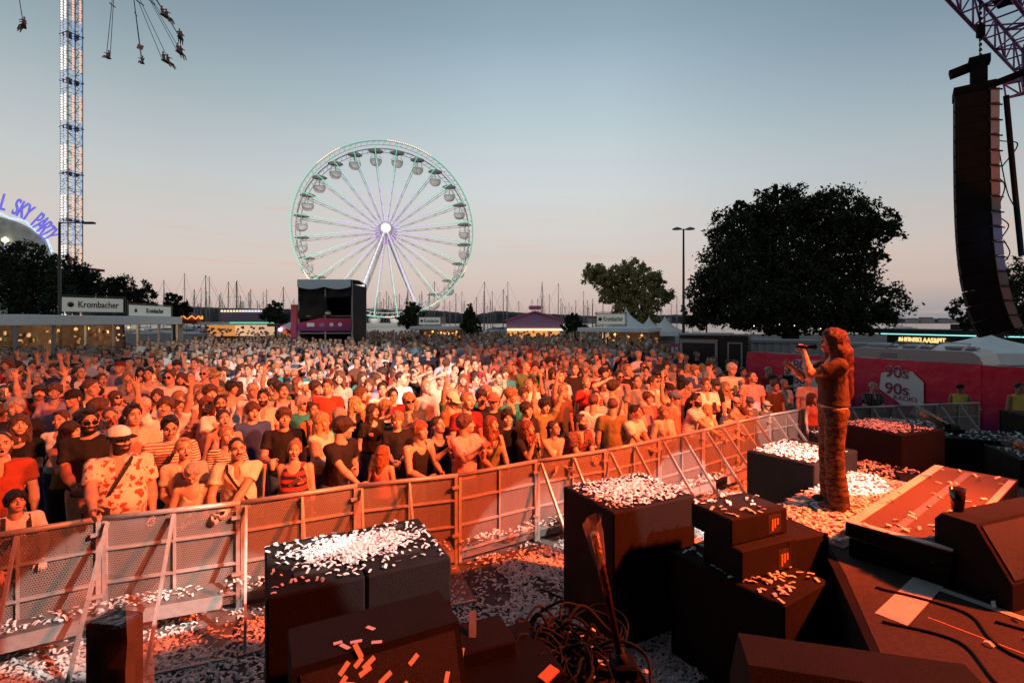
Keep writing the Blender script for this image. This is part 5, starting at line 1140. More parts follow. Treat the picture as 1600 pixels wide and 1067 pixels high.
for i, (px, py) in enumerate(sorted(masts)):
    d = rnd.choice([125,140,155,175,200,230]); ht = CAMZ+(503-py)*d/FPX+1.2; j = min(range(4), key=lambda q: abs((13,15.5,18,21)[q]-ht)); s = ht/(13,15.5,18,21)[j]
    p = at(px, 503, d); r = copy_tree(Y0[j], YK[j], (p.x, d, -1.2), rnd.uniform(-.3,.3)+rnd.choice([0,PI])+R(80)*(rnd.random() < .25)); r.scale = (s,)*3
    (ax, nm), _ = side_word(px); rel = 'left of' if px < ax-3 else ('right of' if px > ax+3 else 'behind'); sz = 'tall' if py < 445 else ('short' if py > 468 else 'mid-height'); ds = {125:'nearest row',140:'second row',155:'third row',175:'fourth row',200:'fifth row',230:'far row'}[d]
    lb = '%s yacht mast %s %s, %s' % (sz, rel, nm, ds); k = 2
    base = lb
    while lb in used_y: lb = base+[', next mast outward',', third mast outward',', fourth mast outward',', fifth outward',', sixth outward',', seventh outward',', eighth outward',', ninth outward'][k-2]; k += 1
    used_y.add(lb); tag(r, lb, 'sailing yacht', 'yachts moored in the harbour')
for y in Y0:
    for k in children(y): bpy.data.objects.remove(k)
    bpy.data.objects.remove(y)
# bars --------------------------------------------------------------------------------
CANV = mat('white_tarpaulin', (.86,.86,.85), .6, noise=.05, nscale=3, bump=.2, bscale=3)
INK = mat('sign_ink', (.02,.018,.016), .7); SIGNW = led('lit_sign_face', (.60,.60,.54), .22); TRS = mat('sign_truss', (.10,.10,.10), .5, metal=.4); WARMI = led('bar_warm_light', (1,.55,.2), .9)
def beer_sign(label, x0, y0, x1, y1, d0, d1):
    A = at(x0, y1, d0); B = at(x1, y1, d1); h = (y1-y0)*(d0+d1)/2/FPX; L = (B-A).length; root = empty('bar_sign', (A.x, A.y, A.z), math.atan2(B.y-A.y, B.x-A.x)); tag(root, label, 'sign', 'lit brewery signs on the bars')
    L = math.hypot(B.x-A.x, B.y-A.y); b = MB(); b.box((L/2, .03, h/2), (L*.93, .08, h*.78), SIGNW); b.build('sign_face', None, root)
    b = MB(); fr = h*.10
    for z in (0, fr, h-fr, h): b.bar((0,0,z),(L,0,z), .035,.035, TRS)
    for x in (0, fr, L-fr, L): b.bar((x,-.005,0),(x,-.005,h), .035,.035, TRS)
    n = int(L/fr/1.3)
    for i in range(n):
        for z in (0, h-fr): b.bar((L*i/n,.01,z+(fr if i % 2 else 0)),(L*(i+1)/n,.01,z+(0 if i % 2 else fr)), .022,.022, TRS)
    b.build('truss_frame', None, root)
    text_mesh('Krombacher', h*.50, INK, root, Matrix.Translation((L*.575,-.03,h*.5)) @ Matrix.Rotation(R(90),4,'X'), 'lettering', .008, .006, min(.86, L*.66/(h*.50*5.4)))
    b = MB(); b.lathe([(h*.15,0),(h*.15,.02)], (L*.16,-.02,h*.5), 14, mat('crest_gold', (.35,.22,.08), .5), M=Matrix.Rotation(R(90),4,'X')); b.lathe([(h*.10,0),(h*.10,.03)], (L*.16,-.02,h*.48), 14, INK, M=Matrix.Rotation(R(90),4,'X')); b.build('crest', None, root)
    return root
def bar(label, x0, x1, ytop, ybot, d0, d1, dep=4, posts=4):
    A = at(x0, ytop, d0); B = at(x1, ytop, d1); th = (ybot-ytop)*(d0+d1)/2/FPX; L = math.hypot(B.x-A.x, B.y-A.y); H = A.z; root = empty('beer_bar', (A.x, A.y, 0), math.atan2(B.y-A.y, B.x-A.x)); tag(root, label, 'bar', 'beer bars round the square')
    b = MB(); b.box((L/2, dep/2, H-th/2), (L, dep, th), CANV, bev=.03); b.build('canopy', None, root)
    for i in range(posts+1): b = MB(); b.bar((L*i/posts*.98+.1,.25,0),(L*i/posts*.98+.1,.25,H-th), .12,.12, GREYM); b.build('post', None, root)
    for i in range(max(1, posts//2)):
        l = bpy.data.lights.new('bar_lamp', 'POINT'); l.energy = 130; l.color = (1,.55,.25); l.shadow_soft_size = .1; o = bpy.data.objects.new('bar_lamp', l); COL.objects.link(o); o.parent = root; o.location = (L*(i+.5)/max(1, posts//2), dep*.55, H-th-.3)
    b = MB(); b.box((L/2, dep-.1, H/2), (L*.96, .1, H-th-.1), mat('bar_backwall', (.05,.035,.03), .8, noise=.5, nscale=3)); b.build('back_wall', None, root)
    b = MB(); b.box((L/2, .9, .55), (L*.9, .5, 1.1), mat('bar_counter', (.12,.06,.035), .6)); b.build('counter', None, root)
    g = random.Random(int(x0)); 
    for i in range(int(min(60, L*7))):
        b = MB(); b.box((g.uniform(.2, L-.2), dep-.35+g.uniform(-.1,.1), g.uniform(1.2, H-th-.25)), (g.uniform(.04,.2),.06,g.uniform(.06,.24)), g.choice([mat('bottle_amber', (.25,.10,.02), .3), mat('bottle_green', (.03,.1,.04), .3), WHITE, mat('menu_card', (.5,.38,.2), .7)])); b.build('shelf_item', None, root)
    for i in range(max(2, int(L/2.2))):
        b = MB(); b.lathe([(.02,.1),(.09,.03),(.09,-.03),(.02,-.08)], ((i+.7)*L/int(max(2, L/2.2)+.0), g.uniform(.8, dep-.6), H-th-.22), 8, WARMI); b.build('warm_lamp', None, root)
    return root
bar('long white-roofed beer bar on the left under two lit signs', 30, 285, 491, 505, 23, 36, 4, 6)
for px in (78, 122, 172):
    pass
beer_sign('larger lit brewery sign, leftmost of the four, before dark trees', 92, 462, 196, 490, 25.5, 28)
beer_sign('smaller lit brewery sign right beside the largest one', 199, 475, 269, 496, 31, 36)
bar('small beer bar right of the ferris wheel base tree', 640, 722, 510, 515, 42, 42, 4, 2)
beer_sign('smallest lit brewery sign, at the foot of the ferris wheel', 653, 494, 690, 509, 43, 43)
bar('white-roofed beer bar in front of the tall pagoda tent', 902, 1012, 512, 519, 33, 31, 5, 3)
beer_sign('lit brewery sign in front of the tall pagoda tent', 930, 488, 979, 509, 33, 32.5)
b = MB()
def pagoda(label, pxc, pyt, pyb, w, d):
    c = at(pxc, pyb, d); h = (pyb-pyt)*d/FPX; hw = w*d/FPX/2; root = empty('pagoda_tent', (c.x, c.y+hw, 0)); tag(root, label, 'tent', 'white pagoda tents'); b = MB(); K = 10; vs = []; fs = []
    for i in range(K+1):
        t = i/K; s = hw*((1-t)**1.9*.94+.06*(1-t)); z = c.z+h*t
        n = 16
        for k in range(n):
            a = 2*PI*k/n+PI/4; q = 1/max(abs(math.cos(a-0)), abs(math.sin(a-0))); vs.append((s*math.cos(a)*q, s*math.sin(a)*q, z))
    for i in range(K):
        for k in range(16): fs.append((i*16+k, i*16+(k+1) % 16, (i+1)*16+(k+1) % 16, (i+1)*16+k))
    b.add(vs, fs, CANV, True); b.build('peaked_roof', None, root)
    b = MB(); b.box((0,0,c.z-.2), (hw*2.01, hw*2.01, .4), CANV); b.build('valance', None, root)
    for sx in (-1,1):
        for sy in (-1,1): b = MB(); b.bar((sx*hw*.97, sy*hw*.97, 0),(sx*hw*.97, sy*hw*.97, c.z-.4), .09,.09, GREYM); b.build('leg', None, root)
    b = MB(); b.box((0, hw*.95, (c.z-.4)/2), (hw*1.9,.05,c.z-.4), mat('tent_wall', (.40,.40,.41), .8)); b.build('side_wall', None, root); return root
pagoda('tallest white pagoda tent with a sharp peak behind the right bar', 988, 478, 519, 84, 37)
pagoda('middle white pagoda tent whose peak shows left of the lamp post', 1020, 492, 518, 44, 46)
pagoda('right pagoda tent with blue edge beside the lamp post', 1046, 492, 518, 46, 44)
pagoda('white tent roof cut off by the right edge of the picture', 1612, 518, 552, 150, 17)
# sweets stall
p0 = at(792, 515, 45); root = empty('sweets_stall', (p0.x, p0.y, 0)); tag(root, 'pink gabled sweets stall glowing orange inside', 'stall'); Ls_ = 88*45/FPX; ze = at(0, 501, 45).z; za = at(0, 488, 45).z; zc_ = at(0, 513, 45).z
PINK = mat('stall_pink', (.68,.16,.34), .6)
b = MB(); b.add([(0,0,zc_),(Ls_,0,zc_),(Ls_,0,ze),(Ls_/2,0,za),(0,0,ze)]+[(0,4,zc_),(Ls_,4,zc_),(Ls_,4,ze),(Ls_/2,4,za),(0,4,ze)], [(0,1,2,3,4),(9,8,7,6,5),(0,5,6,1),(1,6,7,2),(4,9,5,0)], pattern('stall_gable_art', 'camo', (.30,.20,.55), (.75,.22,.36), (.14,.48,.52))); b.build('painted_gable', None, root)
b = MB()
for sx in (-1, 1): x0 = Ls_/2+sx*(Ls_/2+.2); b.add([(x0,-.3,ze-.06),(Ls_/2,-.3,za+.02),(Ls_/2,4.2,za+.02),(x0,4.2,ze-.06),(x0,-.3,ze+.07),(Ls_/2,-.3,za+.15),(Ls_/2,4.2,za+.15),(x0,4.2,ze+.07)], [(0,1,2,3),(7,6,5,4),(0,4,5,1),(3,2,6,7),(0,3,7,4)], PINK)
b.build('roof', None, root)
b = MB(); b.box((Ls_/2,3.6,zc_/2), (Ls_,.1,zc_), led('stall_glow', (1,.42,.10), .75)); b.build('lit_back_wall', None, root)
b = MB(); b.box((Ls_/2,-.05,zc_-.12), (Ls_,.1,.16), led('stall_tube', (1,.80,.50), 1.4)); b.build('light_tube', None, root)
b = MB()
for i in range(60): b.box((rnd.uniform(.2,Ls_-.2), rnd.uniform(.4,3), rnd.uniform(1,zc_-.3)), (.18,.1,.2), rnd.choice([PINK, WHITE, mat('sweet_jar', (.5,.25,.05), .4), INK]))
b.box((Ls_/2,.3,.5), (Ls_,.5,1), PINK); b.build('sweets_display', None, root)
b = MB(); b.box((Ls_/2,.2,za+.42), (1.1,.2,.36), PINK, bev=.08); b.build('roof_crest', None, root)
# fair stalls at the left centre
for i, (x0, x1, yt, yb, d, col, lab) in enumerate([(300,345,502,524,58,(1,.42,.12),'low food stall glowing orange right of the carousel'),(345,412,486,524,60,(1,.68,.42),'game stall with colourful top board and green light line'),(418,462,506,526,56,(.8,.2,.05),'wooden stall glowing dark orange left of the mixing tower')]):
    p = at(x0, yb, d); L = (x1-x0)*d/FPX; root = empty('fair_stall', (p.x, p.y, 0)); tag(root, lab, 'stall', 'fairground stalls'); zt = at(0, yt, d).z; zr = min(zt, at(0, 503, d).z)
    b = MB(); b.box((L/2,3,1.2), (L,.1,2.4), led('stall_light_%d' % i, col, .55)); b.build('lit_back_wall', None, root)
    b = MB(); b.box((L/2,1.5,zr-.15), (L,3.2,.3), WHITE if i < 2 else mat('stall_wood', (.16,.08,.04), .7)); b.build('roof', None, root)
    b = MB(); b.box((L/2,.3,.55), (L,.5,1.1), mat('stall_wood', (.16,.08,.04), .7)); b.build('counter', None, root)
    b = MB()
    for k in range(40): b.box((rnd.uniform(.1,L-.1), rnd.uniform(.6,2.8), rnd.uniform(1.1,2.2)), (.2,.15,.22), rnd.choice([mat('plush_blue', (.1,.25,.45), .8), WHITE, mat('sweet_jar', (.5,.25,.05)), INK, PINK]))
    b.build('prizes', None, root)
    if i == 1:
        b = MB(); b.box((L/2,0,(zt+zr)/2), (L,.12,zt-zr), pattern('stall_board_art', 'camo', (.10,.28,.34), (.40,.14,.16), (.16,.14,.36))); b.build('painted_board', None, root)
        b = MB(); b.box((L/2,-.1,zr-.1), (L+2.5,.1,.14), L_GREEN); b.build('green_light_line', None, root)
        b = MB()
        for k in range(14): b.box((L*(k+.5)/14,-.1,zt), (.22,.1,.22), L_WHITE if k > 6 else L_WARM)
        b.build('top_bulbs', None, root)
p = at(277, 503, 58); root = empty('carousel', (p.x, p.y, 0)); tag(root, 'carousel with a red and blue peaked roof and scalloped orange lights', 'carousel'); rr = 31*58/FPX; z0 = at(0, 494, 58).z; z1 = at(0, 479, 58).z
b = MB(); vs = [(0,0,z1)]+[(rr*math.cos(2*PI*i/16), rr*math.sin(2*PI*i/16), z0) for i in range(16)]
for i in range(16): b.add([vs[0], vs[1+i], vs[1+(i+1) % 16]], [(0,1,2)], [mat('roof_blue', (.03,.06,.26), .6), mat('roof_red', (.36,.03,.07), .6)][i % 2])
b.build('tent_roof', None, root); b = MB(); b.lathe([(rr*1.02,z0-.8),(rr*1.04,z0-.8),(rr*1.04,z0),(rr*1.02,z0)], n=16, m=mat('carousel_red', (.40,.06,.03), .6)); b.build('rounding_board', None, root)
b = MB(); b.tube([(rr*1.08*math.cos(t), rr*1.08*math.sin(t), z0-.15+.16*math.cos(t*16)) for t in [2*PI*i/96 for i in range(97)]], .07, 4, L_ORANGE); b.build('light_garland', None, root)
b = MB(); b.tube([(0,0,0),(0,0,z0)], .6, 10, WHITE); b.lathe([(rr*.95,.0),(rr*.95,.3),(.1,.3)], n=16, m=GREYM); b.build('centre_drum', None, root)
p = at(440, 508, 52); root = empty('party_tent', (p.x, p.y, 0)); tag(root, 'small white tent lit magenta beside the mixing tower', 'tent'); b = MB(); b.box((1,1.5,2.2), (2.2,3,.3), CANV); b.add([(-.1,0,2.35),(2.1,0,2.35),(2.1,3,2.35),(-.1,3,2.35),(1,1.5,3.1)], [(0,1,4),(1,2,4),(2,3,4),(3,0,4)], CANV); b.build('roof', None, root)
b = MB(); b.box((1,2.6,1.1), (2,.1,2.1), led('magenta_wall', (.9,.12,.45), .8)); b.build('lit_wall', None, root); b = MB(); b.lathe([(.02,.2),(.2,.1),(.2,-.1),(.02,-.2)], (-.1,-.1,2.0), 10, led('pink_lamp', (1,.25,.6), 6)); b.build('pink_lamp', None, root)
# mixing tower -----------------------------------------------------------------------
d = 34; A = at(467, 503, d); B = at(550, 503, d); w = B.x-A.x; root = empty('mixing_tower', (A.x, d, 0)); tag(root, 'black draped mixing tower with grey sagging roof and violet sponsor banner', 'tower'); zt = at(0, 444, d).z; dep = 3.2
FAB = mat('black_scrim', (.020,.015,.016), .9, noise=.4, nscale=1.5, bump=.6, bscale=1.6)
b = MB()
for x in (0, w/2, w):
    for y in (0, dep): b.bar((x,y,0),(x,y,zt+.2), .09,.09, GREYM)
for z in (.1, 2.05, 3.2, zt):
    for y in (0, dep): b.bar((0,y,z),(w,y,z), .06,.06, GREYM)
b.build('scaffold', None, root)
n = 24; g = np.random.RandomState(3); V = []; F = []
for i in range(n+1):
    for j in range(n+1):
        x = w*i/n; lowc = 3.05+.55*max(0,(i/n-.45))*1.0 if i/n > .3 else 3.0; z = zt-(zt-lowc)*(j/n); V.append((x, -.06-.07*math.sin(x*5+j*.35)-.05*math.sin(j*.7), z))
for i in range(n):
    for j in range(n):
        if i/n > .5 and 9 < j: continue
        F.append((i*(n+1)+j, (i+1)*(n+1)+j, (i+1)*(n+1)+j+1, i*(n+1)+j+1))
link('scrim_curtain', np_mesh('scrim_curtain', np.array(V), np.array(F), [FAB]), root)
b = MB(); b.box((w/2,dep-.05,zt/2), (w,.05,zt), FAB); b.box((.0,dep/2,zt/2), (.05,dep,zt), FAB); b.box((w,dep/2,zt/2), (.05,dep,zt), FAB); b.box((w/2,dep/2,2.0), (w,dep,.12), FAB); b.build('side_drapes', None, root)
V = []; F = []
for i in range(21):
    x = w*i/20; sag = .16*math.sin(PI*((i/10) % 1.0 if i < 20 else 0)); V += [(x,-.28,zt-.20-sag),(x,-.26,zt+.30),(x,dep/2,zt+.38),(x,dep,zt+.2)]
for i in range(20):
    for k in range(3): F.append((i*4+k, i*4+4+k, i*4+5+k, i*4+1+k))
link('roof_sheet', np_mesh('roof_sheet', np.array(V), np.array(F), [mat('grey_roof_sheet', (.62,.68,.72), .6)]), root)
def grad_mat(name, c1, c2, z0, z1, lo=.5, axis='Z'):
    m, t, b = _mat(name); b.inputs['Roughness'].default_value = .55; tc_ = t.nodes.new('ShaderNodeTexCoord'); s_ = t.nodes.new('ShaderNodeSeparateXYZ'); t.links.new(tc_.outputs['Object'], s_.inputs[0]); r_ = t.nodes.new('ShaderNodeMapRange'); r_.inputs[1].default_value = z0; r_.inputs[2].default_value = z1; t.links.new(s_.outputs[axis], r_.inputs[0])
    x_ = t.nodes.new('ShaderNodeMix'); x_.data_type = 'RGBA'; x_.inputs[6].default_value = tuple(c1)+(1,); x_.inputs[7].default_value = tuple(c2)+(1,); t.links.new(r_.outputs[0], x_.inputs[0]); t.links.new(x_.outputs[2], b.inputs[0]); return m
zb0, zb1 = at(0,517,d).z, at(0,497,d).z
b = MB(); b.add([(0,-.16,zb0),(w,-.16,zb0),(w,-.16,zb1+.0),(w*.42,-.16,zb1),(0,-.16,zb1-.35)]+[(0,-.13,zb0),(w,-.13,zb0),(w,-.13,zb1),(w*.42,-.13,zb1),(0,-.13,zb1-.35)], [(0,1,2,3,4),(9,8,7,6,5)]+[((i+1) % 5, i, i+5, (i+1) % 5+5) for i in range(5)], grad_mat('sponsor_banner_print', (.16,.02,.15), (.55,.04,.09), zb0+.1, zb1)); b.build('banner', None, root)
for i, x in enumerate((.24,.45,.63,.79)):
    b = MB(); ww = (.5,.34,.32,.32)[i]
    if i in (0, 1): b.box((w*x,-.17,zb0+.42), (ww,.01,.24), WHITE if i == 0 else mat('pale_violet', (.3,.18,.32), .7))
    else: b.lathe([(.15,0),(.15,.01)], (w*x,-.17,zb0+.42), 8, WHITE, M=Matrix.Rotation(R(90),4,'X'))
    b.build('banner_emblem', None, root)
b = MB(); b.lathe([(.02,-.22),(.16,-.16),(.24,0),(.16,.16),(.02,.22)], (w*.56,-.1,zb1+.3), 12, mat('mirror_lamp', (.55,.5,.5), .15, metal=.8)); b.build('follow_spot', None, root)
b = MB(); b.box((-.45,.6,2.0), (.7,.06,4.0), grad_mat('side_banner_print', (.25,.02,.22), (.60,.10,.10), .5, 4)); b.build('side_banner', None, root)
# white barrier pens in front of the tower
PAN = mat('white_panel', (.60,.60,.60), .6, noise=.08, nscale=3)
for i, (x0, x1, dd_) in enumerate([(384,420,22.4),(420,455,22.2),(455,492,22.0),(300,342,22.8),(342,384,22.6)]):
    A = at(x0, 503, dd_); B = at(x1, 503, dd_-.1); L = B.x-A.x; root = empty('white_barrier', (A.x, A.y, 0)); tag(root, ['white panelled barrier, left one before the mixing tower','white panelled barrier, middle one below the tower','white panelled barrier at the right end with rails','reddish open railing barrier on the left of the white pen','open railing barrier joining the white pen'][i], 'barrier', 'pen barriers in the crowd')
    b = MB()
    if i < 3: b.box((L/2,0,.68), (L-.04,.05,1.15), PAN); b.build('panel', None, root); b = MB()
    for z in (.12,.6,1.0,1.3): b.bar((0,-.05,z),(L,-.05,z), .05,.05, STEEL)
    for x in (.03, L/2, L-.03): b.bar((x,-.05,0),(x,-.05,1.3), .05,.05, STEEL)
    b.build('rails', None, root)
# right side: booths, containers, banner wall ----------------------------------------
for i, (x0, x1, c, lab) in enumerate([(1014,1028,(.42,.34,.50),'lilac banner panel beside the black trailer'),(1028,1044,(.62,.13,.04),'orange banner panel beside the black trailer'),(1046,1061,(.60,.05,.14),'crimson notice panel with white sheets next to the trailer')]):
    A = at(x0, 537, 24); B = at(x1, 537, 24); L = B.x-A.x; root = empty('standing_notice', (A.x, 24, 0)); tag(root, lab, 'banner', 'banner panels by the trailer'); b = MB(); b.box((L/2,0,A.z/2+.15), (L,.03,A.z-.3), mat('panel_print_%d' % i, c, .7, noise=.12, nscale=3, bump=.5, bscale=4)); b.build('cloth', None, root)
    b = MB(); b.bar((0,0,0),(0,0,A.z), .04,.04, GREYM); b.build('post', None, root); b = MB(); b.bar((L,0,0),(L,0,A.z), .04,.04, GREYM); b.build('post', None, root)
    if i == 2:
        for sx in (.3,.72):
            for z in (.45,.8): b = MB(); b.box((L*sx,-.03,A.z*z), (L*.26,.01,A.z*.22), WHITE); b.build('notice_sheet', None, root)
TB = mat('trailer_black', (.014,.014,.015), .35, noise=.2, nscale=3); TRIM = mat('trailer_trim', (.38,.36,.36), .45, metal=.3)
A = at(1061, 523, 19.6); B = at(1124, 522, 18.8); root = empty('black_trailer', (A.x, A.y, 0), math.atan2(B.y-A.y, B.x-A.x)); tag(root, 'black sales trailer with framed shutter and a framed door', 'trailer'); L = math.hypot(B.x-A.x, B.y-A.y); H = 2.32; D = 1.55
Bx = at(1163, 524, 19.4)
b = MB(); b.box((L/2,D/2+.3,H/2), (L,D+.6,H-.1), TB, bev=.02); b.build('body', None, root)
b = MB(); b.box((L*.55,D/2+.3,H), (L*1.12,D+.8,.07), TRIM); b.build('roof', None, root)
b = MB(); x0, x1, z0, z1 = L*.06, L*.93, .5, H-.28
for p, q in (((x0,-.02,z0),(x0,-.02,z1)),((x1,-.02,z0),(x1,-.02,z1)),((x0-.04,-.02,z1),(x1+.04,-.02,z1))): b.bar(p, q, .09,.06, TRIM, up=(0,1,0))
b.box((L/2,-.03,z1+.07), (L*.95,.08,.05), TRIM); b.build('shutter_frame', None, root)
b = MB(); b.box((L+.5,.35,H/2), (1.0,.8,H-.06), TB); b.build('door_section', None, root)
b = MB()
for x in (L+.32, L+.78): b.bar((x,-.07,.2),(x,-.07,H-.3), .05,.03, TRIM, up=(0,1,0))
b.bar((L+.30,-.07,H-.3),(L+.80,-.07,H-.3), .05,.03, TRIM, up=(0,1,0)); b.box((L+.38,-.1,1.1), (.05,.04,.14), TRIM); b.build('door_frame', None, root)
def container(label, x0, d0, x1, d1, H, col, dep=2.4):
    A = at(x0, 503, d0); B = at(x1, 503, d1); L = math.hypot(B.x-A.x, B.y-A.y); root = empty('container', (A.x, A.y, 0), math.atan2(B.y-A.y, B.x-A.x)); tag(root, label, 'container', 'white site containers'); b = MB(); n = int(L/.14); vs = []; fs = []
    for i in range(n*2+2): x = L*(i//2)/n; y = .04 if ((i//2) % 2) ^ (i % 2) else 0; vs += [(x,y,.1),(x,y,H-.1)]
    for i in range(n*2+1): fs.append((2*i,2*i+2,2*i+3,2*i+1))
    m = mat('container_paint', col, .6, noise=.15, nscale=2); b.add(vs, fs, m); b.box((L/2,dep/2+.05,H/2), (L,dep-.02,H-.05), m); b.build('corrugated_wall', None, root)
    b = MB(); b.bar((0,-.02,H-.05),(L,-.02,H-.05), .1,.12, mat('container_rail', (.30,.30,.31), .6)); b.bar((0,-.02,.08),(L,-.02,.08), .1,.12, mat('container_rail', (.30,.30,.31))); b.build('frame_rails', None, root)
container('long white corrugated container right of the black trailer', 1166, 21, 1292, 20.0, 2.05, (.38,.37,.37))
container('pale grey corrugated container half hidden behind the singer', 1294, 20.0, 1420, 19, 1.95, (.33,.33,.34))
# camper van behind the banner
A = at(1326, 503, 16.2); B = at(1538, 503, 13.6); L = math.hypot(B.x-A.x, B.y-A.y); root = empty('motorhome', (A.x, A.y, 0), math.atan2(B.y-A.y, B.x-A.x)); tag(root, 'long white motorhome roof rising behind the crimson banner', 'motorhome')
b = MB(); prof = [(0,.4),(L,.4),(L,1.55),(L*.97,1.84),(L*.92,1.97),(L*.06,1.99),(.05,1.88),(0,1.68)]; n = len(prof); b.add([(x,0,z) for x, z in prof]+[(x,2.1,z) for x, z in prof], [tuple(range(n)), tuple(range(2*n-1,n-1,-1))]+[((i+1) % n, i, i+n, (i+1) % n+n) for i in range(n)], mat('motorhome_body', (.42,.41,.41), .4)); b.build('body', None, root)
b = MB()
for x in (L*.2, L*.48, L*.8): b.box((x,1,2.04), (.7,.6,.10), mat('roof_hatch', (.35,.36,.38), .3), bev=.03)
for x in (L*.3, L*.62): b.bar((x,.15,1.99),(x+.25,.3,2.2), .04,.04, GREYM); b.bar((x+.25,.3,2.2),(x+.9,.3,2.18), .04,.04, WHITE); b.bar((x+.9,.3,2.18),(x+.75,.15,1.99), .04,.04, WHITE)
b.build('roof_fittings', None, root); b = MB(); b.box((L*.33,-.01,1.72), (.4,.02,.26), mat('side_vent', (.28,.26,.27), .6)); b.build('side_vent', None, root)
for x in (L*.18, L*.8): b = MB(); b.lathe([(.1,-.1),(.34,-.1),(.34,.1),(.1,.1)], (x,.15,.36), 18, GRIL, M=Matrix.Rotation(R(90),4,'X')); b.build('wheel', None, root)
# long dark building with neon strip and lit letters
A = at(1386, 520, 46); B = at(1660, 520, 34); L = math.hypot(B.x-A.x, B.y-A.y); root = empty('dark_pavilion', (A.x, A.y, 0), math.atan2(B.y-A.y, B.x-A.x)); tag(root, 'long dark pavilion with teal neon strip and glowing yellow letters', 'building')
zt = 1.85; b = MB(); b.box((L/2,2.5,zt/2), (L,5,zt), mat('pavilion_wall', (.035,.022,.018), .8)); b.box((L/2-1.5,2.2,zt+.12), (L+4,6.4,.34), mat('pavilion_roof', (.028,.02,.02), .8)); b.build('walls_and_roof', None, root)
b = MB(); b.box((L/2,-1.05,zt-.12), (L*.99,.05,.09), led('neon_teal', (.35,.95,.92), 1.1)); b.build('neon_strip', None, root)
text_mesh('&HEINSKLAAS&PIT', .58, led('lit_letters', (1,.66,.26), 1.2), root, Matrix.Translation((3.1,-.1,1.22)) @ Matrix.Rotation(R(90),4,'X'), 'lit_lettering', .03, .012, .82)
b = MB(); b.box((L*.35,4,zt+.5), (3,.8,.5), mat('roof_unit', (.05,.045,.05), .8)); b.build('roof_unit', None, root)
# crimson banner wall
BW = [at(1160,548,18.4), at(1332,557,15.0), at(1532,570,12.3), at(1760,590,10.6)]
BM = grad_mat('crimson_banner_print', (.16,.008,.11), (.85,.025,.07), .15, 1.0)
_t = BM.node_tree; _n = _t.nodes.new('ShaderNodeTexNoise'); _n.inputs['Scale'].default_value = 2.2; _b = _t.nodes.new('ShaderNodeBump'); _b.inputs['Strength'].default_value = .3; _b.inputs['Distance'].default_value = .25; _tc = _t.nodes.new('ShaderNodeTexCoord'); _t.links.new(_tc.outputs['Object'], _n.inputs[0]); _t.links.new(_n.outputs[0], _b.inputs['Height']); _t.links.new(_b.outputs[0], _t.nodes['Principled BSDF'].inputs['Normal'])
LOGOW = mat('banner_white_print', (.80,.78,.80), .6); LOGOC = mat('banner_crimson_print', (.36,.02,.07), .6)
for i in range(3):
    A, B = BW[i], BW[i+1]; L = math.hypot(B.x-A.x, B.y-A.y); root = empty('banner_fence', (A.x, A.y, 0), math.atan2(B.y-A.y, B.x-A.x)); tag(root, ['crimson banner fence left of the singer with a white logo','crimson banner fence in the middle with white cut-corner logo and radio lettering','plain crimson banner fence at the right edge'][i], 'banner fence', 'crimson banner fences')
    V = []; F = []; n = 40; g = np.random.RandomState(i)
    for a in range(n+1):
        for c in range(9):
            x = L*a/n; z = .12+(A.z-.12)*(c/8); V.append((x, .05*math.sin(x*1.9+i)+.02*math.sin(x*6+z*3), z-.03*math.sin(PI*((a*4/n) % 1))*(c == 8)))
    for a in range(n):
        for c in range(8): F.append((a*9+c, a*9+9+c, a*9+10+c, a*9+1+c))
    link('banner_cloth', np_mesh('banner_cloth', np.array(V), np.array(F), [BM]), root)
    b = MB()
    for x in (0, L/2, L-.02): b.tube([(x,.09,0),(x,.09,A.z+.05)], .028, 6, STEEL)
    b.tube([(0,.09,A.z-.02),(L,.09,A.z-.02)], .02, 6, STEEL); b.build('fence_posts', None, root)
    if i < 2:
        cx = L*(.60 if i == 0 else .40); S_ = .62; zc_ = A.z*.60
        # plate with cut corners
        pl = [(-.62,.62),(-.2,1.0),(.55,1.0),(1.05,.45),(1.05,-1.05),(.25,-1.05),(-.75,-.15)] if i else [(-.95,.45),(-.3,1.0),(1.05,1.0),(1.05,-1.0),(-.5,-1.0),(-.95,-.6)]
        pl = [(-.60,.55),(-.15,.75),(.62,.75),(1.05,.25),(1.05,-1.1),(.2,-1.0),(-.68,-.3)] if i else pl
        n = len(pl); b = MB(); b.add([(cx+x*S_,-.085,zc_+z*S_*.85) for x, z in pl]+[(cx+x*S_,-.075,zc_+z*S_*.85) for x, z in pl], [tuple(range(n)), tuple(range(2*n-1,n-1,-1))], LOGOW); b.build('logo_plate', None, root)
        tx = '90s' if i else '80s'; RX = Matrix.Rotation(R(90),4,'X')
        for k, zz in enumerate((.42,-.16)):
            text_mesh(tx, .43, LOGOW, root, Matrix.Translation((cx+.02,-.092,zc_+zz*.80-.0)) @ RX, 'logo_outline', .002, .016, 1.0)
            text_mesh(tx, .43, LOGOC, root, Matrix.Translation((cx+.02,-.105,zc_+zz*.80-.0)) @ RX, 'logo_digits', .002, .004, 1.0)
        text_mesh('RADIO', .17, LOGOC, root, Matrix.Translation((cx+.22,-.10,zc_-.36)) @ RX, 'logo_word', .002, 0, 1.1)
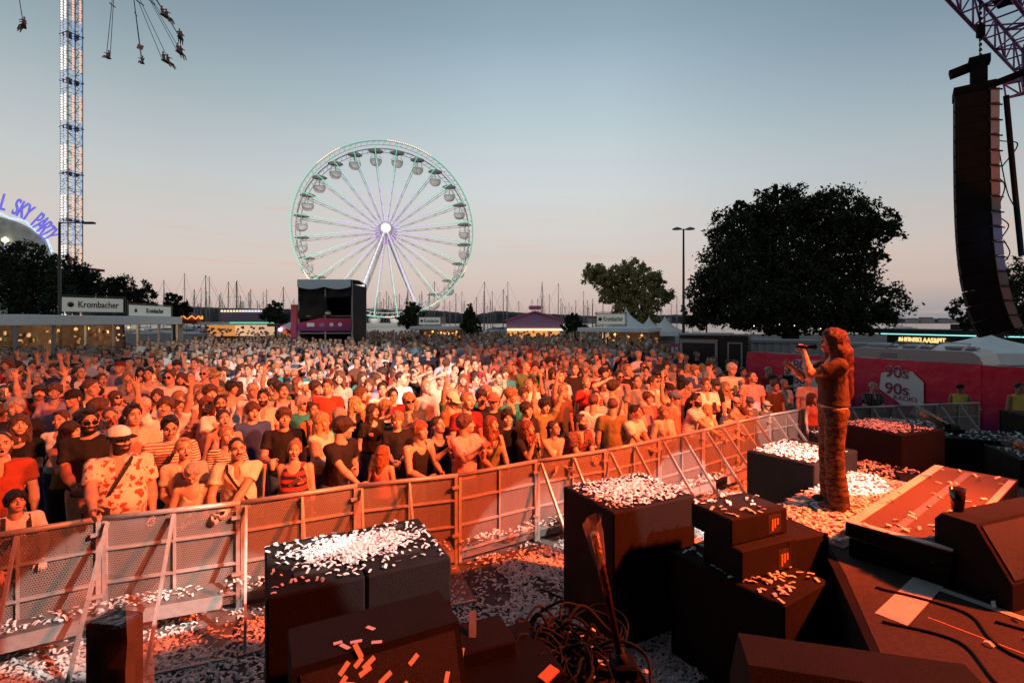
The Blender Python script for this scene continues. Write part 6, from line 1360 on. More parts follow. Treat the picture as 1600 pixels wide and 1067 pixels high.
# sound: line array and truss ---------------------------------------------------------
PURP = mat('truss_violet_light', (.26,.12,.30), .45, metal=.35)  # violet light on the truss is put into its base colour
root = empty('roof_truss', (8.6,10.0,10.6)); tag(root, 'violet lit box truss crossing the upper right corner', 'truss'); b = MB(); truss(b, (0,0,0), (9.5,6.4,0), .85, .9, .04, PURP); b.build('box_truss', None, root)
b = MB(); b.box((3.2,1.6,.2), (2.2,1.2,.1), BLK, rz=R(34)); b.build('roof_panel', None, root)
root = empty('roof_truss', (9.6,10.4,11.6)); tag(root, 'dark slim truss running out of the top right corner', 'truss'); b = MB(); truss(b, (-1.5,-1.4,0), (7,1.5,.3), .45, .6, .03, PURP); b.build('box_truss', None, root)
root = empty('roof_truss', (10.95,10.9,7.9)); tag(root, 'short slim truss right of the line array top', 'truss'); b = MB(); truss(b, (0,0,0), (3,1,.9), .3, .5, .03, PURP); b.build('box_truss', None, root)
LA = at(1527, 150, 10.6); root = empty('line_array', (LA.x, LA.y, 0), R(-38)); tag(root, 'long hanging column of black line array speakers curving at its foot', 'line array')
ARR = mat('array_cabinet', (.007,.005,.005), .75, spec=.2, noise=.3, nscale=8, bump=.3, bscale=120); STR = mat('array_side_panel', (.40,.34,.34), .35, metal=.2)
z = LA.z; ang = 0; x = 0.; hh = .315; curve = [0,0,.1,.2,.2,.3,.4,.5,.7,1,1.3,1.8,2.4,3,3.6,4.2]
for i in range(16):
    ang += R(curve[i])*1.0; M = Matrix.Translation((x,0,z-hh/2)) @ Matrix.Rotation(-ang, 4, 'Y')
    r = empty('array_cabinet', (0,0,0)); r.parent = root; r.matrix_local = M
    b = MB(); b.add([(-.37,-.30,-.153),(.17,-.27,-.153),(.17,.27,-.153),(-.37,.30,-.153),(-.37,-.30,.153),(.17,-.27,.153),(.17,.27,.153),(-.37,.30,.153)], [(3,2,1,0),(4,5,6,7),(0,1,5,4),(1,2,6,5),(2,3,7,6),(3,0,4,7)], ARR); b.build('enclosure', None, r)
    b = MB(); b.box((.245,-.2,0), (.13,.2,.285), STR); b.build('side_panel', None, r)
    b = MB(); b.box((.25,-.31,.12), (.22,.03,.025), GRIL, M=Matrix.Rotation(R(18),4,'Y')); b.build('rigging_link', None, r); b = MB(); b.box((-.38,-.27,.13), (.04,.05,.04), GRIL); b.build('rigging_pin', None, r)
    x += math.sin(ang)*hh; z -= math.cos(ang)*hh
b = MB(); b.box((-.06,0,LA.z+.1), (.66,.5,.18), BLK); b.box((.02,0,LA.z+.42), (.26,.3,.6), BLK); b.box((-.2,0,LA.z+.62), (.5,.22,.14), BLK, M=Matrix.Rotation(R(-12),4,'Y')); b.box((.03,0,LA.z+.72), (.34,.26,.16), BLK); b.box((.6,.0,LA.z+.26), (.8,.16,.10), BLK, M=Matrix.Rotation(R(-14),4,'Y')); b.build('fly_frame', None, root)
b = MB()
for k in range(14): b.tube([(.05+.02*math.cos(t), .02*math.sin(t), LA.z+.85+k*.11+.05*math.sin(2*t)) for t in [PI*2*i/6 for i in range(7)]], .012, 4, BLK)
b.box((.05,0,LA.z+1.35), (.14,.14,.26), BLK, bev=.03); b.build('hoist_chain', None, root)
b = MB(); b.box((.78,-.2,LA.z+1.1), (.16,.2,.3), BLK, bev=.03); b.box((.76,-.1,LA.z+.4), (.16,.2,.9), BLK, bev=.03); b.build('motor_boxes', None, root)
for i, pts in enumerate([[at(1572,150,10.4),at(1582,260,10.4),at(1590,340,10.4),at(1596,400,10.4)], [at(1562,160,10.5),at(1556,215,10.4),at(1590,225,10.4),at(1566,260,10.5)], [at(1560,230,10.4),at(1574,300,10.4),at(1590,330,10.4)], [at(1562,340,10.4),at(1576,352,10.4),at(1566,370,10.4)], [at(1556,275,10.4),at(1570,290,10.4),at(1562,318,10.4)], [at(1568,375,10.4),at(1578,395,10.4),at(1568,410,10.4)]]):
    cable(['thick black cable bundle hanging right of the line array','wide cable loop at the top of the line array','long thin cable down the line array','small cable loop low on the line array','small cable loop halfway down the line array','lowest cable loop on the line array'][i], pts, .055 if i == 0 else .012, 'cables on the line array')
# bulbs under the big tree
for k in range(10):
    p = at(1150+rnd.uniform(0,150), 506+rnd.uniform(-4,10), 43); b = MB(); b.lathe([(.01,.05),(.05,0),(.01,-.05)], n=8, m=led('bulb_warm', (1,.8,.5), 3)); tag(b.build('light_bulb', loc=p), 'tiny warm bulb glowing under the big dark tree', 'light bulb', 'bulbs strung under the big tree')
# ------------------------------------------------------------ the crowd
def face_to(x, y, tx=3.4, ty=3.4): return math.atan2(ty-y, tx-x)+PI/2          # person faces -Y at 0
def headlocal(sp):
    sy = math.sin(sp.get('lean', 0.)); cy = math.cos(sp.get('lean', 0.)); return (.48*sy*0-0-(.012), .96+.48*cy+.185+.0), -.48*sy
HERO = []
def hero(px, py, d, sex, look, pose, top, tc, hair, hc, label, **k):
    """px,py head centre in the photo; d distance; look: degrees the body turns from facing the camera (+ = towards photo right)"""
    lean = k.get('lean', 0.); sp = dict(sex=sex, pose=pose, top=top, tc=tc, hair=(hair, hc)); sp.update(k); fa = k.get('face')
    sp['face'] = fa or ('f' if sex == 'f' else 'm'); sp.pop('head', None)
    hd = k.get('head', (0, 0)); sp['head'] = (R(hd[0]), -R(hd[1]), R(k.get('roll', 0)))
    sp['lean'] = R(lean) if abs(lean) > 1.5 else lean
    H = at(px, py, d); rz = R(look); L = sp['lean']
    hz = .96+.48*math.cos(L)+.012*math.sin(L)+.185; hy = -.48*math.sin(L)-.012+.012*math.cos(L)
    s = H.z/hz; s = max(k.get('smin', .70), min(1.12, s)); off = Matrix.Rotation(rz, 3, 'Z') @ Vector((0, hy*s, 0))
    loc = (H.x-off.x, H.y-off.y, H.z-hz*s if abs(H.z-hz*s) < .16 else 0.)
    loc = (loc[0], loc[1], 0.)
    sp['who'] = ' '.join(label.split(',')[0].split()[:9])
    HERO.append((sp, loc, rz, s, label, px, py))
h = hero
BK = 'black'
# front row and behind, left part
h(24,783,4.35,'m',50,((-.16,-.42,.98),(.20,-.38,1.0),'relax'),'tee','white','curly','black','boy with dark curls and black backpack straps leaning on the rail, far left',lean=12,acc=('straps',),rail=1,skin=0,head=(10,14))
h(139,657,5.35,'m',28,'clasp','tee',BK,'quiff','black','bearded man in sunglasses, black tee and beige trousers at far left',face='mb',acc=('shades',),lc='beige',skin=2,head=(24,-4))
h(187,686,4.85,'m',36,((-.16,-.50,1.06),(.26,-.05,.85),'grip'),'shirt','floral-cream-rust','buzz','dark','stout bearded man in white cap and red floral shirt, hand on rail',face='mb',acc=('cap:white','cross'),build=1.28,skin=0,head=(32,0))
h(31,664,5.7,'f',30,'phone','tee',BK,'wavy','brown','woman in black dress looking up with a phone at the left edge',legs='dress',lc='black',hold='phone',skin=4,head=(20,10))
h(96,655,6.3,'f',18,'down','tee','white','short','brown','woman with short hair, white tee and one black strap, left of the sunglasses man',acc=('cross:nobag',),build=1.12)
h(115,622,7.1,'f',5,'clasp','tank','black','tail','dark','woman in black cap and black tank top near the left edge',acc=('cap:black',),skin=2)
h(142,606,7.5,'f',60,'down','tank','white','tail','brown','tall woman in white lace top turned right, hair tied back',acc=('cross:nobag',),build=1.15,head=(25,0))
h(86,612,7.7,'f',20,'drink','tee','lilac','shaggy','brown','woman with glasses and lilac blouse, near the left edge',acc=('glasses',),hold='cup',head=(20,12))
h(12,562,11.5,'f',15,'down','tee','red','wavy','auburn','woman in bright red dress at the left edge',legs='dress',lc='red',acc=('cross',))
h(97,576,10.5,'m',10,'phone','tee','navy','short','dark','man in navy tee bending his head in the left crowd',head=(10,-12))
h(127,582,10.6,'m',30,'wave','tee','white','buzz','brown','man in white tee raising his hand, left crowd',head=(30,5))
h(187,574,11.3,'m',15,'down','polo','lilac','buzz','brown','man in mauve polo and dark cap, left crowd',acc=('capback:maroon',),build=1.15)
h(205,604,9.6,'f',8,'clap','tank','floral-brown-cream','short','blond','small blonde woman in patterned top clapping',)
h(233,584,10.2,'f',18,'clasp','tee','beige','bun','black','woman in beige dress with black hair tied up',legs='dress',lc='black')
h(266,589,9.2,'m',10,'drink','tee','white','short','brown','man with mirrored sunglasses and plain white tee, left of centre',acc=('shades',),hold='cup',build=1.05)
h(283,592,10.0,'f',25,'down','strap','brown','wavy','brown','woman with brown waves beside the white tee sunglasses man')
h(226,634,7.3,'f',12,'clasp','tank','pink','short','white','elderly woman with white hair, glasses and pink top',acc=('glasses','crossr:nobag'))
h(278,637,7.2,'f',55,'clap','tee','pink','bun','dark','woman with glasses in profile clapping, dark hair tied up',acc=('glasses',),head=(20,5))
h(208,648,5.95,'m',45,'down','polo','beige','quiff','black','man in beige polo with black hair behind the capped man',head=(10,4))
h(266,667,5.5,'m',30,'down','tee','stripe-cream-rust','short','black','man with glasses in fine striped tee with black shoulder strap',acc=('glasses','cross:nobag'),build=1.15,skin=0,head=(10,-12),face='ms')
h(288,700,5.15,'f',30,((-.05,-.24,1.05),(.12,-.26,1.0),'relax'),'polo','beige','short','blond','elderly blonde woman in beige polo with open mouth, at the rail',face='fo',build=1.1,head=(15,5),lean=6)
h(301,738,4.98,'f',20,((-.14,-.40,1.02),(-.02,-.42,1.02),'grip'),'tank','beige','short','grey','grey haired woman bent over her phone, elbows on the rail',lean=28,abs=1,build=1.1,head=(5,-38),hold='phone',skin=4)
h(371,700,5.15,'m',22,((-.20,-.40,1.0),(-.05,-.42,1.03),'grip'),'polo','cream','buzz','black','man with moustache in cream polo and black strap leaning on the rail',face='ms',lean=14,abs=1,acc=('crossr:nobag',),skin=2,build=1.08,head=(18,4))
h(354,680,5.75,'f',30,'down','tee','stripe-cream-black','tail','fair','woman in brown striped blouse with tied fair hair',head=(25,8))
h(350,654,6.3,'f',20,'down','strap','pink','bun','dark','woman with open mouth and dark hair tied back, second row',face='fo',head=(20,14))
h(345,631,7.0,'m',25,'clap','tee','white','short','dark','man with glasses in white tee above the singing woman',acc=('glasses',),face='mb',head=(8,10),build=1.12)
h(323,632,7.2,'f',35,'down','tank','pink','long','auburn','woman with long auburn hair and pink tank top, left crowd')
h(336,590,9.6,'m',5,'hips','shirt','camo-olive-khaki-brown','buzz','brown','man in camouflage shirt and camouflage cap',acc=('cap:camo-olive-khaki-brown',))
h(320,583,10.3,'m',12,'cross','polo','beige','buzz','grey','man in dark sunglasses and beige polo left of the camouflage man',acc=('shades',))
h(305,568,12.0,'m',10,'down','shirt','white','short','brown','man in white collar shirt standing before the pen barrier')
h(362,606,9.0,'f',50,'down','strap','white','shaggy','black','woman in profile with black shaggy hair',head=(25,5))
h(396,610,8.2,'m',20,'down','tee','white','short','grey','man with glasses and short grey hair in white tee',acc=('glasses',),head=(25,10))
h(389,578,11.3,'m',4,'cross','shirt','white','short','brown','man in white shirt with folded arms, head tilted back')
h(411,577,11.2,'f',0,'cross','tank','white','bun','brown','woman in white tank top with folded arms beside the white shirt man')
h(404,574,11.8,'f',25,'down','strap',BK,'bun','dark','woman in black V-neck top looking up before the white pen',head=(15,14))
h(427,545,16.5,'f',5,'down','tank',BK,'bun','dark','woman in black tank top leaning on the white pen panel')
# centre left
h(412,621,7.6,'m',16,'side','shirt','cream','short','dark','tanned man with beard in open cream shirt',face='mb',build=1.05,skin=0,head=(4,0))
h(442,611,8.2,'m',20,'down','tee','pink','quiff','dark','man with moustache and black backpack straps in pale tee',face='ms',acc=('straps',),head=(22,8))
h(512,604,8.4,'m',6,'down','tee','rust','quiff','brown','smiling tall man in dark red tee in the centre left',head=(4,0))
h(492,606,8.9,'m',70,'down','polo','lilac','curly','dark','man in mauve shirt seen from the side, left of the red tee man')
h(444,652,6.35,'m',20,'drink','tee',BK,'bowl','brown','young man with bowl haircut in black sports shirt holding a cup',hold='cup',build=1.12,head=(14,6))
h(461,702,5.45,'f',10,'chest','tank','wide-black-red','bun','fair','woman with hand on chest in red and black striped top',face='fo',build=1.2,head=(12,6),roll=8)
h(502,658,6.3,'f',70,'clasp','long','cream','long','blond','woman with long blonde hair and cream hoodie in profile')
h(535,668,5.75,'m',62,((-.10,-.52,1.0),(.12,-.22,1.1),'grip'),'tee',BK,'curly','dark','young man in black tee bending over the rail, face turned away',lean=14,abs=1,head=(60,-6),build=1.02)
h(597,708,5.95,'f',168,'down','strap','coral','long','red','red haired child seen from behind at the rail')
h(621,656,6.9,'m',12,'clasp','tee',BK,'shaggy','fair','blond boy in black tee with printed lettering',head=(4,2))
h(655,672,6.05,'m',48,((-.10,-.40,1.06),(.20,-.34,1.04),'relax'),'tank',BK,'curly','red','young man with ginger curls and black tank leaning on the rail',lean=14,abs=1,head=(10,10),build=1.02)
h(684,664,6.45,'m',36,'clap','tank',BK,'short','dark','young man with dark hair and black tank clapping at the rail',head=(12,16))
h(727,662,6.3,'m',44,'clap','shirt','pink','curly','brown','young man in pale pink shirt clapping, face turned to the back',head=(50,4))
h(767,662,6.55,'f',30,((-.10,-.36,1.04),(.12,-.34,1.03),'relax'),'strap','olive','long','auburn','singing young woman in olive strap top behind the gate',face='fo',acc=('cross:nobag',),head=(20,14),lean=5,abs=1)
h(582,642,7.4,'f',40,'down','tee',BK,'long','dark','laughing woman with very long dark hair in profile',face='fo',head=(18,4))
h(554,632,7.6,'f',45,'down','tank',BK,'wavy','blond','woman with blonde waves in black top in the centre left')
h(602,636,7.8,'m',75,'down','tee','wide-cream-charcoal','curly','fair','youth with fair curls in a broad striped tee turned right')
h(531,590,9.6,'f',8,'down','strap','pink','wavy','brown','woman with brown waves and pale strap top behind the red tee man')
h(597,608,8.8,'m',20,'down','tee','white','short','dark','man in white tee with short dark hair above the striped youth')
h(577,601,9.4,'f',8,'down','shirt','lilac','bob','brown','woman with glasses, brown bob and mauve shirt',acc=('glasses',))
h(614,618,8.2,'m',25,'down','tee','maroon','short','dark','man with glasses in maroon tee behind the blond boy',acc=('glasses',))
h(724,594,9.7,'f',3,'down','tee','pink','long','auburn','woman with long auburn hair, pink tee and dark crossbody strap',acc=('cross',),head=(0,12))
h(742,570,11.9,'m',6,'down','tee','red','short','brown','tall man in bright red tee with a sling bag',acc=('crossr:nobag',))
h(647,583,10.4,'m',10,'film','tee',BK,'buzz','black','bald looking man in black tee filming with a phone',hold='phone')
h(688,593,9.6,'m',12,'brow','tee','beige','short','dark','man with glasses in beige tee shading his eyes',acc=('glasses',),head=(5,14))
h(706,625,7.7,'m',55,'down','shirt','khaki','buzz','dark','man in pale cap and khaki shirt looking down',acc=('cap:cream',),head=(10,-22))
h(665,604,9.0,'f',40,'down','tank','grey','tail','fair','woman in grey tank top seen from the side, hair tied')
h(752,621,7.9,'m',12,'drink','tee',BK,'bowl','dark','youth in black tee with fringe, behind the singing woman')
h(771,626,7.6,'m',14,'down','tee',BK,'buzz','brown','youth in bright red cap and black tee',acc=('cap:coral',))
# centre right
h(792,652,6.9,'m',10,'down','tee',BK,'curly','black','youth with black curls and black tee, right of the singing woman',head=(4,4))
h(824,668,6.7,'f',36,'mouth','tee',BK,'long','auburn','woman shouting with a hand at her mouth, long auburn hair',face='fo',lean=8,head=(14,14))
h(865,668,6.75,'f',22,((.10,-.38,1.03),(-.10,-.40,1.03),'relax'),'strap','cream','tail','dark','woman with glasses and cream lace top, arms folded on the rail',acc=('glasses',),lean=15,abs=1,head=(20,12))
h(906,658,7.05,'m',30,((-.02,-.46,1.03),(.06,-.46,1.05),'grip'),'shirt','batik-charcoal-black-rust','short','dark','bearded man in dark flowered shirt leaning on the rail',face='mb',lean=20,abs=1,build=1.15,head=(20,6))
h(927,628,7.8,'m',160,'down','tee','white','short','brown','man in white sports jersey seen from behind')
h(957,634,7.65,'m',176,'down','tee','olive','short','brown','broad man in olive tee seen from behind')
h(992,643,7.65,'m',40,((-.04,-.48,1.03),(.08,-.46,1.03),'grip'),'tee','white','short','black','man in white tee with dark hair leaning on the rail, right of centre',lean=18,abs=1,head=(14,4),build=1.05)
h(1004,636,8.3,'m',28,'clasp','tee','pink','buzz','grey','elderly man with glasses in pale tee at the rail',acc=('glasses',))
h(1037,643,8.1,'f',10,'down','jacket','cream','bob','fair','woman with fair bob, cream cardigan over black top')
h(1053,622,8.6,'m',50,'down','polo','coral','buzz','brown','man in grey cap and coral polo behind the cardigan woman',acc=('cap:denim',))
h(1087,624,8.5,'m',48,((.0,-.50,1.04),(.12,-.46,1.02),'relax'),'tee','stripe-white-grey','quiff','black','bearded young man in striped white tee, arm along the rail',face='mb',lean=16,abs=1,skin=2,head=(-15,4))
h(850,634,7.9,'m',30,'up2','tee','olive','shaggy','black','happy youth with both hands up, olive tee',face='mo')
h(822,640,7.5,'m',32,'down','tee',BK,'curly','dark','young man with dark curls looking right, near the centre',head=(10,5))
h(878,612,8.8,'m',40,'wave','tee','brown','curly','fair','person with fair curls stretching an arm up to the right')
h(945,600,9.4,'m',14,'brow','tee','pink','short','brown','man in pink tee with a hand on his forehead',)
h(967,588,10.2,'m',14,'down','tee','pink','short','dark','man in pale tee with sunglasses behind the forehead man',acc=('shades',),face='mb')
h(995,596,9.8,'m',10,'down','tee','grey','buzz','dark','man in grey tee, third row right of centre')
h(1020,597,9.9,'m',28,'down','tee','white','quiff','dark','man with sunglasses looking up in white tee, right centre',acc=('shades',),head=(20,10))
h(980,578,11.0,'m',12,'down','tee',BK,'short','fair','man in black tee with short fair hair, right centre')
h(897,576,10.9,'m',14,'down','tee',BK,'short','brown','broad man in black tee, right of centre, back rows',build=1.2)
h(1046,608,9.4,'f',20,'wave','tank','navy','bun','dark','woman in dark cap holding a hand up, right centre',acc=('cap:black',))
h(1012,622,8.9,'m',24,'down','tee','coral','curly','brown','youth in coral tee behind the elderly man with glasses')
# right end of the barrier
h(1105,640,8.75,'f',8,((-.20,-.40,1.02),(.24,-.34,1.0),'relax'),'tank','cream','wavy','blond','blonde woman in cream tank top leaning on the rail, right side',lean=6,abs=1)
h(1141,646,8.95,'f',18,((.0,-.34,1.05),(.22,-.34,1.1),'relax'),'strap','coral','bun','brown','little girl in coral top resting on the rail',lean=6,abs=1,smin=.5)
h(1150,628,9.5,'f',24,'clap','tank','coral','tail','brown','woman in pink cap clapping behind the little girl',acc=('cap:pink',))
h(1171,628,9.5,'m',20,'wave','tee','brown','short','brown','boy in dark blue cap raising a hand at the rail',acc=('cap:denim',),smin=.5)
h(1197,633,9.95,'m',22,((.0,-.34,1.03),(.12,-.34,1.03),'relax'),'tee','brown','buzz','brown','boy in beige cap with sunglasses leaning on the rail',acc=('cap:khaki','shades'),lean=8,abs=1,smin=.5)
h(1211,604,10.9,'m',10,'down','tee','brown','short','dark','man in dark brown V-neck tee near the right bend of the barrier')
h(1225,600,11.4,'m',8,'clasp','shirt','cream','short','grey','grey haired man in pale striped shirt near the right bend')
h(1117,601,10.3,'m',20,'wave','tee',BK,'buzz','brown','man in cap and black tee raising a fist on the right',acc=('cap:charcoal',))
h(1133,604,10.6,'f',10,'down','strap','white','wavy','fair','woman in white strap top with fair hair looking up',head=(0,12))
h(1074,602,10.2,'f',45,'down','tank',BK,'bun','black','woman in black top with black hair tied up, right side')
h(1161,581,12.6,'f',6,'cross','tee','red','bun','dark','woman in red V-neck tee before the trailer')
h(1139,569,13.6,'m',30,'side','tee',BK,'short','dark','man all in black standing by the trailer door')
h(1230,577,13.3,'m',6,'cross','vest','black','short','dark','man in sunglasses and black vest by the crimson banner',acc=('shades',))
h(1200,580,13.2,'m',14,'down','tee','red','short','grey','man in red tee with grey hair by the crimson banner')
h(1207,592,12.4,'m',30,'down','tee','white','short','black','man in white tee with dark cap, below the red tee man',acc=('capback:charcoal',))
h(1184,602,11.9,'f',2,'down','tee',BK,'long','black','woman with long black hair near the banner fence')
h(1075,575,14.0,'f',4,'down','tee','pink','wavy','blond','blonde woman in pink tee before the trailer')
h(1053,575,14.6,'f',6,'down','tank','white','bob','fair','woman in white tank top left of the pink tee woman')
h(1097,574,14.6,'f',14,'down','shirt','floral-white-grey','bob','blond','woman with blonde bob and speckled blouse before the trailer')
h(1117,578,14.0,'f',4,'down','tee','stripe-grey-black','bun','auburn','woman in grey striped tee before the trailer')
h(1020,552,17.0,'m',6,'down','tee','pink','buzz','grey','bald stout man in pink tee near the banner panels',build=1.3)
h(1364,604,10.95,'m',2,((-.12,-.34,1.05),(.12,-.34,1.05),'grip'),'shirt','plaid-grey-black','buzz','grey','elderly man in plaid shirt resting on the right barrier',lean=12,abs=1,build=1.15,head=(5,5))
h(1500,607,11.4,'m',-40,'down','vest','yellow','buzz','black','security guard in black cap and yellow vest by the right banner',acc=('cap:black',),skin=3,smin=.5,head=(-15,0))
h(1592,606,10.6,'m',-10,'down','vest','yellow','short','black','security guard in yellow vest cut off by the right edge',skin=3,smin=.5)
h(1268,622,9.9,'f',30,'down','strap','coral','wavy','brown','woman in coral strap top hidden behind the singer')
t0 = time.time()
for sp, loc, rz, s, label, px, py in HERO:
    d = loc[1]; near = d < 8.2; put_person(sp, loc, rz, s, label, 'concert crowd', .017 if near else .023, .0058 if near else .0085)
print('heroes', len(HERO), time.time()-t0)
# ---- the rest of the nearest three hundred: bodies from a set of shapes, each placed, dressed and turned on its own
CL_T = {'m': ['white','white','white','cream','pink','black','navy','grey','pink','sky','blue','teal','green','maroon','beige','charcoal','coral','stripe-white-navy','denim','rust','cream'], 'f': ['white','white','white','cream','pink','black','pink','red','cream','beige','lilac','teal','sky','coral','stripe-white-rust','floral-cream-blue','brown','olive','orange','grey']}
SH = []
rv = random.Random(21)
for i in range(34):
    sx = 'mf'[i % 2]; SH.append(dict(sex=sx, pose=(['down','side','clasp','cross','clap','down','phone','drink','down','side','film','talk','down','brow','chest','side','wave','cross','down','clasp','drink','side','down','clap','up2','down','side','talk','cross','down','phone','side','down','clasp'][i]), top=rv.choice(['tee','tee','polo','shirt'] if sx == 'm' else ['tank','tee','strap','tee']), build=rv.choice([.95,1.,1.05,1.15,1.25]) if sx == 'm' else rv.choice([.92,1.,1.05,1.15]), face={'m': rv.choice(['m','ms','m','mo','m']), 'f': rv.choice(['f','f','fo'])}[sx], head=(R(rv.uniform(-12,42)), -R(rv.uniform(-6,12)), R(rv.uniform(-5,5))), legs=rv.choice(['trousers','trousers','shorts']) if sx == 'm' else rv.choice(['trousers','dress','skirt']), seed=i))
HM = ['short','quiff','curly','buzz','shaggy','bowl']; HF = ['long','wavy','tail','bun','bob','long']
PL = [(l[0], l[1]) for _, l, *_ in HERO]; HP = [(px, py, l[1]) for _, l, _, _, _, px, py in HERO]
bl = lambda x: np.interp(x, [p[0] for p in BP], [p[1] for p in BP])+.42
def in_crowd(x, y):
    px = 800+x/y*FPX
    if px < -45 or px > 1290: return False
    if x > 5.0 and y > 9.6+.0*(x-5):
        if x > np.interp(y, [9, 12, 14.5, 18, 30, 60], [6.0, 6.6, 6.6, 6.2, 8.2, 16]): return False
    if y < bl(x): return False
    if 21.6 < y < 23.4 and -15.2 < x < -8.2: return False
    if 33.4 < y < 38 and -15.4 < x < -10.2: return False
    if y > 22 and x < -20: return y < 24.5+(x+34)*.5*0 and False
    return True
cand = []; rr = random.Random(5)
for _ in range(60000):
    y = rr.uniform(4.4, 17.5); x = rr.uniform(-.54*2*y, .55*y*1.15)
    if not in_crowd(x, y): continue
    mn = .44+.012*y
    if any((x-a)**2+(y-b_)**2 < mn*mn for a, b_ in PL): continue
    px = 800+x/y*FPX; hy = HZ+1.15*FPX/y
    if any(abs(px-a) < 6+50/max(y,1) and abs(hy-b_) < 8+60/y and y < dd_ for a, b_, dd_ in HP): continue
    PL.append((x, y)); cand.append((x, y))
cand.sort(key=lambda q: q[1]); NR = max(0, 300-len(HERO)-12); print('candidates', len(cand)); cand_use = cand[:NR]; ylim = cand_use[-1][1] if cand_use else 16
SHORT = {}
def shortname(l):
    return l
ANCH = [(px, py, loc[1], lab) for sp, loc, rz, s, lab, px, py in HERO]
used = set(lab for *_, lab in ANCH)
HNAME = {'short':'short','quiff':'swept-up','curly':'curly','buzz':'cropped','shaggy':'shaggy','bowl':'fringed','long':'long','wavy':'wavy','tail':'ponytailed','bun':'tied-up','bob':'bobbed'}
PN = {'down':'','side':'','clasp':'','cross':', arms folded','clap':', clapping','phone':', at a phone','drink':', holding a drink','wave':', one arm up','film':', filming','talk':', gesturing','up2':', both arms up','brow':', shading eyes','chest':', hand on chest'}
TN = {'tee':'tee','polo':'polo','shirt':'shirt','tank':'tank top','strap':'strap top'}
LM = [(60,'the left bar'),(145,'the first bar sign'),(235,'the second bar sign'),(275,'the carousel'),(330,'the orange stall'),(380,'the game stall'),(430,'the white pen'),(508,'the mixing tower'),(570,'the tower edge'),(604,'the wheel hub'),(645,'the wheel tree'),(680,'the middle bar'),(735,'the conifer'),(790,'the stall left end'),(836,'the sweets stall'),(880,'the stall right end'),(905,'the low bush'),(955,'the right bar'),(990,'the pagoda peak'),(1035,'the orange panel'),(1068,'the tall lamp'),(1095,'the trailer'),(1140,'the trailer door'),(1200,'the banner fence'),(1290,'the singer')]
def mklabel(w, col, top, hn, hc, pose, px, y):
    a, nm = min(LM, key=lambda q: abs(q[0]-px)); rel = 'left of' if px < a-7 else ('right of' if px > a+7 else 'in line with')
    row = 'front rows' if y < 7.5 else ('forward rows' if y < 9.5 else ('middle rows' if y < 11.5 else ('rear rows' if y < 13.5 else 'far rows')))
    cn = col.split('-'); cn = (('striped ' if cn[0] in ('stripe','wide') else 'flowered ')+cn[1]) if len(cn) > 1 else col
    for v in (0, 1, 2, 3):
        if v > 1 and pose not in ('down','side'): pass
        lb = '%s %s, %s %s hair%s, %s %s %s' % (cn, TN[top], HNAME[hn], hc, PN[pose], row, rel, nm)
        if v == 1: lb = '%s %s on %s, %s %s hair, %s %s %s' % (cn, TN[top], w, HNAME[hn], hc, row, rel, nm)
        if v == 2: lb = lb.replace(' on woman','').replace(' on man','')+', nearer one'
        if v == 3: lb = lb.replace(', nearer one','')+', behind another'
        if lb not in used: used.add(lb); return ' '.join(lb.split()[:16])
    return lb
t0 = time.time()
for i, (x, y) in enumerate(cand_use):
    px = 800+x/y*FPX; j = rr.randrange(len(SH)); sp = dict(SH[j]); sx = sp['sex']; hn = rr.choice(HM if sx == 'm' else HF); hc = rr.choice(['dark','dark','brown','brown','black','fair','blond','grey','auburn'] if sx == 'f' else ['dark','dark','brown','black','brown','fair','grey'])
    sp['hair'] = (hn, hc); sp['tc'] = rr.choice(CL_T[sx]); sp['lc'] = rr.choice(['denim','navy','black','beige','charcoal','khaki','white']); sp['skin'] = rr.choice([0,0,1,1,4,4,2,3]); acc = []
    q = rr.random()
    if q < .10: acc.append('shades')
    elif q < .22: acc.append('glasses')
    elif q < .26 and sx == 'm': acc.append('cap:'+rr.choice(['white','black','navy','red','khaki','denim'])); sp['hair'] = ('buzz', hc); hn = 'buzz'
    elif q < .34: acc.append('cross:nobag')
    elif q < .42: acc.append('straps')
    sp['acc'] = acc; sp['who'] = 'x'; ht = rr.gauss(1.0 if sx == 'm' else .94, .035); rz = face_to(x, y, 5.0, 2.0)*.75+R(rr.gauss(0, 14))
    if rr.random() < .08: rz += R(rr.choice([-80, 90, 150]))
    lbl = mklabel('man' if sx == 'm' else 'woman', sp['tc'], sp['top'], hn, hc, sp['pose'], px, y); sp['who'] = ' '.join(lbl.split(',')[0].split()[:3]+lbl.split(',')[-1].split()[-6:])
    if y < 12 and sp['pose'] in ('film','phone'): sp['hold'] = 'phone'
    if y < 12 and sp['pose'] == 'drink': sp['hold'] = 'cup'
    put_person(sp, (x, y, 0), rz, max(.84, min(1.07, ht)), lbl, 'concert crowd', .024, .009)
print('mid', len(cand_use), time.time()-t0, 'ylim', ylim)
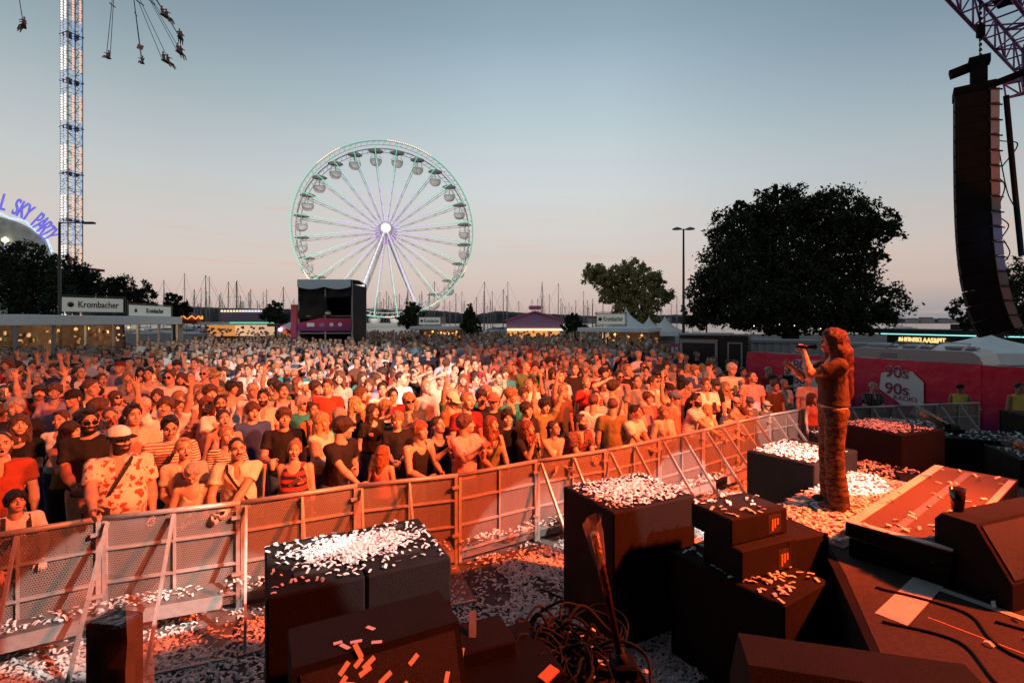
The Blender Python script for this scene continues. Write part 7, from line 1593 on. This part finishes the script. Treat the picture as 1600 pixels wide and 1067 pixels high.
# ---- everyone farther back, as one mass
t0 = time.time()
FC = [cloth(c) for c in ('white','black','navy','grey','pink','sky','beige','red','charcoal','cream','denim','brown')]; FH = [hair_mat(c) for c in ('dark','brown','fair','black','grey')]; FS = [SKINS[0], SKINS[4], SKINS[2]]
fm = FC+FH+FS; VAR = []
for i in range(7):
    g = SDF((-.5,-.55,.55), (.5,.35,2.1), .042 if i else .042); f = i % 2
    g.ell((0,0,1.2),(.20-.03*f,.13,.28),.05); g.ell((0,0,.85),(.19,.14,.25),.05); g.cone((-.11,.01,1.4),(.11,.01,1.4),.08,.08,.05); g.cone((0,0,1.4),(0,-.01,1.55),.06,.055,.03); nb_ = None
    for sx in (-1, 1):
        el = vec(sx*.26,.03,1.14); hd = [vec(sx*.26,-.05,.88), vec(sx*.08,-.28,1.1), vec(sx*.1,-.32,1.3), vec(sx*.24,-.05,.9), vec(sx*.3,-.1,1.95) if sx > 0 else vec(-.24,-.05,.9), vec(sx*.05,-.25,1.15), vec(sx*.2,-.12,1.9)][i]
        if hd[2] > 1.8: el = vec(sx*.3,-.02,1.6)
        g.cone((sx*.18,.01,1.38), el, .062,.05,.03); g.cone(el, hd, .05,.042,.02)
    g.ell((0,-.005,1.66),(.088,.105,.125),.02); g.ell((0,.03,1.70),(.105,.115,.10),.02)
    if f: g.cone((0,.06,1.62),(0,.08,1.42),.09,.06,.03)
    V, F = g.mesh(); c = V[F].mean(1); z = c[:,2]; yy = c[:,1]; ax = np.abs(c[:,0]); role = np.zeros(len(F), int)        # 0 cloth, 1 hair, 2 skin
    role[(z > 1.49)] = 2; role[(z > 1.60) & ((yy > -.045) | (z > 1.735))] = 1
    if f: role[(z > 1.38) & (yy > .06) & (ax < .12)] = 1
    arm = (ax > .215) & (z < 1.12) | (yy < -.16) & (z < 1.5) | (z > 1.45) & (ax > .16); role[arm] = 2; VAR.append((V, F, role))
Vs, Fs, Ms = [], [], []; n = 0; rr = random.Random(77); PB = []; pts = []; cell = {}
def try_pt(x, y, mn):
    k = (int(x/.7), int(y/.7))
    for a in (-1,0,1):
        for b_ in (-1,0,1):
            for q in cell.get((k[0]+a, k[1]+b_), ()):
                if (q[0]-x)**2+(q[1]-y)**2 < mn*mn: return False
    cell.setdefault(k, []).append((x, y)); return True
for p in PL: cell.setdefault((int(p[0]/.7), int(p[1]/.7)), []).append(p)
for p in cand[NR:]: cell[(int(p[0]/.7), int(p[1]/.7))].remove(p)
for _ in range(26000):
    y = ylim+(60-ylim)*rr.random()**1.25; x = rr.uniform(-1.1*y, .66*y)
    if not in_crowd(x, y): continue
    if x < -20.5 and y > 19 and y < 26: pass
    if y > 30 and rr.random() < .45: continue
    if y > 31 and x > 2.5 and x < 12 and y < 38: continue
    if 44 < y < 50 and -1 < x < 6: continue
    if 41.5 < y < 47 and -9 < x < -4: continue
    if not try_pt(x, y, .55+.004*y): continue
    pts.append((x, y))
for x, y in pts:
    V, F, role = VAR[rr.choice([0,1,2,3,5,0,1,3,5,2,0,3,1,5]) if rr.random() < .975 else rr.choice([4,6])]; s = max(.86, min(1.08, rr.gauss(.97, .05))); a = face_to(x, y, 4, 2)+rr.gauss(0, .5); c, s_ = math.cos(a), math.sin(a)
    W_ = V*s; W_ = np.stack([W_[:,0]*c-W_[:,1]*s_+x, W_[:,0]*s_+W_[:,1]*c+y, W_[:,2]], 1); mm = np.array([rr.randrange(12) if rr.random() < .75 else 0, 12+rr.choice([0,0,1,1,2,3,4]), 17+rr.randrange(3)]); Vs.append(W_); Fs.append(F+n); Ms.append(mm[role]); n += len(V)
o = link('crowd', np_mesh('crowd', np.concatenate(Vs), np.concatenate(Fs), fm, np.concatenate(Ms))); tag(o, 'dense far crowd filling the square back to the stalls', 'crowd', kind='stuff')
print('far', len(pts), sum(len(f) for f in Fs), time.time()-t0)
# barrier labels from whoever stands behind each section
ub = set()
for i, (r, c) in enumerate(BAR):
    px = 800+c.x/c.y*FPX; hb = sorted(ANCH, key=lambda q: abs(q[0]-px)+abs(q[2]-c.y)*40)
    if px > 1250: lb = 'right-hand barrier section, %s' % ['beside the singer\'s back','under the plaid shirt man','just right of the plaid shirt man','near the leaning confetti cannon','below the crimson logo','by the security guard','last one at the right end','far end','outermost','edge'][min(9, sum(1 for rq, cq in BAR[:i] if 800+cq.x/cq.y*FPX > 1250))]
    else:
        lb = None
        for q in hb[:6]:
            t = 'perforated barrier section before the '+' '.join(q[3].split()[:9])
            if t not in ub: lb = t; break
    if i in GATEX: lb = lb.replace('perforated barrier section', 'closed gate panel')
    ub.add(lb); r['label'] = lb
# ------------------------------------------------------------ the singer
sp = dict(sex='f', pose='mic', top='tee', tc='singer', hair=('mane','darkauburn'), hint=(-.9,-.45), face='f', build=.98, legs='wide_trousers', lc='tiger-brown-khaki', head=(R(6), -R(4), 0), skin=0, hem=1.0, lean=-.03)
MATS['cloth_singer'] = mat('cloth_singer', (.045,.03,.018), .9, noise=.3, nscale=9, bump=.8, bscale=18)
pattern('cloth_tiger_brown_khaki', 'tiger', (.02,.012,.008), (.10,.06,.03), (.025,.015,.008))
s_ = 1.0; H = at(1304, 553, 5.0); sr = put_person(sp, (H.x-.02, H.y, ZS+.022), R(-106), 1.02, 'singer with long auburn hair holding a microphone on the deck', None, .013, .0045)
o_ = sr; sr['category'] = 'person'

Mw = Matrix.Translation(sr.location) @ Matrix.Rotation(R(-106), 4, 'Z') @ Matrix.Scale(1.02, 4)
p = Mw @ Vector((.02,-.33,1.57)); q = Mw @ Vector((.01,-.17,1.565)); b = MB(); dd_ = (q-p).normalized()
b.tube([p, q], [.013,.020], 12, mat('microphone_body', (.015,.015,.016), .35)); b.lathe([(.002,-.03),(.020,-.02),(.026,0),(.020,.022),(.002,.03)], q+dd_*.01, 14, mat('microphone_mesh', (.06,.06,.065), .4, metal=.5)); o = b.build('microphone'); tag(o, 'black handheld microphone in the singer\'s raised hand', 'microphone')
